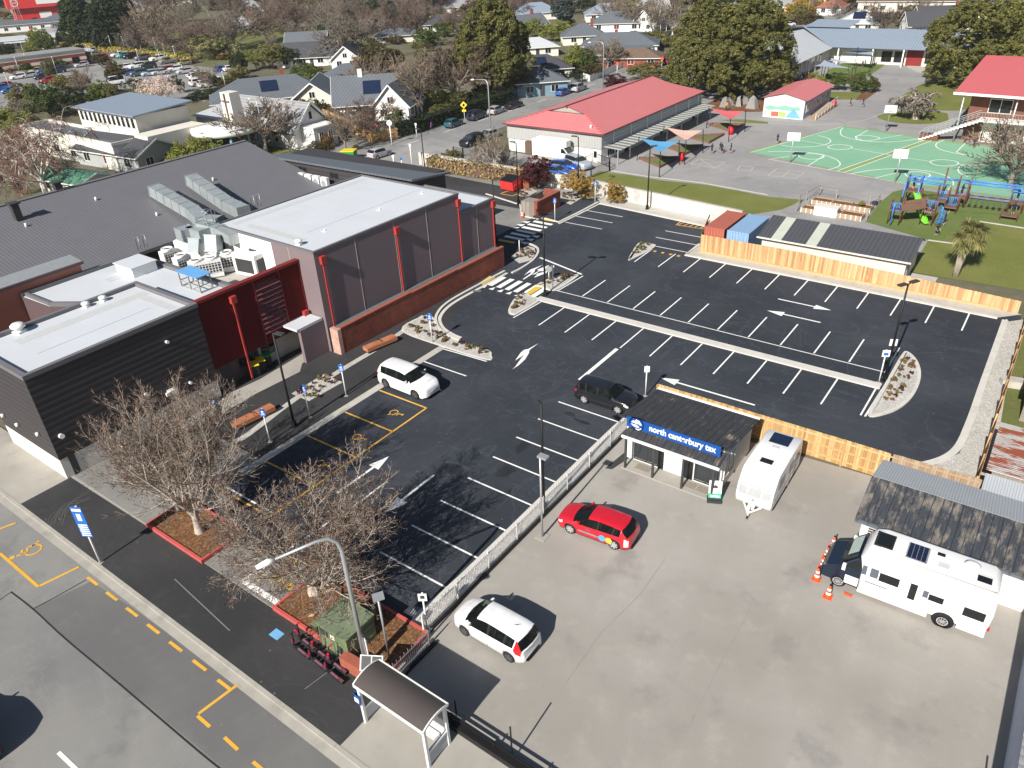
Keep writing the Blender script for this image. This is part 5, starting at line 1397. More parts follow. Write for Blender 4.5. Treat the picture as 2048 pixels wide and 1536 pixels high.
for i in range(12): window(B,-130+i*1.35,60.6,5.0,.8,1.4,'-y',mull=0)
part('low_wing',MB().box(-142,55.6,0,-113.4,60.58,3.6),M.offwhite,B);part('low_roof',MB().box(-141.8,55.9,3.6,-113.6,60.4,3.66),M.roof_slate,B)
mb = MB();rim(mb,-142.1,55.5,-113.3,60.56,3.66,4.1,.25);part('low_parapet',mb,M.offwhite,B)
part('low_wing',MB().box(-113.2,59.2,0,-109.6,69,4.6),M.offwhite,B)
for x in (-138,-131,-126,-121): window(B,x,55.6,.8,1.6,1.3,'-y')
part('portico',MB().lathe((-106,70,0),[(0,3.6),(5.2,3.6),(5.2,4.3),(0,4.4)],28),M.white,B)
for a in (-100,-65,-30,5,40): part('column',MB().cyl(-106+4.6*cos(radians(a)),70+4.6*sin(radians(a)),0,3.6,.2,8),mat('teal_column',(0.18,0.33,0.38),.6),B)
part('foyer_wall',MB().lathe((-106,70,0),[(3.6,0),(3.6,3.6)],24),M.glass,B)
part('tower',MB().add([(-109.5,72.2,0),(-106.6,72.2,0),(-106.6,74.4,0),(-109.5,74.4,0),(-109.2,72.4,8.6),(-106.9,72.4,8.6),(-106.9,74.2,8.6),(-109.2,74.2,8.6)],[(4,5,6,7),(0,1,5,4),(1,2,6,5),(2,3,7,6),(3,0,4,7)]),M.offwhite,B)
part('cross',MB().box(-108.1,72.1,4.6,-107.95,72.3,8.5).box(-108.9,72.1,7.3,-107.1,72.3,7.45),M.roof_brown,B)
part('back_roof',slab((-122,74.5,3.6),(-106,74.5,3.6),(-106,84,4.8),(-122,84,4.8)),M.roof_pale,B)
part('back_wall',MB().box(-121.5,75,0,-106.3,83.5,3.6),M.offwhite,B)
HG = 'houses of the suburb';M.cottage = mat('blue_grey_boards',(0.17,0.27,0.33),.7)
def fz(px,py,deg=0):
	x,y = g(px,py);return atan2(-y,-x)+pi/2+radians(deg)
house('house','grey walled house with a charcoal hipped gable roof in the shade behind the big shed',(*g(262,326),0),radians(5),16.5,8,3.1,2.4,M.roof_shade,mat('grey_boards',(0.36,0.38,0.38),.7),'gable',None,3,.5)
house('house','shed with a green iron roof behind the birch trees',(*g(160,382),0),radians(8),10,5.5,2.6,1.0,M.roof_green,M.offwhite,'gable',None,3,cat='shed')
house('villa','large cream villa with a blue grey roof and solar panels',(*g(545,215),0),fz(545,215,2),24,12,3.5,4.2,M.roof_slate,M.offwhite,'hip',(3,1),4,.6,solar=True,group=HG)
house('villa','front gable wing of the large cream villa',(*g(640,218),0),fz(640,218,80),13,9,3.5,4.0,M.roof_slate,M.offwhite,'gable',None,3,.6,group=HG)
house('house','white house with a dark slate gable roof and a solar panel, beside the hedge',(*g(752,225),0),fz(752,225,-4),15,10,3.4,5.4,M.roof_slate,M.white,'gable',(-2,0,1),3,.6,solar=True,group=HG)
house('house','steep gabled wing of the white slate roofed house facing the street',(*g(800,232),0),fz(800,232,70),9,7,3.4,4.6,M.roof_slate,M.white,'gable',None,2,.5,group=HG)
for i,(px,py,rz,w_,d_,e_,r_,rm,wm,kd,lb) in enumerate((
	(630,128,-10,20,9,3.0,4.2,'roof_shade','white','gable','long white house with a charcoal roof among the park trees'),
	(700,132,80,12,8,3.0,4.0,'roof_shade','white','gable','white gabled house with a charcoal roof right of the long one'),
	(618,100,-10,13,8,3.0,3.6,'roof_slate','offwhite','gable','slate roofed house behind the long white charcoal roofed house'),
	(700,168,5,10,8,3.0,2.8,'roof_slate','offwhite','hip','small hip roofed house between the villa and the white gables'),
	(1075,155,10,15,10,3.0,3.2,'roof_shade','offwhite','hip','dark hip roofed house with a solar panel behind the blossom tree'),
	(1070,110,10,12,9,3.0,2.6,'roof_pale','offwhite','hip','pale roofed house behind the dark hip roofed house'),
	(1165,85,6,13,11,3.0,3.6,'roof_slate','offwhite','hip','pale blue house with a blue grey hip roof'),
	(1240,105,-4,21,12,3.0,3.4,'roof_slate','white','hip','white verandah house with a slate hip roof by the side street'),
	(1265,130,-6,15,9,2.7,2.2,'roof_brown','brick','hip','brick house with a dark olive roof and carport by the side street'),
	(1235,60,-4,18,11,3.2,3.8,'roof_slate','white','hip','white house with a blue slate roof among bare street trees'),
	(1215,40,5,17,11,3.2,3.8,'roof_blue','white','hip','blue roofed house behind the bare street trees'),
	(1300,60,60,9,8,3.2,4.6,'roof_shade','white','gable','small white gable house in front of the big green tree'),
	(1300,35,20,13,9,3.2,4.0,'roof_pale','white','gable','pale green roofed gable house beyond the street trees'),
	(1250,22,0,22,10,3.2,4.0,'roof_terra','offwhite','hip','terracotta roofed house at the far edge of the suburb'),
	(1068,38,15,19,12,3.2,4.0,'roof_blue','offwhite','hip','blue roofed house left of the tall grey pine'),
	(1050,65,30,13,10,3.2,3.6,'roof_slate','brick','gable','brick gabled house under the round green trees'),
	(1078,185,10,11,9,3.4,2.6,'roof_slate','cottage','hip','blue grey cottage in the shade of the tall redwood'),
	(1715,62,-3,12,11,3.2,4.0,'roof_pale','offwhite','pyr','white pyramid roofed house with a black solar panel behind the school'),
	(1880,60,20,15,11,3.2,4.6,'roof_shade','white','gable','white gabled house with a dark roof behind the school'),
	(1848,68,20,12,8,3.2,4.0,'roof_shade','white','gable','nearer dark roofed white gable house behind the school'),
	(1820,20,-4,34,16,4,3.0,'roof_brown','offwhite','gable','long tan roofed building at the top right'),
	(1970,35,0,16,9,3.5,3.0,'roof_slate','white','gable','white house glimpsed left of the right hand big tree'),
	(1560,22,0,14,9,3,3,'roof_mid','white','gable','grey roofed house left of the golden trees'),
	(960,38,10,20,12,3,3.6,'roof_shade','offwhite','hip','dark roofed house behind the blue spruce'),
	(890,60,0,16,10,3,3.6,'roof_shade','white','hip','dark roofed white house right of the blue spruce'),
	(800,82,5,16,9,2.6,2.4,'roof_slate','offwhite','hip','low slate roofed house behind the dark evergreen'),
	(920,25,5,22,11,3.2,3.6,'roof_mid','white','gable','long grey roofed house at the top of the picture'),
	(490,60,10,9,9,3,3.4,'roof_pale','white','pyr','small white pavilion on the park grass'),
	(150,45,0,24,12,3.6,2.5,'roof_slate','white','hip','white walled slate roofed block behind the golden bush'),
	(65,60,-4,36,12,3.6,1.6,'roof_slate','white','gable','long white building with a slate roof at the upper left'),
	(150,80,-4,18,9,3.2,3.4,'roof_mid','brick','gable','brick gabled house beside the dark conifer'),
	(30,95,-6,30,12,3.4,1.2,'roof_pale','offwhite','gable','long pale roofed building at the left edge'),
	(60,22,-4,20,14,3.4,3.0,'roof_mid','offwhite','hip','grey roofed house behind the red store'),
	(340,12,0,26,14,4,2,'roof_pale','white','gable','pale roofed block beyond the tall conifers'),
	(420,5,0,24,14,4,2.4,'roof_mid','white','gable','grey roofed block beyond the bare park trees'),
	(560,8,0,22,14,4,3,'roof_terra','offwhite','gable','red brown roofed block beyond the bare park trees'),
	(140,-25,0,40,22,5,3,'roof_terra','offwhite','hip','terracotta roofed building far at the top left'),
	(20,-30,0,40,22,5,3,'roof_mid','white','gable','grey roofed building far at the top left corner'),
	(1450,8,0,20,10,3,3,'roof_mid','white','hip','grey roofed house glimpsed above the big green tree'),
	)):
	house('house',lb,(*g(px,py),0),fz(px,py,rz),w_,d_,e_,r_,M[rm],M[wm],kd,(w_*.2,0) if i % 3 == 0 else None,max(2,int(w_/5)),.5,group=HG,porch=(i%4==3),solar=('solar' in lb))
# blocks of the upper left
B = thing('red_store','bright red store with white stripes above its shopfront','shop',(*g(101,38),0),fz(101,38,4),None,1.35)
part('wall',MB().box(-11,0,0,9,14,4.2),M.sign_red,B);part('sign_band',MB().box(-12.5,-1.2,4.2,9.5,14.2,8.0),M.skip_red,B)
part('stripe',MB().box(-3,-1.3,5.2,5,-1.21,7.2),M.sign_white,B);part('window',MB().box(-3,-.06,.6,1,-.01,2.6),M.sign_white,B);part('window',MB().box(3,-.06,.6,7,-.01,2.6),M.sign_white,B)
mb = MB();mb.lathe((-10,-1.25,6.1),[(1.0,0),(1.25,0)],20,0,'y',False);mb.box(-10.8,-1.27,6.0,-9.2,-1.24,6.2);part('emblem',mb,M.sign_white,B)
part('blue_wing',MB().box(9.6,2,0,13,13,6.8),M.sign_blue,B);part('roof',MB().box(-12,-1,8.0,9.3,14,8.1),M.roof_pale,B)
B = thing('banded_brick_building','low building of red and cream brick bands beside the shops car park','building',(*g(10,152),0),fz(10,152,12))
mb = MB()
for i in range(5): mb.box(-18,0-(.01 if i%2 else 0),i*.8,22,9+(.01 if i%2 else 0),i*.8+.8,i%2)
part('wall',mb,[M.offwhite,M.brick],B);part('roof',MB().box(-18.2,-.2,4.0,22.2,9.2,4.3),M.roof_mid,B)
for x in (-10,-2,5,12,18): part('window',MB().box(x,-.06,.9,x+2,-.015,2.4),M.glass,B)
B = thing('carport_shelter','open pale roofed shelter at the end of the banded brick building','shelter',(*g(135,130),0),fz(135,130,6))
part('roof',MB().box(-8,-1,3.0,8,8,3.25),M.roof_pale,B);part('wall',MB().box(-7.5,5,0,7.5,7.8,3.0),M.conc_path,B)
for x in (-7,-2,3,7): part('post',MB().box(x,-.8,0,x+.25,-.55,3.0),M.white,B)
# fences and walls
def board_fence(name,label,pts,h,mt,bw=0.15,rails=True,step_=None,cap=False,group=None,rail_side=1,base=0.0):
	"""vertical boards, one island each, rails and posts behind"""
	t = thing(name,label,'fence',(0,0,0),0,group)
	mb,rb = MB(),MB()
	rnd = random.Random(len(label))
	for a,b in zip(pts,pts[1:]):
		a,b = Vector(a),Vector(b);L = (b-a).length;d = (b-a)/L;n = Vector((-d.y,d.x))
		k = int(L/bw)
		for i in range(k):
			p = a+d*(i*bw+.004);q = a+d*((i+1)*bw-.004)
			o = n*rnd.uniform(0,.012);zz = h+rnd.uniform(-.012,.012)
			if step_: zz += step_(i*bw/L)
			v = [p+o,q+o,q+o+n*.022,p+o+n*.022]
			mb.prism([(w_.x,w_.y) for w_ in v],base+.03,zz)
		if rails:
			for z in (.35,h*.55,h-.22):
				rb.bar((*(a-n*.03*rail_side),z),(*(b-n*.03*rail_side),z),.045,.09)
			for i in range(int(L/2.4)+1):
				p = a+d*min(L,i*2.4)-n*.09*rail_side;rb.box(p.x-.05,p.y-.05,0,p.x+.05,p.y+.05,h-.02)
	part('boards',mb,mt,t)
	if rails: part('rail',rb,mt,t)
	return t
t = board_fence('board_fence','new golden pine fence along the far side of the car park by the cream shed',[(-27.0,66.95),(0.15,66.95)],1.9,M.fence_new,rails=False,step_=lambda u: -.78*max(0,u-.35)/.65)
part('kickboard',MB().box(-27,66.86,.1,-1.2,66.93,.3),M.fence_new,t)
board_fence('board_fence','short return of new pine fence beside the red container',[(-27.05,67.0),(-28.9,73.4)],1.85,M.fence_new,rail_side=1)
board_fence('board_fence','new golden pine fence behind the blue signed shop and the caravan',[(-3.65,39.62),(-18.1,39.62)],1.85,M.fence_new2,rail_side=-1)
board_fence('board_fence','older grey brown board fence behind the weathered shed',[(0.85,39.75),(-3.6,39.65)],1.85,M.fence_mid,rail_side=-1)
board_fence('board_fence','stepped pine boundary fence along the right side of the car park',[(0.75,40),(0.75,66.5)],1.8,M.fence_new,rail_side=-1,step_=lambda u: .28*((u*9) % 1))
def block_wall(label,pts,h):
	t = thing('block_wall',label,'wall')
	mb,cb = MB(),MB()
	for a,b in zip(pts,pts[1:]):
		mb.bar((*a,h/2),(*b,h/2),.2,h);cb.bar((*a,h+.03),(*b,h+.03),.24,.06)
	part('blockwork',mb,M.block,t);part('coping',cb,M.conc_path,t)
	return t
t = block_wall('long pale block wall between the car park and the school grass',[(-46.4,78.5),(-26.3,75.9)],1.75)
part('painted_panel',MB().bar((-37.2,77.18,.85),(-30.0,76.25,.85),.02,1.3),M.block_white,t)
block_wall('pale block wall carrying the autumn ivy beside the lane',[(-75,79.2),(-52.5,78.9),(-46.6,78.6)],1.7)
t = thing('brick_enclosure','brick rubbish enclosure with grey timber gates beside the crossing','enclosure',(-48.85,67.6,0),0.0)
mb = MB();mb.box(1.75,0.3,0,2.0,4.6,1.9);mb.box(-.1,4.6,0,2.0,4.85,1.9);mb.box(1.6,0,0,2.05,.3,1.95)
part('brickwork',mb,M.brick,t)
mb = MB();mb.box(1.7,.3,1.9,2.05,4.6,1.97);mb.box(-.1,4.58,1.9,2.05,4.9,1.96);part('coping',mb,M.brick_cap,t)
mb = MB()
for i in range(12): mb.box(-.2+i*.15,.05,.05,-.06+i*.15,.09,1.75)
for i in range(26): mb.box(-.22,.1+i*.17,.05,-.18,.26+i*.17,1.75)
part('timber_gate',mb,M.fence_old,t);part('lid',MB().box(-.15,.12,1.7,1.6,1.6,1.76),M.fence_old,t)
t = thing('brick_pier_wall','short orange brick wing wall beside the red skip','wall',(*g(1057,378),0),0)
part('brickwork',MB().box(-.5,-.15,0,.2,1.5,1.9),M.brick,t);part('pier',MB().box(-.95,-.2,0,-.5,.2,2.0),M.brick_cap,t)
# white picket steel fence beside the yard
def picket_fence(label,a,b,h,mt,gap=.12,base=True,name='steel_fence',ends=True):
	t = thing(name,label,'fence')
	a,b = Vector(a),Vector(b);L = (b-a).length;d = (b-a)/L
	mb = MB()
	for i in range(int(L/gap)):
		p = a+d*i*gap;z1 = h+.12 if i % 2 == 0 else h-.05
		mb.bar((p.x,p.y,.12),(p.x,p.y,z1),.02,.02)
		if i % 2 == 0: mb.tube([(p.x,p.y,z1),(p.x,p.y,z1+.07)],[.022,.003],4)
	part('pickets',mb,mt,t)
	part('rail',MB().bar((*a,.25),(*b,.25),.04,.04).bar((*a,h-.05),(*b,h-.05),.04,.04),mt,t)
	for i in range(int(L/2.5)+1):
		p = a+d*min(L,i*2.5);part('post',MB().box(p.x-.035,p.y-.035,0,p.x+.035,p.y+.035,h+.1),mt,t)
	if base:
		part('base_beam',MB().bar((*(a+Vector((.16,0))),.09),(*(b+Vector((.16,0))),.09),.16,.18),M.black,t)
	return t
picket_fence('long white steel picket fence between the black car park and the pale yard',(-18.42,16.4),(-18.42,37.4),1.1,M.white)
picket_fence('short grey steel picket fence standing in the bark behind the bus shelter',(-17.75,13.5),(-17.75,16.3),.95,M.galv)
t = thing('bar_fence','low black steel barrier along the front of the pale yard','fence')
part('beam',MB().box(-14.6,13.25,.12,20,13.55,.42),M.black,t)
mb = MB().bar((-14.6,13.5,.62),(20,13.5,.62),.07,.07)
for x in np.arange(-14.3,20,2.2): mb.box(x-.04,13.46,0,x+.04,13.54,.7)
part('rail',mb,M.black,t)
t = thing('bar_fence','low concrete edge beam behind the bus shelter','kerb')
part('beam',MB().box(-16.9,13.55,.05,-12.3,13.85,.25),M.conc_path,t)
for (x,y,h) in ((-14.4,13.9,1.0),(-11.3,16.0-2.4,2.2),(3.9,20.5,2.6)):
	tag(MB().cyl(x,y,0,h,.035,8).build('steel_post',M.black),{(-14.4):'thin dark post behind the bus shelter end',(-11.3):'tall thin dark post on the low black barrier',(3.9):'dark post by the blue wall at the right edge'}[x],'post','thin dark posts')
def mesh_fence(label,pts,h,name='black_fence'):
	t = thing(name,label,'fence');mb = MB()
	for a,b in zip(pts,pts[1:]):
		a,b = Vector(a),Vector(b);L = (b-a).length;d = (b-a)/L
		for i in range(int(L/.16)+1):
			p = a+d*i*.16;mb.bar((p.x,p.y,.1),(p.x,p.y,h),.018,.018)
		for z in (.15,h-.02): mb.bar((*a,z),(*b,z),.04,.04)
		for p in (a,b): mb.box(p.x-.06,p.y-.06,0,p.x+.06,p.y+.06,h+.08)
	part('bars',mb,M.black,t);return t
mesh_fence('black steel pool style fence and gate at the corner of the school hall',[g(1170,333),g(1188,322),g(1219,336),g(1219,343),g(1182,356)],1.25)
mesh_fence('black steel fence beside the school drive entrance',[g(926,315),g(952,303)],1.3);
for a_,l_ in ((((927,318),(908,315)),'black double gate of the school drive by the street'),): mesh_fence(l_,[g(*a_[0]),g(*a_[1])],1.5,'black_gate')
fc = [g(645,236),g(700,262),g(745,287),g(798,278)]
board_fence('board_fence','orange brown board fence curving beside the church lawn',fc,1.8,M.fence_new2,.2)
for nm,lb,pts in (('board_fence','white board fence in front of the blue walled cottage',[g(1073,192),g(1165,162)]),('board_fence','white board fence at the corner of the side street',[g(1166,158),g(1180,164),g(1258,130)]),('board_fence','white fence round the brick house carport',[g(1262,128),g(1318,112)])):
	board_fence(nm,lb,pts,1.3,M.white,.25,rails=False)
# lamps and signs
def lamp(x,y,h,label,heads=1,rz=0.0,group='black car park lamps',box=True):
	t = thing('car_park_lamp',label,'lamp post',(x,y,0.06),rz,group)
	part('pole',MB().tube([(0,0,0),(0,0,h)],[.09,.06],10),M.black,t)
	part('base_plate',MB().box(-.2,-.2,0,.2,.2,.05).box(-.12,-.12,.05,.12,.12,.5),M.black,t)
	for s in ((1,) if heads == 1 else (1,-1)):
		a = part('lamp_arm',MB().bar((0,0,h-.05),(s*.3,0,h+.03),.06,.06),M.black,t)
		part('lamp_head',MB().box(s*.2,-.16,h+.0,s*.85,.16,h+.09),M.dark_metal,a)
lamp(-18.59,26.73,7.1,'black lamp post beside the white picket fence',1,radians(150))
lamp(-37.33,24.59,7.1,'black lamp post beside the accessible parking bays',1,radians(10))
lamp(-6.25,50.9,7.3,'twin headed black lamp post at the right end of the long median',2,radians(60))
lamp(-34.55,50.76,7.2,'twin headed black lamp post at the left end of the long median by the crossing',2,radians(30))
lamp(-51.67,70.75,7.2,'black lamp post in front of the grey timber gates',1,radians(180))
lamp(-46.48,59.36,6.6,'black lamp post at the end wall of the plum building',1,radians(60))
lamp(-67.23,71.84,7.0,'black lamp post on the lane nearest the far street',1,radians(180))
lamp(-37.56,76.3,7.0,'black lamp post against the pale block wall by the white panel',1,radians(60))
lamp(-46.7,76.2,7.2,'black lamp post in the gravel bed beside the maroon tree',1,radians(190))
t = thing('yard_floodlight','slim grey light pole on the yard side of the picket fence','lamp post',(-17.42,24.82,.05))
part('pole',MB().tube([(0,0,0),(0,0,5.4)],[.06,.05],8),M.galv,t);part('base_plate',MB().box(-.3,-.3,0,.3,.3,.04),M.conc_path,t);part('lamp_head',MB().box(-.12,-.1,5.3,.4,.25,5.42),M.galv,t)
t = thing('slim_light_pole','slim pole with a pale square light in the bark near the kiosk','lamp post',(-17.9,13.75,.06))
part('pole',MB().tube([(0,0,0),(0,0,2.1)],.05,8),M.black,t);part('upper_pole',MB().tube([(0,0,2.1),(0,0,5.0)],.045,8),M.galv,t);part('lamp_head',MB().prism([(-.3,-.05),(.05,-.3),(.3,.1),(-.05,.35)],5.0,5.06),M.galv,t)
def street_lamp(px,py,h,rz,label,reach=2.4):
	x,y = g(px,py) if py > -900 else (px,0)
	t = thing('street_lamp',label,'street lamp',(x,y,.05),rz,'grey street lamps')
	pts = [(0,0,0),(0,0,h*.78),(0,0,h*.9)]
	pts += [(.12+.0,0,h*.96),(.45,0,h*1.0),(.9,0,h*1.005),(reach,0,h*.985)]
	part('pole',MB().tube(pts,[.11,.09,.085,.08,.075,.065,.05],10),M.galv,t)
	part('lamp_head',MB().tube([(reach-.1,0,h*.985),(reach+.15,0,h*.985),(reach+.6,0,h*.975)],[.07,.14,.09],10),M.white,t)
	return t
sl_ = street_lamp(735,1340,8.0,radians(-117),'tall grey street lamp curving over the bare tree and bus shelter',2.6)
part('sign_plate',MB().box(-.03,-.6,2.6,.0,-.1,3.3),M.sign_white,sl_);part('sign_mark',MB().box(.001,-.5,2.75,.006,-.2,2.85).box(.001,-.45,2.95,.006,-.25,3.15),M.sign_red,sl_)
part('sign_plate',MB().box(-.16,-.2,.9,-.12,.2,2.0),M.sign_white,sl_);part('sign_plate',MB().box(-.165,-.2,1.3,-.161,.2,2.0),M.sign_blue,sl_)
street_lamp(982,275,8.5,radians(175),'grey street lamp beside the yellow warning sign on the far street',3.0)
street_lamp(1206,177,8.5,radians(180),'grey street lamp at the corner of the side street',3.0)
street_lamp(1612,55,9,radians(180),'grey street lamp among the golden trees at the top',3.0)
street_lamp(536,310,8,radians(165),'grey street lamp behind the dark strip building',2.6)
def post_sign(x,y,h,label,faces,rz=0.0,group=None,pw=.045,mt=None,name='sign_post',cat='sign'):
	t = thing(name,label,cat,(x,y,.06),rz,group)
	part('post',MB().tube([(0,0,0),(0,0,h)],pw,8),mt or M.white,t)
	part('footing',MB().box(-.13,-.13,0,.13,.13,.015),M.conc_path,t)
	for (w_,z0,z1,c,marks) in faces:
		p = part('plate',MB().box(-w_/2,-.075,z0,w_/2,-.05,z1),M[c],t)
		for (mx0,mz0,mx1,mz1,mc) in marks: part('marking',MB().box(mx0,-.082,mz0,mx1,-.0755,mz1),M[mc],p)
	return t
S_ = lambda n: [(-.12,n,.12,n+.05,'sign_white'),(-.1,n+.1,.1,n+.14,'sign_white'),(-.07,n+.2,.07,n+.3,'sign_white')]
for (x,y,lb) in ((-37.33,22.54,'blue parking sign on a white post nearest the bare tree'),(-37.36,25.93,'blue parking sign on a white post just right of the black lamp'),(-37.27,29.25,'blue parking sign on a white post by the parked white sport utility car'),(-37.28,38.63,'blue parking sign on a white post in the curved gravel bed'),(-44.64,67.89,'blue parking sign on a white post beside the brick enclosure'),(-43.96,75.51,'blue parking sign on a white post by the block wall')):
	post_sign(x,y,2.6,lb,[(.36,2.05,2.6,'sign_blue',S_(2.15))],radians(35),'blue parking signs')
post_sign(-18.44,16.64,2.4,'white post with a small plate at the street end of the picket fence',[(.4,1.95,2.4,'sign_white',[(-.1,2.1,.1,2.3,'dark_metal')])],radians(35),'white sign posts')
post_sign(-19.3,40.4,2.4,'white post with a small plate by the back corner of the tax shop',[(.36,1.95,2.4,'sign_white',[])],radians(35),'white sign posts')
post_sign(-34.65,52.21,2.35,'bare white post by the crossing lamp',[(.25,2.15,2.35,'sign_white',[])],radians(35),'white sign posts')
post_sign(-6.33,51.25,3.1,'tallest white sign post beside the twin headed lamp',[(.5,2.6,3.1,'sign_white',[])],radians(30),'white sign posts')
post_sign(-6.5,50.4,2.6,'white post with a white and blue plate in front of the twin headed lamp',[(.5,2.1,2.6,'sign_white',[(-.15,2.2,.15,2.4,'sign_blue')])],radians(30),'white sign posts')
post_sign(-42.4,57.9,1.4,'short white post in the gravel by the shaded crossing',[],0,'white sign posts')
t = post_sign(-36.2,53.9,1.0,'round sign on a short post at the tip of the arrow island',[],radians(35))
part('disc',MB().lathe((0,-.05,1.05),[(0,0),(.3,0),(.3,-.02),(0,-.02)],18,0,'y',False),M.galv,t)
t = post_sign(-36.07,10.25,3.9,'tall blue street sign on a leaning white post at the kerb',[(.62,1.9,3.9,'sign_blue',[(-.26,3.62,.26,3.78,'sign_white'),(-.12,3.0,.12,3.45,'sign_white')]+[(-.26+.02*(i%2),1.98+i*.14,.26,2.05+i*.14,'sign_white') for i in range(6)])],radians(28),None,.055)
for (px,py,h,lb,fs,rz) in ((930,247,3.4,'yellow diamond warning sign on a white post by the hedge',[],30),):
	t = post_sign(*g(px,py),h,lb,fs,radians(rz));part('plate',MB().add([(0,-.08,2.4),(.6,-.08,3.0),(0,-.08,3.6),(-.6,-.08,3.0)],[(0,1,2,3)]).box(-.35,-.08,1.9,.35,-.07,2.25),M.sign_yellow,t);part('symbol',MB().box(-.18,-.09,2.75,.18,-.082,3.2),M.black,t)
for (px,py,lb) in ((755,280,'red no entry sign at the church lane'),):
	t = post_sign(*g(px,py),2.2,lb,[],radians(35));part('disc',MB().lathe((0,-.06,2.2),[(0,-.02),(.4,-.02),(.4,0),(0,0)],18,0,'y',False),M.sign_red,t);part('bar',MB().box(-.28,-.09,2.13,.28,-.082,2.27),M.sign_white,t)
t = post_sign(*g(784,290),3.3,'white post with a round white disc by the far footpath',[],radians(35),None,.09);part('disc',MB().lathe((0,-.1,3.3),[(0,-.02),(.42,-.02),(.42,0),(0,0)],18,0,'y',False),M.sign_white,t)
for (px,py,h,lb) in ((834,275,2.2,'plain white post by the clipped hedge'),(790,346,2.4,'white post behind the strip building beside the lane mouth'),(806,348,2.2,'white post with a small blue top at the lane mouth'),(825,338,3.4,'tallest white post at the lane mouth on the far street')):
	post_sign(*g(px,py),h,lb,[(.3,h-.35,h,'sign_blue' if 'blue' in lb else 'sign_white',[])],radians(35),'white posts by the far street',.07)
for (px,py,lb) in ((1234,150,'orange disc post at the corner of the side street'),(1323,140,'orange disc post on the far side of the side street')):
	t = post_sign(*g(px,py),2.3,lb,[],radians(30),None,.07);part('disc',MB().lathe((0,-.06,2.3),[(0,-.02),(.35,-.02),(.35,0),(0,0)],16,0,'y',False),M.cone,t)
# street furniture by the front street
t = thing('bus_shelter','white framed bus shelter with a bronze curved roof','bus shelter',(-15.6,12.15,.06))
mb = MB();n = 8
prof = [(-.72+i*1.44/n,2.42+.2*(1-((i/n)*2-1)**2)) for i in range(n+1)]
vs = [(-1.86,y,z) for y,z in prof]+[(1.86,y,z) for y,z in prof]+[(-1.86,y,z-.05) for y,z in prof]+[(1.86,y,z-.05) for y,z in prof]
k = n+1
mb.add(vs,[(i,k+i,k+i+1,i+1) for i in range(n)]+[(2*k+i,2*k+i+1,3*k+i+1,3*k+i) for i in range(n)],0,True)
part('roof',mb,M.shelter_roof,t)
mb = MB()
for x in (-1.88,1.86):
	for (a,b) in zip(prof,prof[1:]): mb.bar((x,a[0],a[1]-.03),(x,b[0],b[1]-.03),.05,.12)
for y in (-.74,.74): mb.bar((-1.86,y,2.39),(1.86,y,2.39),.05,.12)
part('roof_edge',mb,M.white,t)
for x in (-1.75,1.75):
	for y in (-.6,.6): part('post',MB().box(x-.06,y-.06,0,x+.06,y+.06,2.42),M.white,t)
	part('lower_panel',MB().box(x-.02,-.54,.1,x+.02,.54,.8),M.roof_grey,t)
	part('mid_rail',MB().box(x-.05,-.54,.8,x+.05,.54,.92),M.white,t);part('pane',MB().box(x-.01,-.54,.95,x+.01,.54,2.2),M.glass_clear,t) if x < 0 else None
part('back_panel',MB().box(-1.69,.58,.1,1.69,.62,.9),M.roof_grey,t);part('back_pane',MB().box(-1.69,.59,.95,1.69,.61,2.3),M.glass_clear,t)
part('bench_seat',MB().box(-1.4,.15,.45,1.4,.5,.5),M.white,t)
p = part('timetable',MB().box(-2.02,-.75,1.3,-1.96,-.35,1.75).box(-2.02,-.75,1.3,-1.62,-.72,1.8),M.shop_blue,t);part('sheet',MB().box(-1.95,-.77,1.4,-1.7,-.755,1.65),M.sign_white,p)
t = thing('kiosk','large olive green electrical kiosk in the bark planter','kiosk',(-21.0,14.1,.06))
part('body',MB().box(-.95,-.85,0,.95,.85,1.45),M.kiosk,t)
part('roof',MB().add([(-1.0,-.9,1.45),(1.0,-.9,1.45),(1.0,.9,1.45),(-1.0,.9,1.45),(-1.0,-.9,1.52),(1.0,-.9,1.52),(1.0,.9,1.58),(-1.0,.9,1.58)],[(4,5,6,7),(0,1,5,4),(1,2,6,5),(2,3,7,6),(3,0,4,7)]),M.kiosk_roof,t)
for z in (.2,1.0):
	mb = MB()
	for i in range(4): mb.box(.95,.2,z+i*.07,.975,.75,z+.04+i*.07)
	part('louvre',mb,M.kiosk_roof,t)
part('mesh_panel',MB().box(-.85,-.875,.85,-.3,-.851,1.25),M.dark_metal,t);part('mesh_panel',MB().box(.25,-.875,.25,.6,-.851,.75),M.dark_metal,t);part('label_plate',MB().box(-.12,-.875,.95,.12,-.851,1.2),M.sign_white,t);part('warning_mark',MB().box(-.06,-.88,1.02,.06,-.876,1.12),M.cone,t)
part('door_seam',MB().box(-.01,-.865,.05,.01,-.851,1.4),M.black,t)
t = thing('service_pillar','small dark green service pillar left of the olive kiosk','cabinet',(-22.5,13.55,.06));part('body',MB().box(-.18,-.15,0,.18,.15,.75),mat('dark_green_box',(0.03,0.06,0.025),.6),t);part('lid',MB().box(-.2,-.17,.75,.2,.17,.8),M.kiosk,t)
tag(MB().prism([(-24.5,12.2),(-23.9,12.2),(-23.9,12.65),(-24.5,12.65)],.066,.075).build('access_cover',mat('blue_cover',(0.16,0.40,0.66),.6)),'pale blue square cover in the black footpath','cover')
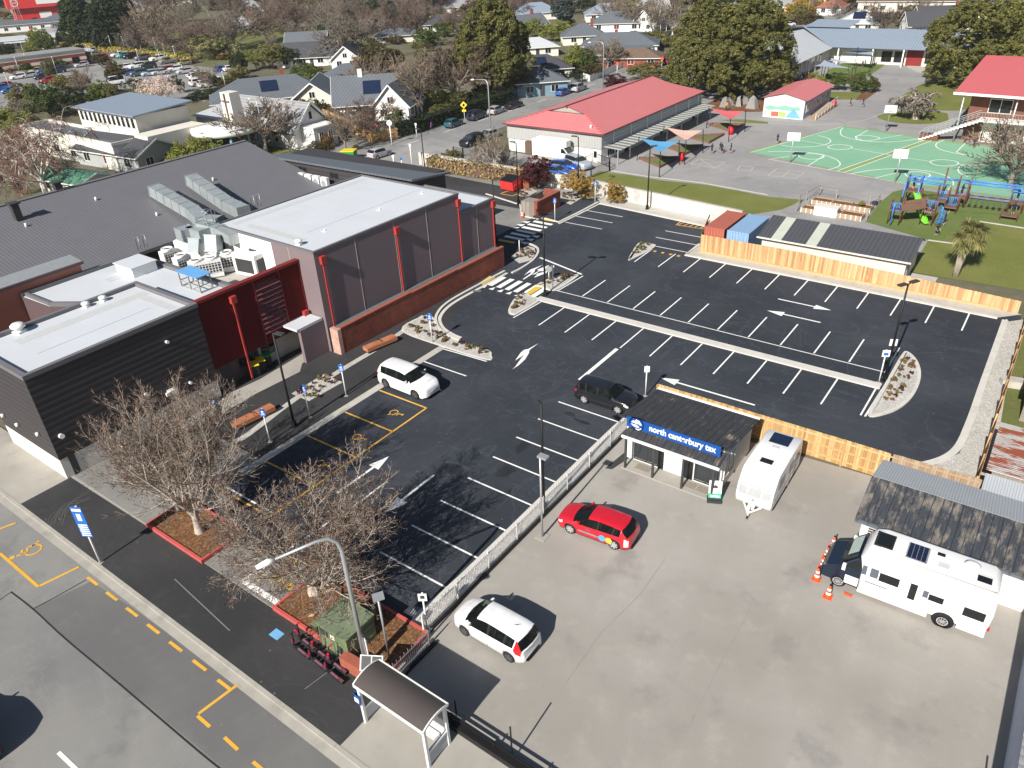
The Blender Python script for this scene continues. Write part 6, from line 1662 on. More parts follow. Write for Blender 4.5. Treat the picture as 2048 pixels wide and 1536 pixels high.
t = thing('info_board','small tilted panel on a post with grey cells beside the bus shelter','panel',(-18.2,12.95,.06),radians(30));part('post',MB().box(-.05,-.02,0,.05,.06,1.4),M.galv,t);part('panel',MB().add([(-.5,-.1,1.2),(.5,-.1,1.2),(.5,.3,1.75),(-.5,.3,1.75),(-.5,-.06,1.17),(.5,-.06,1.17),(.5,.34,1.72),(-.5,.34,1.72)],[(0,1,2,3),(7,6,5,4),(0,4,5,1),(1,5,6,2),(2,6,7,3),(3,7,4,0)]),M.white,t);part('cell',MB().add([(-.44,-.075,1.245),(-.03,-.075,1.245),(-.03,.27,1.72),(-.44,.27,1.72)],[(0,1,2,3)]).add([(.03,-.075,1.245),(.44,-.075,1.245),(.44,.27,1.72),(.03,.27,1.72)],[(0,1,2,3)]),M.dark_metal,t)
for o in t.children:
	if o.name.startswith('cell'): o.location = (0,-.012,.012)
t = thing('brick_seat_wall','low red brick wall end beside the scooters','wall',(-19.55,13.05,.06),radians(3));part('brickwork',MB().box(-.65,-.2,0,.75,.25,.75),M.brick_cap,t)
def planter(label,x0,y0,x1,y1,mt=None):
	t = thing('tree_planter',label,'planter')
	mb = MB();rim(mb,x0,y0,x1,y1,.05,.3,.14);part('edging',mb,M.kerb_red,t);part('bark',MB().box(x0+.14,y0+.14,.05,x1-.14,y1-.14,.24),M.bark,t)
planter('square bark planter with red timber edging under the left bare tree',-36.6,13.25,-31.3,16.0);planter('longer bark planter with red timber edging holding the olive kiosk',-25.55,13.3,-18.1,16.45)
tag(MB().add([(0,0,.24),(.25,.05,.3),(.2,.2,.26),(.05,.18,.3)],[(0,1,2,3)]).tube([(0,0,.25),(.2,.25,.33)],.03,5).build('wood_scrap',M.fence_new),'scrap of pale wood on the bark in front of the kiosk','wood')
bpy.data.objects['wood_scrap'].location = (-23.6,13.9,.03)
def bench(px0,py0,px1,py1,label):
	a,b = Vector(g(px0,py0)),Vector(g(px1,py1));c = (a+b)/2;L = (b-a).length
	t = thing('timber_bench',label,'bench',(c.x,c.y,.07),atan2((b-a).y,(b-a).x),'timber block benches')
	part('base',MB().box(-L/2+.1,-.3,0,L/2-.1,.3,.2),M.dark_metal,t)
	mb = MB()
	for i in range(5): mb.box(-L/2,-.36+i*.146,.2,L/2,-.36+i*.146+.138,.5)
	part('seat',mb,M.bench,t);part('armrest',MB().tube([(-.05,-.25,.5),(-.05,-.25,.68),(-.05,.25,.68),(-.05,.25,.5)],.022,6),M.black,t)
bench(470,862,548,823,'timber block bench half hidden by the left bare tree');bench(732,708,791,683,'timber block bench in front of the brick wall')
def wheelie(px,py,lidm,label):
	t = thing('wheelie_bin',label,'bin',(*g(px,py),.06),radians(65),'wheelie bins');part('body',MB().add([(-.24,-.28,.05),(.24,-.28,.05),(.24,.28,.05),(-.24,.28,.05),(-.29,-.36,.98),(.29,-.36,.98),(.29,.34,.98),(-.29,.34,.98)],[(3,2,1,0),(4,5,6,7),(0,1,5,4),(1,2,6,5),(2,3,7,6),(3,0,4,7)]),M.black,t);part('lid',MB().add([(-.31,-.4,.98),(.31,-.4,.98),(.31,.36,.98),(-.31,.36,.98),(-.29,-.36,1.04),(.29,-.36,1.04),(.29,.34,1.1),(-.29,.34,1.1)],[(4,5,6,7),(0,1,5,4),(1,2,6,5),(2,3,7,6),(3,0,4,7)]),M[lidm],t)
	for s in (-.25,.25): part('wheel',MB().lathe((s,.3,.1),[(0,-.03),(.1,-.03),(.1,.03),(0,.03)],10,0,'x'),M.rubber,t)
wheelie(514,752,'bin_yellow','black bin with a yellow lid, nearest of the three');wheelie(526,743,'bin_yellow','black bin with a yellow lid, the middle of the three');wheelie(538,733,'bin_green','black bin with a green lid by the concrete wall')
def cone(x,y,label,h=.75):
	t = thing('traffic_cone',label,'traffic cone',(x,y,.055),0,'traffic cones');part('base',MB().box(-.2,-.2,0,.2,.2,.05),M.cone,t);part('body',MB().lathe((0,0,0),[(.15,.05),(.13,.22),(.112,.34),(.095,.46),(.075,.58),(.03,h),(0,h)],14),M.cone,t);part('band',MB().lathe((0,0,0),[(.135,.22),(.117,.34)],14).lathe((0,0,0),[(.1,.46),(.08,.58)],14),M.sign_white,t);part('tip',MB().cyl(0,0,h-.02,h+.08,.035,8),M.black,t)
for (x,y,l) in ((-3.67,28.84,'orange cone standing alone by the motorhome front wheel'),(-4.46,29.68,'orange cone nearest the camera in the row of four'),(-4.45,30.61,'second orange cone from the near end of the row of four'),(-4.49,31.39,'third orange cone from the near end of the row of four'),(-4.45,32.31,'orange cone at the far end of the row of four'),(-48.6,67.2,'orange cone against the grey timber gates')): cone(x,y,l)
t = thing('sandwich_board','white and green board sign standing before the tax shop veranda','sign',(*g(1428,1003),.05),radians(25));part('board',MB().add([(-.35,-.05,.25),(.35,-.05,.25),(.35,.2,1.25),(-.35,.2,1.25),(-.35,0,.25),(.35,0,.25),(.35,.25,1.25),(-.35,.25,1.25)],[(0,1,2,3),(7,6,5,4),(0,4,5,1),(1,5,6,2),(2,6,7,3),(3,7,4,0)]),M.sign_white,t);part('green_band',MB().add([(-.35,-.06,.25),(.35,-.06,.25),(.35,.01,.52),(-.35,.01,.52)],[(0,1,2,3)]),M.sign_green,t);part('foot',MB().box(-.4,-.25,0,.4,.3,.12).box(-.36,-.05,.12,.36,.05,.26),M.dark_metal,t)
text_mesh('OPEN',.2,.5,M.sign_white,t,(-.25,-.062,.3),(radians(76),0,0),.004,.002)
part('marking',MB().add([(-.14,.085,.85),(.14,.085,.85),(.1,.12,.98),(0,.14,1.04),(-.1,.12,.98)],[(0,1,2,3,4)]),M.dark_metal,t)
for o in t.children:
	if o.name.startswith('marking'): o.location.y = -.02
t = thing('skip_bin','red front loader skip with black lids on the lane','skip',(*g(1022,380),.05),radians(-4));part('body',MB().add([(-1.05,-.75,.15),(1.05,-.75,.15),(1.05,.75,.15),(-1.05,.75,.15),(-1.05,-.95,1.25),(1.05,-.95,1.25),(1.05,.75,1.6),(-1.05,.75,1.6)],[(3,2,1,0),(4,5,6,7),(0,1,5,4),(1,2,6,5),(2,3,7,6),(3,0,4,7)]),M.skip_red,t)
for s in (-1,1): part('lid',MB().add([(s*.52-.5,-.98,1.27),(s*.52+.5,-.98,1.27),(s*.52+.5,.78,1.63),(s*.52-.5,.78,1.63),(s*.52-.5,-.98,1.33),(s*.52+.5,-.98,1.33),(s*.52+.5,.78,1.69),(s*.52-.5,.78,1.69)],[(4,5,6,7),(0,1,5,4),(1,2,6,5),(2,3,7,6),(3,0,4,7)]),M.black,t);part('fork_pocket',MB().box(s*1.06,-.6,.7,s*1.16,.5,.9),M.skip_red,t)
part('wheel',MB().lathe((-.8,-.5,.09),[(0,-.03),(.09,-.03),(.09,.03),(0,.03)],8,0,'x'),M.rubber,t)
t = thing('skip_bin','green skip with a yellow lid beside the church lawn','skip',(*g(700,318),.03),radians(25));part('body',MB().add([(-.9,-.6,.1),(.9,-.6,.1),(.9,.6,.1),(-.9,.6,.1),(-1.0,-.8,1.2),(1.0,-.8,1.2),(1.0,.8,1.2),(-1.0,.8,1.2)],[(3,2,1,0),(4,5,6,7),(0,1,5,4),(1,2,6,5),(2,3,7,6),(3,0,4,7)]),M.bin_green,t);part('lid',MB().box(-1.05,-.85,1.2,1.05,.85,1.32),M.bin_yellow,t)
def red_bin(px,py,label):
	t = thing('red_litter_bin',label,'bin',(*g(px,py),.02),0,'red playground bins');part('body',MB().lathe((0,0,0),[(0,0),(.36,0),(.42,1.0),(0,1.0)],12),M.bin_red,t);part('lid',MB().lathe((0,0,0),[(.45,1.0),(.4,1.12),(0,1.16)],12),M.bin_red,t)
red_bin(1362,322,'red litter bin under the blue shade sail');red_bin(1461,269,'red litter bin under the red shade sail');red_bin(1666,215,'red litter bin by the mural hut ramp')
# scooters
def scooter(x,y,label):
	t = thing('electric_scooter',label,'scooter',(x,y,.067),radians(-4),'parked hire scooters')
	part('deck',MB().box(-.38,-.09,.12,.42,.09,.19),M.rubber,t);part('deck_strip',MB().box(-.2,-.05,.191,.32,.05,.196),mat('magenta_strip',(0.22,0.10,0.15),.5) if 'magenta_strip' not in bpy.data.materials else bpy.data.materials['magenta_strip'],t)
	for s in (-.52,.52): part('wheel',MB().lathe((s,0,.12),[(0,-.035),(.12,-.035),(.12,.035),(0,.035)],12,0,'y'),M.rubber,t)
	part('stem',MB().tube([(-.5,0,.15),(-.38,0,1.08)],.035,7),M.black,t)
	h_ = part('handlebar',MB().tube([(-.38,-.27,1.1),(-.38,.27,1.1)],.02,6),M.black,t);part('brake_lever',MB().box(-.42,.12,1.1,-.3,.2,1.13),M.bin_red,h_)
	part('fender',MB().box(.4,-.06,.22,.66,.06,.26),M.maroon,t);part('badge',MB().box(-.53,-.05,.4,-.43,.05,.62),mat('magenta',(0.32,0.015,0.10),.4) if 'magenta' not in bpy.data.materials else bpy.data.materials['magenta'],t)
for i,(x,y) in enumerate(((-22.55,12.82),(-22.35,12.35),(-21.5,12.78),(-21.2,12.35),(-20.35,12.72),(-20.1,12.3))):
	scooter(x,y,('left','middle','right')[i//2]+' pair of black and magenta scooters, the one '+('nearer the kiosk' if i % 2 == 0 else 'nearer the road'))
t = thing('drain_grate','slotted drain grate in the kerb nose beside the picket fence','drain',(*g(842,1228),.083),radians(10));part('frame',MB().box(-.5,-.3,0,.5,.3,.012),M.dark_metal,t)
mb = MB()
for i in range(8): mb.box(-.45+i*.12,-.25,.012,-.4+i*.12,.25,.02)
part('bars',mb,M.galv,t)
t = thing('drain_grate','kerb inlet grate by the near zebra crossing','drain',(*g(955,584),.08),radians(30));part('frame',MB().box(-.4,-.2,0,.4,.2,.012),M.dark_metal,t);part('bars',MB().box(-.35,-.15,.012,.35,-.1,.02).box(-.35,.1,.012,.35,.15,.02),M.galv,t)
# vehicles
def lerp_tab(tab,s):
	for (a,va),(b,vb) in zip(tab,tab[1:]):
		if s <= b: return va + (vb-va)*(0 if b == a else max(0,(s-a)/(b-a)))
	return tab[-1][1]
PLAN = [(0,.70),(.015,.80),(.05,.92),(.12,.985),(.22,1),(.8,1),(.92,.975),(.97,.91),(1,.80)]
SHAPES = {
 'hatch': dict(top=[(0,.40),(.015,.50),(.06,.575),(.15,.63),(.245,.665),(.44,.96),(.52,.99),(.6,1.0),(.75,.985),(.87,.945),(.955,.70),(.985,.60),(1,.42)],belt=[(0,.40),(.1,.55),(.25,.61),(.9,.68),(1,.55)],ws=(.245,.44),rw=(.87,.955),pil=(.30,.565,.585,.765,.785,.865),tl=(.93,.985,2,4),wb=.60,fo=.20),
 'mpv': dict(top=[(0,.40),(.015,.50),(.06,.56),(.14,.63),(.215,.68),(.37,.95),(.48,.995),(.6,1.0),(.8,.985),(.90,.955),(.965,.66),(.985,.58),(1,.40)],belt=[(0,.40),(.1,.54),(.22,.60),(.9,.66),(1,.55)],ws=(.215,.37),rw=(.905,.965),pil=(.26,.52,.545,.74,.765,.87),tl=(.885,.975,3,5),wb=.63,fo=.19),
 'suv': dict(top=[(0,.42),(.012,.54),(.05,.62),(.15,.655),(.27,.685),(.40,.95),(.5,.99),(.62,1.0),(.8,.985),(.905,.955),(.965,.68),(.985,.60),(1,.42)],belt=[(0,.42),(.08,.60),(.27,.64),(.92,.68),(1,.58)],ws=(.27,.40),rw=(.905,.965),pil=(.31,.55,.57,.76,.78,.885),tl=(.945,.985,3,4),wb=.61,fo=.19),
 'sedan': dict(top=[(0,.42),(.015,.52),(.06,.60),(.15,.66),(.28,.70),(.42,.96),(.52,1.0),(.62,.99),(.70,.955),(.83,.735),(.95,.70),(.985,.62),(1,.44)],belt=[(0,.42),(.1,.58),(.28,.64),(.85,.69),(1,.58)],ws=(.28,.42),rw=(.70,.83),pil=(.33,.54,.555,.71,.72,.775),tl=(.955,.99,3,4),wb=.60,fo=.20),
 'van': dict(top=[(0,.34),(.012,.42),(.06,.48),(.14,.53),(.17,.56),(.29,.93),(.36,.98),(.6,1.0),(.9,.99),(.97,.96),(.99,.62),(1,.36)],belt=[(0,.34),(.08,.48),(.17,.53),(.95,.56),(1,.5)],ws=(.17,.29),rw=(.97,.99),pil=(.22,.36,.385,.62,.64,.93),tl=(.965,.995,3,4),wb=.62,fo=.17),
 'ute': dict(top=[(0,.42),(.012,.54),(.05,.60),(.15,.63),(.25,.66),(.36,.95),(.44,1.0),(.54,.99),(.60,.95),(.64,.60),(.66,.58),(.985,.58),(1,.42)],belt=[(0,.42),(.08,.58),(.25,.62),(.64,.64),(.7,.57),(1,.56)],ws=(.25,.36),rw=(.60,.64),pil=(.29,.44,.455,.585,.6,.6),tl=(.96,.99,3,4),wb=.62,fo=.18),
}
def make_car(name,kind,L,W,H,wr,label='',cat='car',rimm='rim',trim=None,dark_low=False,fine=True):
	sh = SHAPES[kind]
	t = thing(name,label,cat)
	hw,wb = W/2,sh['wb']*L
	xf = L/2 - sh['fo']*L;xr = xf - wb
	Ra = wr*1.16
	ss = set(np.linspace(0,1,31 if fine else 19).tolist())
	for tab in (sh['top'],PLAN): ss |= {a for a,_ in tab}
	ss |= set(sh['ws'])|set(sh['rw'])|set(sh['pil'])|{sh['tl'][0],sh['tl'][1],.02,.09}
	for xw in (xf,xr):
		for k in range(9): ss.add(min(1,max(0,(L/2-(xw+Ra*cos(pi*k/8)))/L)))
	ss = sorted(ss);ss = [s for i,s in enumerate(ss) if i == 0 or s-ss[i-1] > 1e-4]
	rings = []
	sill = .13*H+.02
	for s in ss:
		x = L/2 - s*L
		w_ = hw*lerp_tab(PLAN,s);zt = H*lerp_tab(sh['top'],s);bl = min(H*lerp_tab(sh['belt'],s),zt-.015)
		zb = sill + (.06 if s < .04 or s > .96 else 0)
		for xw in (xf,xr):
			d = abs(x-xw)
			if d < Ra: zb = max(zb,wr+sqrt(max(0,Ra*Ra-d*d))*.98)
		zb = min(zb,bl-.06)
		y5 = w_*.955 - .36*(zt-bl)
		hh = bl-zb
		rings.append([(w_*.6,zb),(w_*.985,zb),(w_,zb+.3*hh),(w_*.995,zb+.72*hh),(w_*.955,bl),(y5,max(bl+.005,zt-.055)),(y5-.08,zt-.012),(y5*.5,zt+.006),(0,zt+.01)])
	n,k = len(ss),9
	V = []
	for s,r in zip(ss,rings):
		x = L/2-s*L
		fr_ = .16*max(-1,min(1,(.5-s)*4))*(1 if .12 < s < .98 else .3)
		bow = [fr_*(1-min(1,abs(y)/hw)**2) if j >= 5 else 0 for j,(y,z) in enumerate(r)]
		for (y,z),q in zip(r,bow): V.append((x+q,y,z))
		for (y,z),q in zip(r,bow): V.append((x+q,-y,z))
	groups = {}
	def addf(key,f): groups.setdefault(key,[]).append(f)
	pil = sh['pil']
	for i in range(n-1):
		sm = (ss[i]+ss[i+1])/2
		for j in range(k-1):
			for side in (0,1):
				o = side*k
				a,b,c,d = (i*2*k+o+j,(i+1)*2*k+o+j,(i+1)*2*k+o+j+1,i*2*k+o+j+1)
				f = (a,b,c,d) if side else (d,c,b,a)
				f = f[::-1]
				key = 'body'
				if sh['ws'][0] < sm < sh['ws'][1] and j >= 5: key = 'windscreen' if j >= 6 or True else 'body'
				elif sh['rw'][0] < sm < sh['rw'][1] and j >= 5: key = 'rear_window'
				elif j == 4 and pil[0] < sm < pil[5]:
					if sm < pil[1]: key = ('side_window',side,0)
					elif pil[2] < sm < pil[3]: key = ('side_window',side,1)
					elif pil[4] < sm: key = ('side_window',side,2)
					else: key = 'trim'
				elif .02 < sm < .09 and j == 3: key = ('headlight',side)
				elif sh['tl'][0] < sm < sh['tl'][1] and sh['tl'][2] <= j < sh['tl'][3]: key = ('tail_light',side)
				elif dark_low and j == 0: key = 'trim'
				addf(key,f)
	cap0 = tuple(range(k))+tuple(range(2*k-1,k-1,-1))
	base = (n-1)*2*k
	addf('cap',cap0);addf('cap',tuple(base+q for q in cap0)[::-1])
	def sub(fs):
		ids = sorted({i for f in fs for i in f});mp = {q: e for e,q in enumerate(ids)}
		return [V[q] for q in ids],[tuple(mp[q] for q in f) for f in fs]
	mb = MB()
	allf = groups.get('body',[]) + groups.get('cap',[])
	v,f = sub(allf);mb.add(v,f,0,True)
	if 'trim' in groups: v,f = sub(groups['trim']);mb.add(v,f,1,False)
	mb.box(-L*.47,-hw+.25,.17,L*.47,hw-.25,.45*H,1);mb.box(xr+Ra+.06,-hw+.03,.17,xf-Ra-.06,hw-.03,.24*H,1)
	mb.box(L/2-.02,-hw*.5,.27*H,L/2+.012,hw*.5,.36*H,1);mb.box(L/2-.03,-hw*.42,.43*H,L/2-.0,hw*.42,.475*H,1);mb.box(-L/2-.012,-hw*.6,.17*H,-L/2+.03,hw*.6,.26*H,1)
	for xs_ in (L/2-pil[0]*L-.02,L/2-(pil[1]+pil[2])/2*L,L/2-(pil[3]+pil[4])/2*L):
		for q in (1,-1): mb.box(xs_-.008,q*(hw-.012),sill+.08,xs_+.008,q*(hw+.003),.62*H,1)
	part('body',mb,[M.paint,M.rubber if trim is None else M[trim]],t)
	for key,fs in groups.items():
		if key in ('body','cap','trim'): continue
		v,f = sub(fs);nm = key if isinstance(key,str) else key[0]
		part(nm,MB().add(v,f,0,True),{'windscreen':M['car_glass' if fine else 'glass_clear'],'rear_window':M['car_glass' if fine else 'glass'],'side_window':M['car_glass' if fine else 'glass'],'headlight':M.lamp_w,'tail_light':M.lamp_r}[nm],t)
	for xw in (xf,xr):
		for q in (1,-1):
			yc = q*(hw-.12)
			w_ = part('wheel',MB().lathe((xw,yc,wr),[(wr*.55,-.1),(wr*.93,-.105),(wr,-.07),(wr,.07),(wr*.93,.105),(wr*.55,.1),(wr*.55,-.1)],18,0,'y'),M.rubber,t)
			rmb = MB();yo = q*.085
			rmb.lathe((xw,yc,wr),[(wr*.62,yo),(wr*.72,yo+q*.02),(wr*.77,yo-q*.01)],18,0,'y')
			for a in range(7 if fine else 5):
				an = 2*pi*a/(7 if fine else 5)
				p = Vector((xw+wr*.12*cos(an),yc+yo,wr+wr*.12*sin(an)));e_ = Vector((xw+wr*.68*cos(an),yc+yo+q*.012,wr+wr*.68*sin(an)))
				rmb.bar(p,e_,.03,.085*wr/.33,0,(0,1,0)) if False else rmb.bar(p,e_,.10*wr/.33,.03,0,(0,1,0))
			rmb.lathe((xw,yc,wr),[(0,yo+q*.02),(wr*.16,yo+q*.015),(wr*.2,yo)],10,0,'y')
			part('rim',rmb,M[rimm],w_)
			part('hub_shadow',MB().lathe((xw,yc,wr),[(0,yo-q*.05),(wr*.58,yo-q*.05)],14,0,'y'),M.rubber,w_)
	for q in (1,-1):
		xm = L/2-(pil[0]+.03)*L
		part('wing_mirror',MB().prism([(xm-.05,q*hw*.93),(xm+.06,q*hw*.95),(xm+.04,q*(hw+.12)),(xm-.05,q*(hw+.12))],.66*H,.66*H+.14),M.paint,t)
		if fine:
			for sp in ((pil[1]-.02),(pil[3]-.02)): part('door_handle',MB().box(L/2-sp*L-.02,q*(hw-.005),.57*H,L/2-sp*L+.13,q*(hw+.015),.57*H+.03),M.paint,t)
	if fine:
		for xs_ in (L/2-.47*L,L/2-.68*L):
			for q in (-.38,.38): part('seat',MB().box(xs_-.5,q-.24,.45*H,xs_,q+.24,.52*H).add([(xs_-.5,q-.23,.5*H),(xs_-.38,q-.23,.5*H),(xs_-.38,q+.23,.5*H),(xs_-.5,q+.23,.5*H),(xs_-.62,q-.17,.86*H),(xs_-.54,q-.17,.86*H),(xs_-.54,q+.17,.86*H),(xs_-.62,q+.17,.86*H)],[(4,5,6,7),(0,1,5,4),(1,2,6,5),(2,3,7,6),(3,0,4,7)]),M.seat,t)
		part('dashboard',MB().box(L/2-(sh['ws'][0]+.11)*L,-hw+.2,.5*H,L/2-(sh['ws'][0]+.02)*L,hw-.2,.6*H),M.rubber,t)
	part('number_plate',MB().box(L/2+.0,-.2,.38*H-.06,L/2+.02,.2,.38*H+.05),M.plate,t);part('number_plate',MB().box(-L/2-.02,-.2,.42*H-.06,-L/2,.2,.42*H+.05),M.plate,t)
	return t
def paintc(t,c):
	c = srgb(c) if isinstance(c,str) else c
	for o in t.children:
		if o.type == 'MESH': o.color = (*c,1)
def put(t,x,y,head,z=.055):
	t.location = (x,y,z);t.rotation_euler = (0,0,radians(head))
WHITE,SILVER,BLACKP = (.80,.80,.80),(.42,.43,.45),(.012,.013,.017)
# the near cars
c = make_car('hatchback','hatch',4.25,1.72,1.42,.325,'bright red hatchback with round blue and yellow stickers on its side');paintc(c,(.56,.012,.028))
a,b = Vector(g(1142,1068)),Vector(g(1226,1099));d = b-a;hd = degrees_ = math.degrees(atan2(-d.y,-d.x));nrm = Vector((-d.y,d.x)).normalized()
cc = (a+b)/2 + nrm*.78;put(c,cc.x,cc.y,hd)
mb = MB().lathe((-.62,.862,.52),[(0,.004),(.19,.004),(.19,-.01)],18,0,'y',False);part('sticker',mb,mat('sticker_blue',(0.08,0.36,0.72),.5),c);part('sticker',MB().lathe((-1.0,.862,.52),[(0,.004),(.19,.004),(.19,-.01)],18,0,'y',False),mat('sticker_yellow',(0.85,0.50,0.05),.5),c)
for o in c.children:
	if o.name.startswith('tail_light'): o.data.materials[0] = M.lamp_w
part('sticker',MB().box(-.42,.85,.47,.78,.868,.53),mat('sticker_teal',(0.02,0.36,0.36),.5),c);part('sticker',MB().box(.1,.85,.7,.28,.868,.8),mat('sticker_dark',(0.05,0.12,0.2),.5),c)
c = make_car('people_mover','mpv',4.1,1.69,1.53,.305,'white compact people mover with tall red tail lights on the pale yard',rimm='rim_dark');paintc(c,WHITE)
a,b = Vector(g(931,1271)),Vector(g(1018,1323));d = b-a;nrm = Vector((-d.y,d.x)).normalized();cc = (a+b)/2+nrm*.76;put(c,cc.x,cc.y,math.degrees(atan2(-d.y,-d.x)))
part('aerial',MB().tube([(-1.1,0,1.52),(-1.35,0,1.66)],.01,5),M.rubber,c)
c = make_car('sport_utility','suv',4.75,1.92,1.72,.37,'white sport utility car parked beyond the accessible bays',rimm='rim_dark',dark_low=True);paintc(c,(.82,.82,.82));put(c,-34.05,32.55,-1)
c.location.x = -34.15;c.location.y = 32.5
c = make_car('crossover','suv',4.2,1.73,1.56,.335,'black crossover parked nose in against the picket fence',dark_low=True);paintc(c,BLACKP)
a,b = Vector(g(1168,808)),Vector(g(1234,829));d = b-a;nrm = Vector((-d.y,d.x)).normalized();cc = (a+b)/2+nrm*.8;put(c,cc.x,cc.y,math.degrees(atan2(d.y,d.x)))
# prototypes for the distant cars
PR = {'hatch':Proto(make_car('hatchback','hatch',4.05,1.68,1.47,.30,fine=False)),'suv':Proto(make_car('sport_utility','suv',4.6,1.83,1.72,.36,fine=False)),'sedan':Proto(make_car('saloon_car','sedan',4.6,1.76,1.43,.32,fine=False)),'van':Proto(make_car('van','van',5.0,1.9,2.1,.34,cat='van',fine=False)),'ute':Proto(make_car('pickup','ute',5.1,1.82,1.76,.36,cat='pickup',fine=False))}
def far_car(kind,px,py,head,col,label,group='cars along the far street',sc=.97,z=.015):
	x,y = g(px,py);return PR[kind].place((x,y,z),radians(head),label,group,sc,(*col,1))
BLUEC,TEAL,REDC,NAVYC,GREYC,GOLD = (.03,.11,.38),(.015,.11,.15),(.45,.02,.03),(.02,.03,.07),(.13,.14,.15),(.32,.29,.16)
far_car('hatch',760,314,88,SILVER,'silver hatchback driving up the far street',z=.012)
far_car('hatch',908,253,95,TEAL,'teal hatchback parked by the clipped hedge')
far_car('suv',954,238,95,(.03,.035,.06),'dark blue sport utility car parked behind the teal hatchback')
far_car('hatch',993,227,94,SILVER,'silver hatchback parked right of the yellow warning sign')
far_car('sedan',1028,216,93,BLACKP,'black saloon parked just left of the red roof ridge')
far_car('suv',944,290,-92,BLACKP,'big black sport utility car waiting on the far street')
far_car('hatch',976,278,-92,SILVER,'silver car behind the big black one on the far street')
far_car('hatch',1126,190,93,BLUEC,'bright blue hatchback parked by the white cottage fence')
far_car('suv',1157,182,93,SILVER,'silver estate parked by the white cottage fence')
far_car('hatch',1337,128,85,(.45,.02,.08),'small magenta red car coming down the side street')
far_car('hatch',1178,104,60,(.4,.03,.08),'red car half hidden by the cottage gardens')
far_car('suv',322,306,18,WHITE,'white sport utility car in front of the church hall porch',z=.02)
far_car('sedan',1112,352,5,BLUEC,'blue saloon parked nearest the block wall of the school drive',z=.03)
far_car('hatch',1128,341,5,(.02,.09,.45),'bright blue hatchback parked second from the block wall',z=.03)
far_car('suv',1155,336,-20,(.36,.4,.46),'silver blue people carrier parked by the black gate',z=.03)
far_car('hatch',1566,57,60,BLACKP,'dark car at the top beside the golden trees','cars at the top of the picture')
far_car('sedan',1577,53,60,WHITE,'white car at the top beside the golden trees','cars at the top of the picture')
far_car('van',1557,48,120,WHITE,'white van parked beside the golden trees','cars at the top of the picture')
x,y = g(20,1500);t = PR['hatch'].place((-30.6,1.35,.01),radians(180),'dark car on the front street at the bottom left corner','cars along the front street',1.0,(*NAVYC,1))
# shops car park, row by row
row = [(38,158,'hatch',WHITE),(60,155,'hatch',SILVER),(85,158,'hatch',NAVYC),(98,165,'hatch',REDC),(118,169,'hatch',GREYC),(133,169,'suv',WHITE),(145,165,'sedan',GREYC),(75,146,'hatch',(.45,.5,.1)),(90,145,'hatch',BLUEC),(115,146,'suv',NAVYC),(165,134,'hatch',SILVER),(178,124,'sedan',BLUEC),(190,122,'hatch',REDC),(203,118,'hatch',REDC),
 (180,107,'suv',SILVER),(155,102,'suv',BLACKP),(238,113,'sedan',WHITE),(247,115,'hatch',(.05,.45,.45)),(262,117,'suv',BLACKP),(286,120,'suv',GREYC),(316,122,'suv',WHITE),(337,127,'ute',(.24,.23,.2)),(370,130,'hatch',GOLD),
 (252,138,'sedan',WHITE),(276,137,'suv',WHITE),(297,137,'suv',(.02,.035,.03)),(260,150,'hatch',BLUEC),(279,152,'suv',(.06,.09,.11)),(302,151,'sedan',(.35,.42,.55)),(322,149,'sedan',SILVER),(335,143,'hatch',REDC),(352,142,'hatch',WHITE),(372,147,'sedan',SILVER),(395,155,'ute',WHITE),(402,161,'van',WHITE),(412,157,'suv',WHITE),(400,171,'suv',WHITE),(416,174,'suv',WHITE),(425,164,'suv',WHITE),(446,143,'hatch',BLUEC),(463,142,'hatch',WHITE),(231,170,'van',WHITE),(22,186,'hatch',BLUEC),(5,180,'sedan',BLUEC),(10,176,'hatch',REDC),
 (45,42,'hatch',WHITE),(55,37,'sedan',WHITE),(68,42,'hatch',REDC),(78,36,'van',WHITE),(33,58,'van',WHITE)]
CN = [(WHITE,'white'),(SILVER,'silver'),(NAVYC,'navy'),(REDC,'red'),(GREYC,'dark grey'),((.45,.5,.1),'yellow green'),(BLUEC,'blue'),(BLACKP,'black'),((.05,.45,.45),'turquoise'),((.24,.23,.2),'bronze'),(GOLD,'gold'),((.02,.035,.03),'black and yellow'),((.06,.09,.11),'slate'),((.35,.42,.55),'pale blue')]
KN = {'hatch':'hatchback','suv':'sport utility car','sedan':'saloon','van':'van','ute':'pickup'}
def zone(px,py):
	if py < 60: return 'near the red store'
	if px < 60 and py > 170: return 'at the left edge by the dark shrubs'
	if px < 150: return 'in front of the banded brick building'
	if px < 215: return 'by the open pale shelter'
	if px > 385: return 'behind the blossom tree'
	if py < 133: return 'in the row along the yellow hedge'
	return 'in the middle rows before the blossom tree'
def order_word(i,n): return '' if n == 1 else {0:', leftmost of its colour there',n-1:', rightmost of its colour there'}.get(i,', number %d of its colour from the left' % (i+1))
bucket = {}
for (px,py,k_,c_) in sorted(row): bucket.setdefault((zone(px,py),k_,c_),[]).append((px,py))
for (zn,k_,c_),ps in bucket.items():
	cn = dict((a_,b_) for a_,b_ in CN)[c_]
	for i,(px,py) in enumerate(ps):
		hd = math.degrees(fz(px,py)) + (200 if py < 133 else 20 if px > 380 else 190)
		far_car(k_,px,py,hd,c_,'%s %s %s%s' % (cn,KN[k_],zn,order_word(i,len(ps))),'cars in the shops car park',1.0,.012)
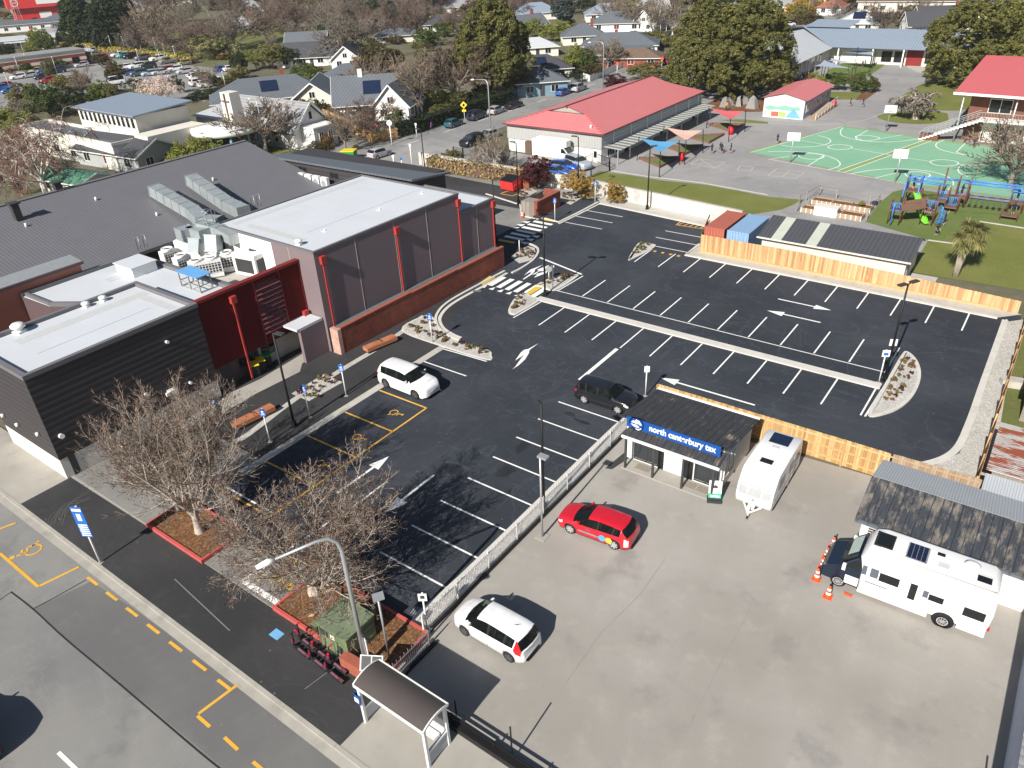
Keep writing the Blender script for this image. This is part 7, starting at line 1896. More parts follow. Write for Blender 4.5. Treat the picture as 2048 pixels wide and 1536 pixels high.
# box truck
t = thing('box_truck','white box truck lettered dental service behind the block wall','truck',(-58.7,89.55,.02),radians(2),None,.93)
part('box_body',MB().box(-3.4,-1.1,.75,1.3,1.1,3.15),M.white_gloss,t);part('luton',MB().tube([(1.2,0,2.6),(2.0,0,2.55),(2.35,0,2.45)],[1.0,.9,.35],14),M.white_gloss,t) if False else part('luton',MB().prism([(1.3,-1.1),(2.1,-1.0),(2.35,-.6),(2.35,.6),(2.1,1.0),(1.3,1.1)],2.25,3.1),M.white_gloss,t)
cab = [(1.3,.45),(1.3,2.24),(2.0,2.22),(2.75,1.45),(3.3,1.2),(3.45,.5),(3.4,.4)]
n = len(cab);part('cab',MB().add([(x,-1.0,z) for x,z in cab]+[(x,1.0,z) for x,z in cab],[(i,(i+1)%n,n+(i+1)%n,n+i)[::-1] for i in range(n)]+[tuple(range(n)),tuple(range(n,2*n))[::-1]]),M.white_gloss,t)
part('windscreen',MB().add([(2.06,-.85,2.17),(2.06,.85,2.17),(2.76,.88,1.46),(2.76,-.88,1.46)],[(0,3,2,1)]).xf(0,(.02,0,.015)),M.glass_clear,t)
for q in (-1,1): part('side_window',MB().add([(1.6,q*1.005,1.45),(2.6,q*1.005,1.45),(2.05,q*1.005,2.1),(1.6,q*1.005,2.1)],[(0,1,2,3)]),M.glass,t)
for x in (2.55,-1.9):
	for q in (-1,1):
		w_ = part('wheel',MB().lathe((x,q*.92,.36),[(0,-.12),(.36,-.12),(.36,.12),(0,.12)],16,0,'y'),M.rubber,t);part('rim',MB().lathe((x,q*.92,.36),[(0,q*.125),(.2,q*.125)],12,0,'y'),M.rim,w_)
part('skirt',MB().box(-3.3,-1.08,.35,1.2,1.08,.74),M.conc_path,t);part('bumper',MB().box(3.3,-.95,.35,3.5,.95,.6),M.rubber,t)
text_mesh('dental service',.55,3.5,mat('truck_letters',(0.35,0.36,0.38),.5),t,(-2.9,-1.106,1.6),(pi/2,0,0),.004,.003)
part('logo',MB().box(.5,-1.108,2.55,1.0,-1.101,2.62).box(.5,-1.108,2.7,1.0,-1.101,2.76),M.sign_red,t)
# caravan
def hull(mb,prof,halfw,r,axis='y',mi=0):
	"""side profile (u,z) swept across the width with rounded edges"""
	n = len(prof);cu = sum(p[0] for p in prof)/n;cz = sum(p[1] for p in prof)/n
	rows = []
	for (v,ins) in ((-halfw,r),(-halfw+r*.3,r*.3),(-halfw+r,0),(halfw-r,0),(halfw-r*.3,r*.3),(halfw,r)):
		rr = []
		for (u,z) in prof:
			du,dz = u-cu,z-cz;L_ = hypot(du,dz);k_ = max(0,(L_-ins))/L_
			rr.append((cu+du*k_,v,cz+dz*k_))
		rows.append(rr)
	vs = [p for r_ in rows for p in r_]
	if axis == 'x': vs = [(p[1],p[0],p[2]) for p in vs]
	fs = []
	for i in range(len(rows)-1):
		for j in range(n):
			f = (i*n+j,i*n+(j+1)%n,(i+1)*n+(j+1)%n,(i+1)*n+j);fs.append(f if axis == 'x' else f[::-1])
	mb.add(vs,fs,mi,True)
	mb.add([vs[j] for j in range(n)],[tuple(range(n))],mi);mb.add([vs[5*n+j] for j in range(n)],[tuple(range(n))[::-1]],mi)
	return mb
t = thing('caravan','white touring caravan with grey windows parked beside the tax shop','caravan',(-8.95,35.35,.05),radians(1))
prof = [(-2.55,.45),(-2.62,.9),(-2.45,1.55),(-2.0,2.15),(-1.75,2.32),(0,2.42),(2.2,2.36),(2.45,2.2),(2.55,1.4),(2.55,.5),(2.4,.38),(-2.3,.38)]
part('body',hull(MB(),prof,1.0,.1,'x'),M.white_gloss,t)
for x0_,x1_ in ((-.88,-.42),(-.35,.35),(.42,.88)):
	w_ = part('front_window',MB().add([(x0_,-2.56,1.05),(x1_,-2.56,1.05),(x1_,-2.36,1.66),(x0_,-2.36,1.66)],[(0,1,2,3)]).xf(0,(0,-.05,.01)),mat('acrylic_pane',(0.38,0.39,0.40),.12,spec=.6) if 'acrylic_pane' not in bpy.data.materials else bpy.data.materials['acrylic_pane'],t)
for y0_,y1_ in ((-1.5,-.6),(.2,.9),(1.6,2.1)): part('side_window',MB().box(1.0,y0_,1.15,1.012,y1_,1.75),M.glass_clear,t)
part('side_stripe',MB().box(1.0,-2.2,.75,1.008,2.3,.95),M.roof_grey,t);part('door',MB().box(1.001,1.0,.5,1.012,1.5,1.95),M.roof_grey,t)
for (y_,s_,l_) in ((-1.0,.42,'roof_light'),(.55,.3,'roof_vent_lid'),(1.35,.5,'solar_panel')):
	if l_ == 'solar_panel':
		for q in (-.27,.27): part('solar_panel',MB().box(-.55,1.45+q-.25,2.41,.55,1.45+q+.25,2.44),M.solar,t)
	else: p = part(l_,MB().box(-s_,y_-s_*.7,2.38,s_,y_+s_*.7,2.46),M.white,t);part('pane',MB().box(-s_+.08,y_-s_*.7+.08,2.46,s_-.08,y_+s_*.7-.08,2.47),M.glass if s_ > .35 else M.roof_grey,p)
part('hitch',MB().bar((-.5,-2.5,.42),(0,-3.3,.42),.08,.08).bar((.5,-2.5,.42),(0,-3.3,.42),.08,.08).cyl(0,-3.2,0,.75,.05,8).box(-.18,-2.9,.4,.18,-2.6,.6),M.white,t);part('jockey_wheel',MB().lathe((0,-3.25,.1),[(0,-.04),(.1,-.04),(.1,.04),(0,.04)],10,0,'x'),M.rubber,t)
for q in (-1,1): w_ = part('wheel',MB().lathe((q*.88,.5,.32),[(0,-.09),(.32,-.09),(.32,.09),(0,.09)],16,0,'x'),M.rubber,t);part('rim',MB().lathe((q*.88,.5,.32),[(0,q*.095),(.2,q*.095)],12,0,'x'),M.rim,w_)
part('marker_light',MB().box(.95,-.4,.6,1.02,-.3,.66),M.cone,t);part('tail_light',MB().box(-.9,2.53,.7,-.7,2.58,1.0),M.lamp_r,t);part('emblem',MB().box(-.06,-2.64,.82,.06,-2.6,.9),M.dark_metal,t)
# motorhome: nose towards -x
t = thing('motorhome','large white motorhome with a navy cab parked along the weathered shed','motorhome',(-.55,30.8,.05),radians(1.5))
prof = [(-2.15,.42),(-2.15,1.6),(-2.3,2.3),(-2.0,2.72),(-1.6,2.84),(0,2.84),(2.9,2.8),(3.2,2.6),(3.3,1.6),(3.25,.6),(3.1,.42),(2.0,.42)]
part('body',hull(MB(),prof,1.04,.16,'y'),M.white_gloss,t)
cab = [(-2.1,.35),(-2.1,2.2),(-2.35,2.15),(-3.05,1.45),(-3.65,1.18),(-3.85,.85),(-3.86,.4)]
n = len(cab);vs = []
for (y,k_) in ((-.98,1),(-.9,1.012),(.9,1.012),(.98,1)): vs += [(-2.1+(x+2.1)*(k_ if abs(y) < .95 else .95),y,z) for x,z in cab]
fs = [(r_*n+i,r_*n+(i+1)%n,(r_+1)*n+(i+1)%n,(r_+1)*n+i) for r_ in range(3) for i in range(n)]+[tuple(range(n))[::-1],tuple(range(3*n,4*n))]
navy = mat('navy_paint',(0.010,0.019,0.036),.3,var=.05,coat=.5)
part('cab',MB().add(vs,[f[::-1] for f in fs]),navy,t)
part('windscreen',MB().add([(-2.4,-.85,2.12),(-2.4,.85,2.12),(-3.07,.86,1.47),(-3.07,-.86,1.47)],[(0,1,2,3)]).xf(0,(-.03,0,.03)),M.glass_clear,t);part('sunshade',MB().add([(-2.43,-.5,2.15),(-2.43,.8,2.15),(-2.85,.82,1.74),(-2.85,-.52,1.74)],[(0,1,2,3)]).xf(0,(-.03,0,.035)),mat('pale_green_shade',(0.42,0.50,0.45),.5),t)
for q in (-1,1):
	part('cab_window',MB().add([(-2.95,q*.985,1.42),(-2.2,q*.985,1.42),(-2.2,q*.985,2.0),(-2.4,q*.985,2.0)],[(0,1,2,3)]),M.glass,t);part('wing_mirror',MB().box(-2.95,q*1.0,1.35,-2.8,q*1.2,1.65),M.white_gloss,t)
	part('headlight',MB().add([(-3.6,q*.6,1.0),(-3.82,q*.6,.8),(-3.72,q*.955,.95),(-3.5,q*.955,1.1)],[(0,1,2,3)]).xf(0,(-.02,0,.12)),M.lamp_w,t)
	part('door_panel',MB().box(-2.75,q*.98,.45,-2.15,q*.99,.95),M.white_gloss,t)
	for x,rr in ((-3.0,.36),(1.55,.36)):
		y_ = q*(.86 if x < 0 else .93)
		w_ = part('wheel',MB().lathe((x,y_,rr),[(0,-.12),(rr*.9,-.12),(rr,-.08),(rr,.08),(rr*.9,.12),(0,.12)],18,0,'y'),M.rubber,t);rmb = MB()
		for a_ in range(10): rmb.bar((x,y_+q*.13,rr),(x+.22*cos(a_*pi/5),y_+q*.13,rr+.22*sin(a_*pi/5)),.03,.02,0,(0,1,0))
		rmb.lathe((x,y_,rr),[(.2,q*.125),(.24,q*.13)],16,0,'y');part('rim',rmb,M.rim,w_)
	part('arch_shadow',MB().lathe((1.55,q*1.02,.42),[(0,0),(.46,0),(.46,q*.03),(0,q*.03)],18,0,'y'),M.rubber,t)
part('skirt',MB().box(-2.1,-1.0,.2,.9,1.0,.45).box(2.1,-1.0,.25,3.2,1.0,.45),M.white_gloss,t)
for x0_,x1_,z0_,z1_ in ((-1.35,-.5,1.35,1.85),(.75,1.35,1.3,1.65),(2.15,3.0,1.15,1.65)): part('side_window',MB().box(x0_,-1.052,z0_,x1_,-1.041,z1_),M.glass,t)
part('door',MB().box(-.25,-1.046,.35,.45,-1.041,2.2),M.white_gloss,t);part('door_window',MB().box(-.05,-1.056,.95,.25,-1.047,1.9),M.glass,t)
part('stripe',MB().box(-2.1,-1.05,1.4,-1.9,-1.041,1.95).box(-1.75,-1.05,1.4,-1.4,-1.041,1.95).box(.5,-1.05,1.35,.72,-1.041,1.75).box(-1.9,-1.05,1.0,-.9,-1.041,1.06),mat('grey_decal',(0.10,0.12,0.15),.4),t)
p = part('roof_window',MB().box(-1.95,-.45,2.82,-1.15,.55,2.9),M.rubber,t);part('pane',MB().box(-1.85,-.4,2.9,-1.2,.5,2.91),M.glass,p)
mb = MB()
for i in range(4):
	for j in range(6): mb.box(-.55+i*.2,-.55+j*.18,2.86,-.37+i*.2,-.39+j*.18,2.885)
p = part('solar_panel',MB().box(-.6,-.6,2.83,.3,.55,2.86),M.galv,t);part('cell',mb,M.solar,p)
for (x,y,s_,gl) in ((.75,.35,.24,1),(.95,-.35,.3,0),(2.55,-.35,.36,1),(2.0,.4,.0,0)):
	if s_: p = part('roof_hatch',MB().box(x-s_,y-s_*.8,2.8,x+s_,y+s_*.8,2.9),M.white,t);part('pane',MB().box(x-s_+.08,y-s_*.8+.08,2.9,x+s_-.08,y+s_*.8-.08,2.91),M.glass if gl else M.roof_white,p)
part('satellite_dome',MB().lathe((2.0,.35,2.8),[(.32,0),(.34,.1),(.2,.2),(0,.22)],16),M.white,t);part('roof_seam',MB().box(-.9,-.88,2.815,3.1,-.85,2.85),M.conc_path,t)
part('tail_light',MB().box(3.2,-1.0,.7,3.3,-.85,.85),M.lamp_r,t);part('step_block',MB().box(-2.6,-1.35,.02,-2.2,-1.25,.1),M.cone,t)
# trees: fast mesh makers
def np_mesh(name,V,Fc,k,mats,mi=None,smooth=False):
	"""V (n,3); Fc (m,k) all faces with k corners"""
	me = bpy.data.meshes.new(name)
	V = np.ascontiguousarray(V,np.float32);Fc = np.ascontiguousarray(Fc,np.int32)
	me.vertices.add(len(V));me.vertices.foreach_set('co',V.ravel())
	me.loops.add(Fc.size);me.loops.foreach_set('vertex_index',Fc.ravel())
	me.polygons.add(len(Fc));me.polygons.foreach_set('loop_start',np.arange(0,Fc.size,k,dtype=np.int32))
	if not isinstance(mats,(list,tuple)): mats = [mats]
	for t in mats: me.materials.append(t)
	if mi is not None: me.polygons.foreach_set('material_index',np.asarray(mi,np.int32))
	if smooth: me.polygons.foreach_set('use_smooth',np.ones(len(Fc),bool))
	me.update(calc_edges=True);me.validate()
	return me
def obj_of(name,me,parent=None):
	o = bpy.data.objects.new(name,me);COL.objects.link(o)
	if parent is not None: o.parent = parent
	return o
def tubes_np(P0,P1,R0,R1,k):
	D = P1-P0;D /= np.linalg.norm(D,axis=1)[:,None]+1e-9
	A = np.where(np.abs(D[:,2:3]) < .9,np.array([[0,0,1.]]),np.array([[1.,0,0]]))
	X = np.cross(D,A);X /= np.linalg.norm(X,axis=1)[:,None]+1e-9
	Y = np.cross(D,X)
	n = len(P0);V = np.zeros((n,2*k,3))
	for j in range(k):
		a = 2*pi*j/k;o = X*cos(a)+Y*sin(a)
		V[:,j] = P0+o*R0[:,None];V[:,k+j] = P1+o*R1[:,None]
	F = np.array([[j,(j+1) % k,k+(j+1) % k,k+j] for j in range(k)])
	Fc = (F[None]+(np.arange(n)*2*k)[:,None,None]).reshape(-1,4)
	return V.reshape(-1,3),Fc
def bare_skeleton(seed,H,spread=1.0,trunk=.25,fork=.28,nlimb=6,levels=4,kids_=(4,4,4),twigs=5,up=.35,droop=0.0,wob=.22,minr=.011,curl=0.0):
	rnd = random.Random(seed)
	segs,tw = [],[]
	def rv(): return Vector((rnd.gauss(0,1),rnd.gauss(0,1),rnd.gauss(0,1)))
	def branch(p,d,L,r,lv):
		n = 4 if lv < levels-1 else 3
		pts = [(p,r)]
		for i in range(n):
			d = (d + rv()*wob*.5 + Vector((0,0,(up*.22 if lv < 3 else up*.15)-droop*(lv >= levels-2)*.45))).normalized()
			q = p + d*(L/n)
			r2 = max(minr,r*(1-.62*(i+1)/n))
			(segs if lv < levels-1 else tw).append((p,q,max(minr,r*(1-.62*i/n)),r2))
			p = q;pts.append((p,r2,d))
		if lv >= levels: return
		kc = kids_[min(lv,len(kids_)-1)] if lv < levels-1 else twigs
		for i in range(kc):
			t = (i+rnd.uniform(.2,1.0))/kc
			idx = min(n,max(1,int(t*n+.5)))
			b = pts[idx]
			dd = b[2]
			side = dd.cross(rv()).normalized()
			ang = rnd.uniform(.45,.95)
			nd_ = (dd*cos(ang)+side*sin(ang)*spread).normalized()
			nl = L*rnd.uniform(.48,.72)*(1.05-.3*t)
			branch(b[0],nd_,nl,max(minr,b[1]*.72),lv+1)
		if lv < levels:
			branch(p,d,L*.5,max(minr,pts[-1][1]*.9),lv+1)
	z = H*fork
	p = Vector((0,0,0));d = Vector((rnd.uniform(-.06,.06),rnd.uniform(-.06,.06),1)).normalized()
	for i in range(3):
		q = p+d*(z/3);segs.append((p,q,trunk*(1.25-.15*i if i else 1.45),trunk*(1.1-.1*i)));p = q;d = (d+rv()*.04).normalized()
	for i in range(nlimb):
		a = 2*pi*i/nlimb+rnd.uniform(-.35,.35)
		el = rnd.uniform(.55,1.15) if i else 1.45
		nd_ = Vector((cos(a)*cos(el)*spread,sin(a)*cos(el)*spread,sin(el))).normalized()
		st = p - d*rnd.uniform(0,z*.3)
		branch(st,nd_,(H-z)*rnd.uniform(.5,.68),trunk*rnd.uniform(.38,.52),1)
	return segs,tw
def bare_tree(name,label,seed,bark,twig,twig_r=None,cat='tree',tip=None,**kw):
	segs,tw = bare_skeleton(seed,**kw)
	t = thing(name,label,cat)
	f = lambda s: (np.array([list(a[0]) for a in s]),np.array([list(a[1]) for a in s]),np.array([a[2] for a in s]),np.array([a[3] for a in s]))
	a = f(segs);V,Fc = tubes_np(*a,6);obj_of('trunk',np_mesh('trunk',V,Fc,4,bark,smooth=True),t)
	b = f(tw)
	if twig_r: b = (b[0],b[1],np.maximum(b[2],twig_r),np.maximum(b[3],twig_r*.6))
	V,Fc = tubes_np(*b,3);mi = None
	if tip is not None:
		k = np.arange(len(tw)) % 3;mi = np.repeat((k == 2).astype(int),3)
		rng = np.random.default_rng(seed);e = b[1][k == 2];e = e[rng.uniform(size=len(e)) < .4]
		C = np.repeat(e,2,0)+rng.normal(size=(len(e)*2,3))*.03
		V2,F2 = leaf_quads(C,rng.normal(size=C.shape),rng.uniform(.025,.06,len(C)),rng,1.6)
		Fc = np.concatenate([Fc,F2+len(V)]);V = np.concatenate([V,V2]);mi = np.concatenate([mi,np.ones(len(F2),int)])
	obj_of('crown',np_mesh('crown',V,Fc,4,[twig,tip] if tip is not None else twig,mi),t)
	return t
def leaf_quads(C,N,S,rng,stretch=1.0):
	n = len(C)
	N = N/(np.linalg.norm(N,axis=1)[:,None]+1e-9)
	A = rng.normal(size=(n,3));X = np.cross(N,A);X /= np.linalg.norm(X,axis=1)[:,None]+1e-9;Y = np.cross(N,X)
	S = S[:,None]
	V = np.stack([C-X*S*.5,C-Y*S*.5*stretch,C+X*S*.5,C+Y*S*.5*stretch],1).reshape(-1,3)
	V[0::4] += N*S*.12;V[2::4] -= N*S*.1
	return V,np.arange(4*n).reshape(-1,4)
def tufts(centers,rad,nleaf,size,rng,up=.35,squash=.8,outward=None):
	m = len(centers)
	C = np.repeat(centers,nleaf,0);R = np.repeat(rad,nleaf)
	D = rng.normal(size=(m*nleaf,3));D[:,2] = D[:,2]+up
	if outward is not None: D += np.repeat(outward,nleaf,0)*1.0
	D /= np.linalg.norm(D,axis=1)[:,None]
	P = C + D*(R*rng.uniform(.35,1.0,size=m*nleaf)**.6)[:,None]*np.array([1,1,squash])
	Nn = D+rng.normal(size=D.shape)*.55
	S = size*rng.uniform(.6,1.35,size=m*nleaf)
	return P,Nn,S
def ellipsoid_pts(n,c,r,rng,lo=.72,bottom=-.55):
	D = rng.normal(size=(n*2,3));D /= np.linalg.norm(D,axis=1)[:,None];D = D[D[:,2] > bottom][:n]
	return np.array(c)+D*np.array(r)*rng.uniform(lo,1.0,size=(len(D),1)),D
def leafy_tree(name,label,seed,H,W,mt,trunk_m=None,blobs=7,ntuft=150,nleaf=36,size=.32,tr=.72,trunk=.2,base=.22,cat='tree',lean=0.0,squash=.8,trunks=1):
	rng = np.random.default_rng(seed);rnd = random.Random(seed)
	t = thing(name,label,cat)
	cs,rs = [],[]
	for i in range(blobs):
		a = 2*pi*i/max(1,blobs-1)+rnd.uniform(-.4,.4);q = .0 if i == 0 else rnd.uniform(.42,.62)
		z = H*(base+(1-base)*(.62 if i == 0 else rnd.uniform(.22,.66)))
		cs.append((cos(a)*q*W*.55,sin(a)*q*W*.55,z));k = rnd.uniform(.75,1.1)*(1.25 if i == 0 else 1)
		rs.append((W*.30*k,W*.30*k,H*(1-base)*.34*k))
	zmax = max(c[2]+r[2] for c,r in zip(cs,rs));f = H/zmax
	P,D = [],[]
	per = max(3,ntuft//blobs)
	for c,r in zip(cs,rs):
		p,d = ellipsoid_pts(per,(c[0],c[1],c[2]*f),r,rng);P.append(p);D.append(d)
	P = np.concatenate(P);D = np.concatenate(D)
	rad = tr*rng.uniform(.65,1.25,size=len(P))
	C,N,S = tufts(P,rad,nleaf,size,rng,squash=squash,outward=D*.5)
	V,Fc = leaf_quads(C,N,S,rng)
	mb = MB()
	for k in range(trunks):
		ox,oy = (rnd.uniform(-.3,.3),rnd.uniform(-.3,.3)) if trunks > 1 else (0,0)
		mb.tube([(ox,oy,0),(ox*1.5,oy*1.5,H*base*.6),(ox*3+rnd.uniform(-.1,.1)*W*.3,oy*3,H*base*1.3),(ox*4,oy*4,H*.6)],[trunk*1.3,trunk,trunk*.8,trunk*.3],7)
	for c in cs[1:6]:
		mb.tube([(0,0,H*base*.8),(c[0]*.5,c[1]*.5,c[2]*f*.6),(c[0]*.95,c[1]*.95,c[2]*f*.98)],[trunk*.6,trunk*.4,trunk*.12],5)
	part('trunk',mb,trunk_m or M.bark_brown,t)
	o = obj_of('crown',np_mesh('crown',V,Fc,4,mt),t)
	o.material_slots[0].link = 'OBJECT';o.material_slots[0].material = mt
	return t
def profile_tree(name,label,seed,H,prof,mt,ntuft=900,nleaf=44,size=.42,tr=.75,trunk=.6,lobes=.16,base_z=1.0,up=.5,cat='tree',squash=1.15,lean=(0,0),freq=5,boughs=0):
	"""dense evergreen: tufts over a lumpy body of revolution, prof = [(height share, radius m)]"""
	rng = np.random.default_rng(seed)
	t = thing(name,label,cat)
	hs = np.array([p[0] for p in prof]);rr = np.array([p[1] for p in prof])
	z = rng.uniform(0,1,ntuft*6);r = np.interp(z,hs,rr);keep = rng.uniform(0,rr.max(),len(z)) < r+.12*rr.max();z = z[keep][:ntuft];r = np.interp(z,hs,rr)
	a = rng.uniform(0,2*pi,len(z))
	ph = rng.uniform(0,2*pi,8)
	lump = sum(np.sin(a*(k+2)+z*freq*(1+.7*k)*2+ph[k])*(1/(1+.3*k)) for k in range(5))*.5
	R = r*(1+lobes*lump)*rng.uniform(.78,1.03,len(z))
	P = np.stack([np.cos(a)*R+lean[0]*z,np.sin(a)*R+lean[1]*z,base_z+z*(H-base_z)],1)
	D = np.stack([np.cos(a)*.8,np.sin(a)*.8,.25+z*.5],1)
	if boughs:
		# heavy hanging boughs: lumps two to three metres across with dark gaps between them
		zb = rng.uniform(.02,1,boughs*4);rb = np.interp(zb,hs,rr);kp = rng.uniform(0,rr.max(),len(zb)) < rb+.1;zb = zb[kp][:boughs];rb = np.interp(zb,hs,rr)
		ab = rng.uniform(0,2*pi,len(zb));rk = rb*rng.uniform(.72,.98,len(zb))
		Bc = np.stack([np.cos(ab)*rk,np.sin(ab)*rk,base_z+zb*(H-base_z)],1);Br = rr.max()*rng.uniform(.13,.23,len(zb))
		pick = rng.integers(0,len(zb),ntuft);d = rng.normal(size=(ntuft,3));d[:,2] = d[:,2]*.9+.35
		d += np.stack([np.cos(ab[pick]),np.sin(ab[pick]),np.full(ntuft,.2)],1)*.9;d /= np.linalg.norm(d,axis=1)[:,None]
		P = Bc[pick]+d*Br[pick][:,None]*rng.uniform(.8,1.02,(ntuft,1))*np.array([1,1,1.25]);D = d
	rad = tr*rng.uniform(.6,1.3,len(P))
	C,N,S = tufts(P,rad,nleaf,size,rng,up=up,squash=squash,outward=D)
	# inner filler keeps the sky from showing straight through the middle
	k = ntuft//3;zi = rng.uniform(.05,.9,k);ri = np.interp(zi,hs,rr)*rng.uniform(.2,.65,k);ai = rng.uniform(0,2*pi,k)
	Pi = np.stack([np.cos(ai)*ri+lean[0]*zi,np.sin(ai)*ri+lean[1]*zi,base_z+zi*(H-base_z)],1)
	C2,N2,S2 = tufts(Pi,np.full(k,tr*1.3),10,size*2.2,rng)
	V,Fc = leaf_quads(np.concatenate([C,C2]),np.concatenate([N,N2]),np.concatenate([S,S2]),rng,1.25)
	part('trunk',MB().tube([(0,0,0),(lean[0]*.3,lean[1]*.3,H*.3),(lean[0]*.9,lean[1]*.9,H*.9)],[trunk*1.2,trunk*.8,trunk*.15],8),M.bark_brown,t)
	o = obj_of('crown',np_mesh('crown',V,Fc,4,mt),t)
	o.material_slots[0].link = 'OBJECT';o.material_slots[0].material = mt
	return t
def hedge(name,label,pts,wd,h,mt,seed=1,dens=26,size=.28,cat='hedge',rough=.25):
	rng = np.random.default_rng(seed);P,N = [],[]
	for a,b in zip(pts,pts[1:]):
		a,b = np.array(a),np.array(b);L = np.linalg.norm(b-a);d = (b-a)/L;nn = np.array([-d[1],d[0]])
		k = int(L*dens*(wd+2*h)/2.5)
		u = rng.uniform(0,L,k);w_ = rng.uniform(0,wd+2*h,k)
		lat = np.where(w_ < h,-wd/2,np.where(w_ > h+wd,wd/2,w_-h-wd/2));zz = np.where(w_ < h,w_,np.where(w_ > h+wd,wd+2*h-w_,h))
		bump_ = np.sin(u*1.9+seed)*.5+np.sin(u*4.7+1)*.3
		lat = lat*(1+rough*.35*bump_)+rng.normal(size=k)*.09;zz = zz*(1+rough*.4*bump_)+rng.normal(size=k)*.09*(zz > .2)
		P.append(np.stack([a[0]+d[0]*u+nn[0]*lat,a[1]+d[1]*u+nn[1]*lat,np.maximum(.05,zz)],1))
		N.append(np.stack([nn[0]*np.sign(lat)*(zz < h*.95),nn[1]*np.sign(lat)*(zz < h*.95),.35+1.0*(zz > h*.9)],1)+rng.normal(size=(k,3))*.5)
	P = np.concatenate(P);N = np.concatenate(N)
	V,Fc = leaf_quads(P,N,size*rng.uniform(.6,1.3,len(P)),rng)
	t = thing(name,label,cat)
	obj_of('leaves',np_mesh('leaves',V,Fc,4,mt),t)
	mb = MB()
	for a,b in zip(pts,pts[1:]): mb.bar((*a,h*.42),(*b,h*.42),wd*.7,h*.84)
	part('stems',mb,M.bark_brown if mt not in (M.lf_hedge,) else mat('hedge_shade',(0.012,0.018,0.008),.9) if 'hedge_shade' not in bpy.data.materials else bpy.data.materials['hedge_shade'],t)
	return t
CW = {}
def crown_w(o):
	for c in o.children:
		if c.name.startswith('crown'):
			k = c.data.name
			if k not in CW:
				a = np.empty(len(c.data.vertices)*3,np.float32);c.data.vertices.foreach_get('co',a);a = a.reshape(-1,3)
				CW[k] = (np.percentile(np.abs(a[:,:2]),96)*2.0,a[:,2].max())
			return CW[k]
def rise(px,py,pt):
	"""height of something standing at px,py whose top is seen at row pt"""
	x,y = g(px,py)
	q = Vector((x,y,-CAM_H));a = (768-pt)/LENS_PX
	u0,f0 = q.dot(U_AX),q.dot(F_AX)
	return (a*f0-u0)/(U_AX.z-a*F_AX.z)
def span(px,py,wpx):
	x,y = g(px,py);return wpx*Vector((x,y,-CAM_H)).dot(F_AX)/LENS_PX
def size_tree(t,px,py,pt,wpx,rz=0.0):
	"""stand a built tree at its place with the survey's height and spread"""
	cw,ch = crown_w(t);H,W = rise(px,py,pt),span(px,py,wpx)
	t.location = (*g(px,py),0);t.scale = (W/cw,W/cw,H/ch);t.rotation_euler.z = rz
# the two bare trees by the street
near = dict(twig_r=None,trunk=.2,levels=5,kids_=(5,5,5,4),twigs=4,wob=.2,minr=.008,tip=M.twig_red)
t = bare_tree('bare_tree','large bare red tipped tree in the left square planter',11,M.limb_pale,M.twig_pale,H=8.8,spread=1.1,fork=.15,nlimb=9,up=.75,**near)
t.location = (-33.4,14.6,.2);t.rotation_euler.z = .6
t = bare_tree('bare_tree','large bare red tipped tree beside the olive kiosk',23,M.limb_pale,M.twig_pale,H=7.0,spread=1.35,fork=.12,nlimb=10,up=.55,**near)
t.location = (-24.6,15.1,.2);t.rotation_euler.z = 2.2;t.scale = (1.15,1.15,1)
near.update(trunk=.12,kids_=(5,5,4,4),twigs=3)
t = bare_tree('bare_tree','smaller bare tree at the far corner of the left square planter',31,M.limb_pale,M.twig_pale,H=6.6,spread=1.1,fork=.25,nlimb=6,up=.7,**near)
t.location = (-36.1,15.0,.2)
# the great evergreens
t = profile_tree('redwood_tree','broad towering green redwood behind the red roofed school hall',5,22,[(0,7.5),(.08,10.6),(.3,11.3),(.55,10.2),(.75,8.2),(.9,5.4),(1,1.6)],M.lf_redwood,2600,60,.23,.62,.9,.17,2.0,boughs=150);size_tree(t,1452,192,-22,224)
t = profile_tree('redwood_tree','broad towering green redwood at the upper right corner',6,22.5,[(0,8),(.08,11.6),(.3,12.4),(.55,11.2),(.75,9),(.9,5.4),(1,1.6)],M.lf_redwood,2600,60,.23,.62,.9,.17,2.0,boughs=150);size_tree(t,1975,170,-35,236)
t = profile_tree('redwood_tree','tall narrower green redwood with a visible trunk by the clipped hedge',7,22,[(0,3.0),(.06,5.0),(.25,7.0),(.45,6.8),(.65,5.4),(.85,3.2),(1,.6)],M.lf_redwood,1500,60,.23,.6,.7,.22,4.2,boughs=90);size_tree(t,990,197,-14,138)
t = profile_tree('cypress_tree','tall dark green column shaped conifer beside the red store',8,27,[(0,5.5),(.2,6.6),(.6,5.6),(.9,3),(1,.8)],M.lf_hedge,700,34,.6,1.1,.7,.2,.8);size_tree(t,170,92,-14,64)
t = profile_tree('cedar_tree','wide dark spreading cedar in the middle of the park',9,26,[(0,11),(.12,15),(.3,13),(.5,15.5),(.62,11),(.78,12),(.9,7),(1,2)],M.lf_dark,1500,34,.6,1.1,.9,.22,1.2,squash=.5);size_tree(t,243,96,-14,104)
t = profile_tree('spruce_tree','blue green layered spruce above the suburb gardens',10,20,[(0,7),(.15,7.5),(.2,5.6),(.35,6),(.4,4.4),(.55,4.6),(.6,3.2),(.75,3.0),(.9,1.4),(1,.2)],M.lf_spruce,700,30,.5,.9,.5,.15,1.0,squash=.5);size_tree(t,785,66,0,62)
t = profile_tree('pine_tree','grey green open pine among the blue roofed houses',12,15,[(0,2),(.2,5),(.5,6),(.7,5),(.9,4),(1,1.5)],M.lf_spruce,420,26,.45,.9,.45,.35,4,squash=.5);size_tree(t,1128,58,-12,44)
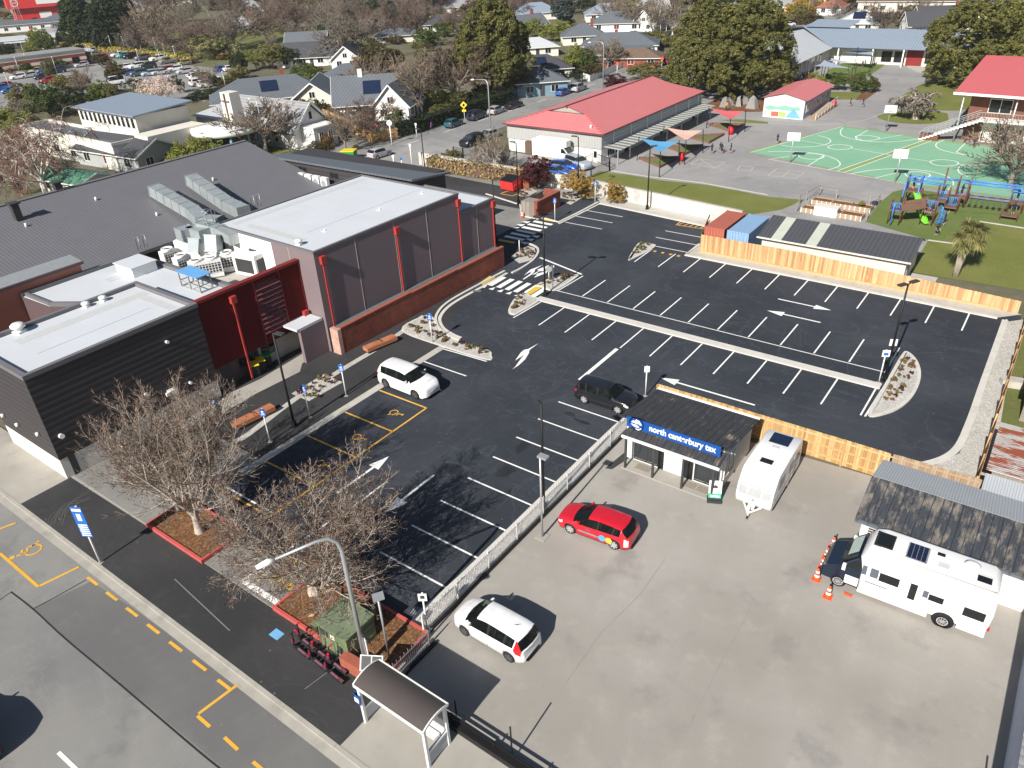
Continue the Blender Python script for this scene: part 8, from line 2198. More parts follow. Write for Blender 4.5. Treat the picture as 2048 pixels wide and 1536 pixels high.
# birches, blossom, cabbage tree
t = bare_tree('birch_tree','weeping red brown birch with white limbs at the left edge',41,M.bark_white,M.twig_birch,.022,H=14.5,spread=1.05,trunk=.28,fork=.22,nlimb=8,levels=5,kids_=(4,4,4,4),twigs=4,up=.3,droop=.95,wob=.2,minr=.02)
size_tree(t,95,392,222,195)
t = bare_tree('birch_tree','second weeping birch behind the green roofed shed',43,M.bark_white,M.twig_birch,.022,H=12.5,spread=1.1,trunk=.22,fork=.25,nlimb=7,levels=5,kids_=(4,4,4,3),twigs=4,up=.3,droop=.95,wob=.2,minr=.02)
size_tree(t,40,350,240,120)
t = leafy_tree('blossom_tree','pale pink blossom tree behind the white church hall',51,8.5,9.5,M.lf_blossom,blobs=9,ntuft=330,nleaf=16,size=.26,tr=.9);size_tree(t,325,210,150,78)
def cabbage_tree(label,x,y,H,heads,seed=3,sc=1.0):
	rng = np.random.default_rng(seed);t = thing('cabbage_tree',label,'tree',(x,y,.03));mb = MB();P0 = [];P1 = []
	V,Fc = [],[]
	for (hx,hy,hz,rr) in heads:
		mb.tube([(.15*np.sign(hx or 1)*.6,0,0),(hx*.25,hy*.25,H*.45),(hx*.7,hy*.7,hz*.85),(hx,hy,hz)],[.17,.13,.09,.07],7)
		for i in range(190):
			d = rng.normal(size=3);d[2] = d[2]*.8+.25;d /= np.linalg.norm(d)
			s = np.cross(d,[0,0,1]);s /= np.linalg.norm(s)+1e-6;L = rr*rng.uniform(.75,1.1);c = np.array([hx,hy,hz])
			q = len(V)*6
			w0,w1 = s*.03,s*.035
			m_ = c+d*L*.6+np.array([0,0,-.05*L]);e = c+d*L+np.array([0,0,-.30*L])
			V.append([c-w0,c+w0,m_+w1,m_-w1,e+w1*.15,e-w1*.15]);Fc += [[q,q+1,q+2,q+3],[q+3,q+2,q+4,q+5]]
	part('trunk',mb,M.limb_pale,t);obj_of('crown',np_mesh('crown',np.array(V).reshape(-1,3),np.array(Fc),4,M.lf_cordy),t)
cabbage_tree('spiky headed cabbage tree with two pale trunks on the school lawn',*g(1910,553),4.2,[(-.5,-.1,3.6,1.05),(.35,.2,3.9,1.1),(.0,-.25,2.9,1.0),(.95,.1,3.35,1.0),(.55,.3,4.5,1.0),(-.1,.4,4.6,1.0),(1.1,.5,4.3,.95),(.25,-.1,4.1,1.0)])
# repeats: prototypes shared by many trees
bp = dict(wob=.22,minr=.03)
PT = {
 'tan': [Proto(bare_tree('bare_tree','',61,M.bark_grey,M.twig_tan,.035,H=10,spread=1.15,trunk=.22,fork=.25,nlimb=6,levels=4,kids_=(5,5,4),twigs=6,up=.4,**bp)),Proto(bare_tree('bare_tree','',62,M.bark_grey,M.twig_tan,.035,H=10,spread=.85,trunk=.22,fork=.22,nlimb=6,levels=4,kids_=(5,5,4),twigs=6,up=.6,**bp))],
 'grey': [Proto(bare_tree('bare_tree','',63,M.bark_grey,M.twig_grey,.04,H=10,spread=1.2,trunk=.24,fork=.22,nlimb=7,levels=4,kids_=(5,5,4),twigs=6,up=.35,**bp))],
 'mauve': [Proto(bare_tree('bare_tree','',64,M.bark_brown,M.twig_mauve,.04,H=10,spread=1.25,trunk=.22,fork=.18,nlimb=8,levels=4,kids_=(6,5,5),twigs=6,up=.3,**bp)),Proto(bare_tree('bare_tree','',65,M.bark_grey,M.twig_mauve,.04,H=10,spread=1.0,trunk=.24,fork=.2,nlimb=7,levels=4,kids_=(6,5,5),twigs=6,up=.4,**bp))],
 'white': [Proto(bare_tree('bare_tree','',66,M.bark_white,M.twig_tan,.03,H=10,spread=.95,trunk=.2,fork=.2,nlimb=6,levels=4,kids_=(4,5,4),twigs=5,up=.5,**bp))],
 'round': [Proto(leafy_tree('leafy_tree','',71,8,8,M.lf_green,size=.26,base=.05,nleaf=60,ntuft=170,blobs=8)),Proto(leafy_tree('leafy_tree','',72,8,7,M.lf_green,size=.26,blobs=7,base=.03,nleaf=60,ntuft=160)),Proto(leafy_tree('leafy_tree','',73,8,9.5,M.lf_green,size=.26,blobs=10,ntuft=210,base=.08,nleaf=60))],
 'shrub': [Proto(leafy_tree('shrub','',74,2.6,3.2,M.lf_green,size=.2,blobs=6,ntuft=90,nleaf=26,tr=.42,trunk=.06,base=.08,cat='shrub')),Proto(leafy_tree('shrub','',75,2.6,2.6,M.lf_green,size=.2,blobs=5,ntuft=80,nleaf=26,tr=.42,trunk=.06,base=.1,cat='shrub'))],
}
PTN = {k: 0 for k in PT}
rt = random.Random(77)
def tree(kind,px,py,H,label,mt=None,wide=1.0,group=None,cat=None,xy=None,W=None):
	k = PTN[kind] % len(PT[kind]);PTN[kind] += 1
	pr = PT[kind][k];x,y = xy or g(px,py)
	cw,ch = crown_w(pr.root)
	s = H/ch;sw = W/cw if W else s*wide
	o = pr.place((x,y,0),rt.uniform(0,6.28),label,group,(sw,sw,s),None,cat)
	if mt is not None:
		for c in o.children:
			if c.name.startswith('crown'):
				if c.material_slots[0].link == 'OBJECT': c.material_slots[0].material = M[mt]
	return o
# named trees and shrubs
for a in (
 # kind, px, base row, top row, width px, label, leaf
 ('mauve',735,283,185,118,'bare mauve twigged tree on the lawn by the no entry sign'),
 ('tan',692,303,208,64,'thin bare tree at the street edge of the church lawn'),
 ('tan',530,308,190,150,'bare tree in front of the church wall'),
 ('mauve',912,212,76,124,'dense bare red brown tree beside the tall redwood'),
 ('tan',840,228,92,88,'upright yellowish bare tree at the clipped hedge'),
 ('tan',733,198,104,92,'bare tree in front of the slate roofed white house'),
 ('grey',692,128,0,112,'tall grey bare tree between the white gabled houses'),
 ('grey',728,92,24,90,'grey bare tree above the dark evergreen'),
 ('tan',332,112,-14,84,'tallest bare poplar by the shops car park'),
 ('mauve',385,120,20,112,'wide bare mauve tree at the end of the yellow hedge'),
 ('mauve',300,104,30,62,'bare pinkish tree left of the tall poplar'),
 ('grey',470,98,4,112,'bare grey tree beside the white pavilion'),
 ('mauve',535,86,-8,94,'bare dark mauve tree on the park grass'),
 ('grey',588,86,30,52,'slim grey tree in the middle of the park grass'),
 ('mauve',610,62,-8,84,'bare mauve tree behind the round green bush'),
 ('grey',655,70,-10,94,'broad grey bare tree at the right side of the park'),
 ('tan',168,192,132,50,'thin bare tree in front of the shops car park'),
 ('tan',420,182,128,54,'thin bare tree behind the white parked utility cars'),
 ('grey',12,262,190,96,'grey bare tree at the left edge above the birches'),
 ('mauve',142,80,38,48,'dark bare tree at the brick gabled house'),
 ('tan',1215,137,70,68,'bare tree between the brick carport house and the street lamp'),
 ('tan',1263,62,-12,62,'left of the three tall pale street trees'),
 ('white',1304,76,-10,80,'middle of the three tall pale street trees'),
 ('white',1345,72,-10,64,'right of the three tall pale street trees'),
 ('tan',1228,50,-12,62,'tall pale tree behind the terracotta roofed house'),
 ('white',1568,172,100,48,'young bare tree with a white trunk before the classroom wing'),
 ('mauve',1768,66,0,88,'large dark bare tree behind the classroom block'),
 ('grey',1700,52,8,62,'grey bare tree left of the pyramid roofed house'),
 ('white',1838,30,-16,52,'white stemmed birch at the top right'),
 ('tan',2018,377,228,156,'bare tan tree over the green court at the right edge'),
 ('white',988,352,258,74,'pale bare tree over the autumn ivy wall'),
 ('white',962,350,294,44,'small whitish bare tree among the ivy'),
 ('mauve',1012,340,285,42,'small reddish bare tree by the school drive'),
 ('mauve',545,250,215,54,'small tangled bare tree in the villa garden'),
 ('grey',1100,148,110,58,'pale bare blossom branched tree by the hip roofed houses'),
 ('mauve',2040,290,240,54,'brown bare shrub in front of the yellow block'),
 ('round',632,95,45,40,'round dark green bush at the edge of the park','lf_green'),
 ('round',545,138,82,56,'golden green conifers beside the villa','lf_olive'),
 ('round',513,138,98,32,'yellow green bush left of the golden conifers','lf_lime'),
 ('round',588,134,92,36,'dark green tree right of the golden conifers','lf_hedge'),
 ('round',480,146,104,34,'small dark tree at the left end of the villa','lf_hedge'),
 ('round',434,118,62,76,'pale lime shrub tree on the park edge','lf_pale'),
 ('round',453,119,98,34,'rusty leaved bush under the pale lime shrub tree','lf_rust'),
 ('round',757,156,83,82,'tall dark brown green evergreen behind the slate roofed house','lf_brown'),
 ('round',786,150,96,40,'dark green evergreen beside the tall brown green one','lf_hedge'),
 ('round',860,92,46,64,'dark green bushy tree right of the spruce','lf_green'),
 ('round',895,74,38,40,'grey green tree behind the dark bushy one','lf_olive'),
 ('round',702,38,-12,48,'very dark evergreen at the top above the gables','lf_hedge'),
 ('round',736,34,-12,46,'dark green evergreen left of the blue spruce','lf_green'),
 ('round',586,42,-10,40,'dark green evergreen at the top of the park','lf_olive'),
 ('round',1067,75,34,38,'bright lime round tree beside the tall redwood','lf_lime'),
 ('round',1111,82,38,60,'lime round tree beside the first lime one','lf_lime'),
 ('round',1149,148,85,42,'lime green tree in front of the pale blue house','lf_lime'),
 ('round',1172,150,96,34,'olive green tree right of the lime one','lf_green'),
 ('round',1184,152,120,32,'dark green tree at the white corner fence','lf_green'),
 ('round',1252,134,102,18,'slim dark green tree beside the brick carport house','lf_hedge'),
 ('round',1296,164,124,80,'wide olive tree on the corner behind the red roof','lf_olive'),
 ('round',1232,172,148,48,'maroon leaved bush behind the red roof','lf_maroon'),
 ('round',1328,118,101,18,'rusty bush at the end of the side street fence','lf_rust'),
 ('round',1150,165,142,36,'green bush behind the white cottage fence','lf_hedge'),
 ('round',1118,160,140,28,'olive bush beside the shaded cottage','lf_olive'),
 ('round',1040,190,128,64,'green spreading bush under the right side of the tall redwood','lf_redwood'),
 ('round',1590,46,-6,54,'olive gold tree at the top','lf_gold'),
 ('round',1638,22,-10,40,'bright golden tree at the top','lf_gold'),
 ('round',1620,60,17,46,'brown bush under the street lamp at the top','lf_brown'),
 ('round',1808,54,27,32,'lime bush left of the dark roofed white gables','lf_lime'),
 ('round',1820,40,8,36,'dark green tree behind the lime bush','lf_green'),
 ('round',1861,42,15,38,'maroon brown bush behind the white gables','lf_rust'),
 ('round',1615,166,142,24,'small maroon bush before the far shade sails','lf_maroon'),
 ('round',1635,172,143,32,'lime bush before the far shade sails','lf_lime'),
 ('round',1674,181,144,32,'green tree with pale stems in the school garden','lf_green'),
 ('round',1706,181,146,24,'grey green tree in the middle of the school garden','lf_olive'),
 ('round',1724,184,142,44,'larger green tree at the right of the school garden','lf_green'),
 ('round',1746,184,154,22,'brown shrub at the right end of the school garden','lf_brown'),
 ('round',1584,168,157,36,'low sage green clump before the mural hut','lf_spruce'),
 ('round',66,226,160,68,'large olive bushy tree below the shops car park','lf_olive'),
 ('round',103,234,163,62,'dark green bushes right of the large olive tree','lf_green'),
 ('round',150,232,172,58,'nearly black green bush beside the church hall','lf_hedge'),
 ('round',42,264,216,78,'lime green tree behind the birches','lf_lime'),
 ('round',213,210,158,46,'yellow green palm like shrub behind the hall roof','lf_lime'),
 ('round',190,214,176,36,'green shrub behind the hall roof','lf_green'),
 ('round',245,208,164,44,'olive shrub next to the blossom tree','lf_olive'),
 ('round',234,168,118,34,'tall rusty olive tree among the parked cars','lf_brown'),
 ('round',358,186,149,26,'dark green tree behind the blossom tree','lf_hedge'),
 ('round',418,197,175,78,'dark low shrubs below the parked utility cars','lf_hedge'),
 ('round',88,102,54,46,'golden topped bush by the white slate roofed block','lf_lime'),
 ('round',98,110,68,36,'dark olive bush beside the golden topped one','lf_green'),
 ('round',66,111,83,40,'yellow green bushes above the brick bands','lf_lime'),
 ('round',15,116,84,36,'dark bush at the left edge above the brick bands','lf_hedge'),
 ('round',14,86,66,40,'olive bush at the far left edge','lf_olive'),
 ('round',102,158,115,24,'column shaped olive bush in front of the brick bands','lf_olive'),
 ('round',119,138,116,32,'dark green bush in front of the pale shelter','lf_green'),
 ('round',48,146,124,32,'green bush at the brick banded wall','lf_green'),
 ('round',20,150,124,16,'tawny bush at the corner of the brick banded wall','lf_rust'),
 ('round',134,121,94,18,'feathery green tree at the end of the pale shelter','lf_olive'),
 ('round',206,136,106,30,'tawny bushes between the car park bays','lf_brown'),
 ('round',390,334,272,94,'leafy lime olive bush by the white parked car','lf_lime'),
 ('round',60,35,5,28,'dark green tree beside the red store','lf_green'),
 ('round',10,38,20,30,'rust brown bush behind the grey roofed house','lf_rust'),
 ('round',5,15,-10,44,'dark tree at the top left corner','lf_hedge'),
 ('round',1074,379,308,58,'maroon leaved tree in the gravel bed by the lane','lf_maroon'),
 ('round',1159,395,341,64,'orange leaved tree in front of the block wall','lf_orange'),
 ('round',1229,407,358,38,'small orange leaved tree against the block wall','lf_orange'),
 ('round',872,336,308,32,'olive shrub at the street end of the ivy wall','lf_olive'),
 ('round',902,331,297,42,'green shrub second along the ivy wall','lf_olive'),
 ('round',790,247,216,32,'dark green bush at the corner of the board fence','lf_green'),
 ('round',776,222,204,22,'lime bush beneath the upright bare tree','lf_lime'),
 ('round',657,296,265,24,'red tipped bush at the church porch','lf_rust'),
 ('round',642,302,281,38,'dark bush at the church porch','lf_brown'),
 ('round',606,204,184,42,'dark red bush before the villa','lf_maroon'),
 ('round',561,197,157,28,'spiky topped green tree at the villa gable','lf_olive'),
 ('round',470,302,282,62,'tawny shrubs along the church wall','lf_brown'),
 ('round',500,316,297,52,'low brown shrubs behind the strip building','lf_rust'),
 ('round',962,202,166,44,'dark bush behind the hedge by the redwood','lf_hedge'),
 ('round',882,236,206,52,'leafy yellow green shrub beside the hedge','lf_olive'),
 ('shrub',335,333,316,44,'low dark shrub beside the grey walled house','lf_brown'),
 ('shrub',1440,182,160,40,'dark bush under the broad redwood','lf_hedge'),
 ('shrub',740,314,304,16,'tawny tussock at the far footpath','lf_rust'),
 ('shrub',712,299,290,14,'pale tussock beside the church lawn','lf_olive'),
 ('shrub',758,284,274,16,'tussock at the foot of the no entry sign','lf_rust'),
 ): tree(a[0],a[1],a[2],rise(*a[1:4]),a[5],a[6] if len(a) > 6 else None,1,cat=None if a[0] != 'shrub' else 'shrub',W=span(a[1],a[2],a[4]))
# flat topped weeping tree on the oval lawn
t = bare_tree('bare_tree','flat topped weeping bare tree on the oval lawn',91,M.limb_pale,M.twig_grey,.03,H=4.6,spread=1.9,trunk=.2,fork=.5,nlimb=9,levels=4,kids_=(5,5,4),twigs=5,up=.05,droop=.9,wob=.22,minr=.025)
size_tree(t,1831,238,176,84)
hedge('clipped_hedge','long dark clipped hedge along the far footpath',[g(798,272),g(840,262),g(905,240),g(960,222),g(1020,203)],2.6,2.3,M.lf_hedge,4)
hedge('low_hedge','bright yellow low hedge along the shops car park',[g(125,94),g(180,97),g(235,105),g(300,113),g(390,127)],2.2,1.5,M.lf_yellow,5,9,.5)
hedge('garden_hedge','dark hedge in the cottage front garden',[g(1072,186),g(1120,170)],1.5,1.6,M.lf_hedge,6,14,.35)
hedge('ivy_wall','orange and straw coloured ivy over the block wall by the lane',[(-72.5,78.4),(-64,78.2),(-57.5,78.0)],1.2,1.7,M.lf_ivy,7,40,.26,'ivy',.35)
hedge('ivy_wall','green and orange ivy clump beside the red skip',[(-57.3,77.9),(-54.6,77.8)],1.0,2.1,M.lf_orange,8,40,.26,'ivy',.4)
hedge('garden_hedge','clipped green hedge beside the side street lawn',[g(1305,92),g(1335,94)],1.6,1.3,M.lf_green,9,14,.35)
hedge('garden_hedge','straw brown hedge behind the board fence by the church',[g(655,232),g(705,258),g(748,282)],1.2,2.0,M.lf_rust,10,14,.3)
# small plants in the gravel
tus = [Proto(leafy_tree('tussock','',81,.55,.6,M.lf_olive,size=.14,blobs=4,ntuft=14,nleaf=12,tr=.16,trunk=.02,base=.02,cat='small plant')),Proto(leafy_tree('tussock','',82,.5,.55,M.lf_green,size=.14,blobs=4,ntuft=14,nleaf=12,tr=.15,trunk=.02,base=.02,cat='small plant'))]
def plant(x,y,z,mt,group,label,s=1.0):
	o = tus[rt.randrange(2)].place((x,y,z),rt.uniform(0,6.28),label,group,s*rt.uniform(.7,1.25))
	for c in o.children:
		if c.name.startswith('crown'): c.material_slots[0].material = M[mt]
		if c.name.startswith('crown') and c.material_slots[0].link != 'OBJECT': c.material_slots[0].link = 'OBJECT'
beds = [
 ('curved gravel bed beside the brick wall',tile(512,384,4,(1355,1022),(1240,1095),(1340,1068),(1395,1050),(1420,1085),(1295,1110),(1290,1140),(1350,1135),(1390,1165),(1410,1135),(1450,1180),(1490,1165),(1460,1150),(1520,1195),(1500,1215),(1590,1245),(1640,1230),(1690,1250),(1695,1270),(1745,1260),(1790,1305),(1840,1300),(1800,1285)),.13),
 ('gravel tip at the left end of the median',tile(1024,384,4,(80,835),(50,870),(95,890),(35,910),(40,935),(70,920),(10,950),(25,925)),.17),
 ('arrow shaped gravel island by the round sign',tile(1024,384,4,(245,738),(290,748),(310,720),(370,735),(340,705),(400,697),(430,690),(405,720),(440,705),(460,690)),.17),
 ('gravel tip among the far bays',tile(1024,384,4,(1035,432),(1080,440),(1030,455),(1020,470),(1060,465),(995,480),(1040,480),(975,505),(1010,500),(1000,462)),.17),
 ('rounded island at the right end of the median',tile(1536,384,4,(1110,1358),(1080,1385),(1155,1383),(1065,1418),(1140,1408),(1055,1445),(1143,1425),(1040,1488),(1137,1475),(1108,1507),(1003,1530),(1073,1580),(1057,1602),(975,1600),(968,1642),(1033,1632),(1015,1655),(930,1680),(985,1687)),.17),
 ('gravel bed at the shaded crossing',tile(1024,384,4,(45,485),(80,480),(120,470),(150,485),(165,510),(130,500),(140,535),(110,520),(90,505),(40,520),(70,530)),.12),
 ('gravel bed between the skip and the enclosure',tile(940,280,6.4,(680,690),(740,660),(770,660),(810,640),(720,715),(650,720),(700,740)),.11),
 ('gravel bed under the orange tree',tile(940,280,6.4,(1200,705),(1220,720),(1250,715),(1290,740),(1330,730),(1240,760),(1300,765),(1350,765),(1330,800),(1290,800),(1200,750)),.11),
 ('square gravel bed beside the black lamp',gp((600,788),(612,795),(618,780),(630,788),(628,770),(642,778),(650,765),(640,760),(662,770),(655,756),(672,765),(622,796),(608,784),(635,798)),.09)]
for nm,ps,z in beds:
	for i,(x,y) in enumerate(ps):
		plant(x,y,z,('lf_maroon','lf_rust','lf_rust','lf_olive')[i % 4] if 'far bays' not in nm else 'lf_olive','plants in the '+nm,'small dark or olive tussock in the '+nm,.55)
# wider suburb beyond: single trees in the distance
FAR = [('round','lf_green'),('round','lf_olive'),('mauve',None),('round','lf_lime'),('tan',None),('round','lf_green'),('round','lf_hedge'),('grey',None),('round','lf_brown'),('round','lf_gold')]
FL = {'lf_green':'green tree among the far roofs','lf_olive':'olive tree among the far roofs','lf_hedge':'dark evergreen among the far roofs','lf_brown':'rust brown tree among the far roofs','lf_lime':'lime tree among the far roofs','lf_gold':'golden tree among the far roofs','mauve':'bare mauve tree among the far roofs','grey':'bare grey tree among the far roofs','tan':'bare tan tree among the far roofs'}
rf_ = random.Random(5)
for i in range(250):
	px = rf_.uniform(-60,2100);py = rf_.choice((rf_.uniform(-14,22),rf_.uniform(-22,55)))
	if 90 < px < 300 and py > 5: continue
	if 1350 < px < 1560 or px > 1860: py = min(py,10)
	if 60 < px < 160 and py > 0: continue
	k_,m_ = FAR[rf_.randrange(len(FAR))]
	h = rf_.uniform(7,13) if py < 30 else rf_.uniform(5,9)
	if m_ == 'lf_gold' and i % 3: m_ = 'lf_olive'
	tree(k_,px,py,h,FL[m_ or k_],m_,rf_.uniform(.9,1.35),'distant '+FL[m_ or k_]+'s')
for i in range(78):
	px,py = (rf_.uniform(262,730),rf_.uniform(18,108)) if i < 44 else (rf_.uniform(660,960),rf_.uniform(12,84)) if i < 66 else (rf_.uniform(1010,1340),rf_.uniform(4,46))
	if 560 < px < 735 and py > 75 or 460 < px < 520 and py > 52: continue
	k_ = rf_.choice(('mauve','grey','tan','mauve'));x,y = g(px,py)
	tree(k_,px,py,rise(px,py,py-rf_.uniform(45,85)),'bare '+k_+(' tree in the crowded park' if i < 44 else ' tree above the suburb roofs'),None,rf_.uniform(.8,1.1),'bare trees of the park' if i < 44 else 'bare trees above the roofs')
for i in range(46):
	px = rf_.uniform(-60,2100);py = rf_.uniform(-34,26)
	if 80 < px < 240 and py > -10: continue
	if 1340 < px < 1560 and py > 0: continue
	if px > 1840 and py > 0: continue
	house('house','small house among the distant trees',(*g(px,py),0),fz(px,py,rf_.choice((0,12,-15,80,70))),rf_.uniform(12,22),rf_.uniform(8,12),3.1,rf_.uniform(2.6,4.2),M[rf_.choice(('roof_slate','roof_mid','roof_shade','roof_blue','roof_pale','roof_terra','roof_brown'))],M[rf_.choice(('white','offwhite','white','brick'))],rf_.choice(('gable','hip')),None,2,.5,group='distant houses')
zones = [(560,760,228,238),(690,770,205,222),(800,990,196,222),(640,720,150,200),(600,640,145,165),(820,930,100,160),(990,1060,60,110),(1060,1200,120,168),(1180,1330,70,100),(1000,1340,20,60),(430,490,150,185),(160,300,195,212),(120,290,170,190),(20,130,195,225),(700,830,60,110),(560,700,60,100),(860,930,20,60)]
GS = {'lf_green':'green garden shrub','lf_olive':'olive garden shrub','lf_brown':'brown garden shrub','lf_lime':'lime garden shrub','lf_hedge':'dark garden shrub'}
for i in range(130):
	z_ = zones[i % len(zones)];px,py = rf_.uniform(z_[0],z_[1]),rf_.uniform(z_[2],z_[3]);m_ = rf_.choice(list(GS))
	tree('shrub' if i % 3 else 'round',px,py,rf_.uniform(1.3,3.4),GS[m_]+' between the suburb houses',m_,rf_.uniform(1.0,1.6),GS[m_]+'s of the suburb',cat='shrub')
# a few lamp posts of the shops car park
for i,(px,py) in enumerate(((61,145),(52,118),(24,188),(116,152),(98,132),(42,152),(207,92),(226,104),(252,106),(245,135),(282,136),(325,138),(355,130),(392,120),(455,190),(315,110),(182,124))):
	x,y = g(px,py);tl_ = thing('car_park_light','thin pale light post in the shops car park','lamp post',(x,y,0),0,'lights of the shops car park');part('pole',MB().cyl(0,0,0,4.6,.06,6),M.galv,tl_);part('lamp_head',MB().lathe((0,0,4.6),[(0,0),(.2,.05),(.16,.2),(0,.22)],8),M.white,tl_)
t = thing('lattice_mast','tall pale lattice mast at the upper left','mast',(*g(42,52),0));mb = MB()
for x,y in ((-.8,-.8),(.8,-.8),(.8,.8),(-.8,.8)): mb.bar((x*1.6,y*1.6,0),(x*.3,y*.3,22),.12,.12)
for i in range(11):
	k_ = 1.6-1.3*i/11;k2 = 1.6-1.3*(i+1)/11;mb.bar((-.8*k_,-.8*k_,i*2),(.8*k2,-.8*k2,i*2+2),.08,.08);mb.bar((.8*k_,.8*k_,i*2),(.8*k2,-.8*k2,i*2+2),.08,.08)
part('lattice',mb,M.galv,t)
# playground, sails, people
def hoop_stand(px,py,rz,label):
	t = thing('basketball_hoop',label,'basketball hoop',(*g(px,py),.03),radians(rz),'basketball hoops')
	part('pole',MB().tube([(0,0,0),(0,0,2.6),(0,.35,3.0)],[.09,.08,.06],8),M.galv,t);b = part('backboard',MB().box(-.8,.36,2.7,.8,.42,3.75),M.sign_white,t)
	part('target',MB().box(-.3,.425,2.95,.3,.43,2.99).box(-.3,.425,3.3,.3,.43,3.34).box(-.3,.425,2.99,-.26,.43,3.3).box(.26,.425,2.99,.3,.43,3.3),M.bin_red,b)
	part('ring',MB().tube([(.22*cos(a),.65+.22*sin(a),2.95) for a in np.linspace(0,2*pi,13)],.02,5,0,True,False),M.cone,t)
hoop_stand(1580,325,15,'basketball hoop at the left corner of the green court');hoop_stand(1790,364,15,'basketball hoop at the near edge beside the blue climbing frame');hoop_stand(1772,263,195,'basketball hoop on the far side of the green court')
def sail(label,corners,mt,sag=.5,group='triangle shade sails',name='shade_sail'):
	t = thing(name,label,'shade sail',(0,0,0),0,group)
	A = [Vector(c) for c in corners];n = 12;mb = MB();idx = {}
	vs = []
	cen = sum(A,Vector())/3
	for i in range(n+1):
		for j in range(n+1-i):
			k = n-i-j;p = (A[0]*i+A[1]*j+A[2]*k)/n
			e = 27*(i*j*k)/n**3;ed = max(4*i*j/n**2 if k == 0 else 0,4*j*k/n**2 if i == 0 else 0,4*i*k/n**2 if j == 0 else 0)
			w_ = 1-max(i,j,k)/n
			pull = (4*(i*j+j*k+i*k)/n**2)*.14
			p = p.lerp(cen,pull);p.z -= sag*w_*.6
			idx[(i,j)] = len(vs);vs.append(p)
	fs = []
	for i in range(n):
		for j in range(n-i):
			fs.append((idx[(i,j)],idx[(i+1,j)],idx[(i,j+1)]))
			if (i+1,j+1) in idx: fs.append((idx[(i+1,j)],idx[(i+1,j+1)],idx[(i,j+1)]))
	mb.add(vs,fs,0,True);part('cloth',mb,mt,t)
	for c in corners:
		d = (Vector(c)-cen);d.z = 0;d.normalize();part('post',MB().tube([(c[0]+d.x*.35,c[1]+d.y*.35,0),(c[0]+d.x*.1,c[1]+d.y*.1,c[2]+.15)],.06,7),M.black,t)
def sp(px,py,z): return (*g(px,py,z),z)
sail('blue triangular shade sail nearest the car park',(sp(1279,276,3.1),sp(1357,283,3.1),sp(1321,305,3.1)),M.sail_blue)
sail('peach triangular shade sail in the middle of the three',(sp(1329,254,3.1),sp(1405,261,3.1),sp(1372,281,3.1)),M.sail_pink)
sail('red triangular shade sail farthest along the school hall',(sp(1419,216,3.1),sp(1490,222,3.1),sp(1461,239,3.1)),M.sail_red)
sail('far grey shade sail nearest the classroom wing',(sp(1629,132,3),sp(1704,137,3),sp(1648,120,3.2)),M.sail_grey,.3,'grey shade sails');sail('middle grey shade sail before the classroom wing',(sp(1655,122,3.2),sp(1712,125,3),sp(1662,116,3.4)),M.sail_grey,.3,'grey shade sails')
sail('grey shade sail peaked before the classroom block',(sp(1684,104,3),sp(1751,103,3),sp(1716,95,4.2)),M.sail_grey,.2,'grey shade sails');sail('second peaked grey shade sail before the classroom block',(sp(1684,104,3),sp(1743,110,3.2),sp(1751,103,3)),M.sail_grey,.2,'grey shade sails')
def tri_bed(label,pts):
	t = thing('grass_bed',label,'garden bed',(0,0,0),0,'triangular timber edged beds');mb = MB();ribbon(mb,pts,.25,0,.35,0,True);part('edging',mb,M.deck,t)
tri_bed('triangular timber edged bed under the blue sail',tile(1024,0,4,(1020,1275),(1330,1268),(1185,1345)));tri_bed('triangular timber edged bed between the blue and peach sails',tile(1024,0,4,(1225,1180),(1520,1173),(1390,1240)));tri_bed('triangular timber edged bed under the peach sail',tile(1024,0,4,(1390,1100),(1695,1083),(1575,1150)));tri_bed('triangular timber edged bed under the red sail',tile(1024,0,4,(1560,1000),(1860,1002),(1740,1055)))
def garden_bed(px,py,lab,green=False):
	t = thing('raised_bed',lab,'garden bed',(*g(px,py),.02),radians(-2),'raised vegetable beds');mb = MB();rim(mb,-1.1,-.7,1.1,.7,0,.5,.08);part('boards',mb,M.fence_mid,t);part('soil',MB().box(-1.02,-.62,.02,1.02,.62,.4),M.bark,t)
	mb = MB()
	for x in (-1.1,-.55,0,.5,1.02): mb.box(x,-.73,0,x+.08,-.705,.52)
	part('batten',mb,M.white,t)
	if green: o = tree('shrub',0,0,.6,'low leafy greens growing in the farthest raised bed','lf_lime',1.2,xy=g(px,py));o.location.z = .4
for i,a in enumerate(((1646,408,'raised vegetable bed at the back left of the school garden'),(1683,414,'raised vegetable bed at the back middle of the school garden'),(1722,420,'raised vegetable bed with green leaves at the back right'),(1625,424,'raised vegetable bed at the front left beside the cream shed'),(1664,430,'raised vegetable bed at the front middle behind the cream shed'),(1704,436,'raised vegetable bed at the front right behind the cream shed'))): garden_bed(a[0],a[1],a[2],i == 2)
t = thing('compost_box','white slatted box between the raised beds','box',(*g(1652,430),.02));part('body',MB().box(-1.2,-.6,0,1.2,.6,.9),M.white,t);part('lid',MB().box(-1.25,-.65,.9,1.25,.65,.97),M.offwhite,t)
def wire_fence(label,pts):
	t = thing('wire_fence',label,'fence');mb = MB();rb = MB()
	for a,b in zip(pts,pts[1:]): rb.bar((*a,.95),(*b,.95),.03,.05);rb.bar((*a,.5),(*b,.5),.02,.02)
	for p in pts: mb.box(p[0]-.05,p[1]-.05,0,p[0]+.05,p[1]+.05,1.15)
	part('post',mb,M.fence_old,t);part('rail',rb,M.fence_old,t)
wire_fence('timber post fence round the vegetable beds',[g(1615,415),g(1637,392),g(1672,398),g(1738,412),g(1757,408),g(1733,440)]);wire_fence('timber post fence at the left of the vegetable beds',[g(1592,424),g(1598,408),g(1612,402),g(1640,386)])
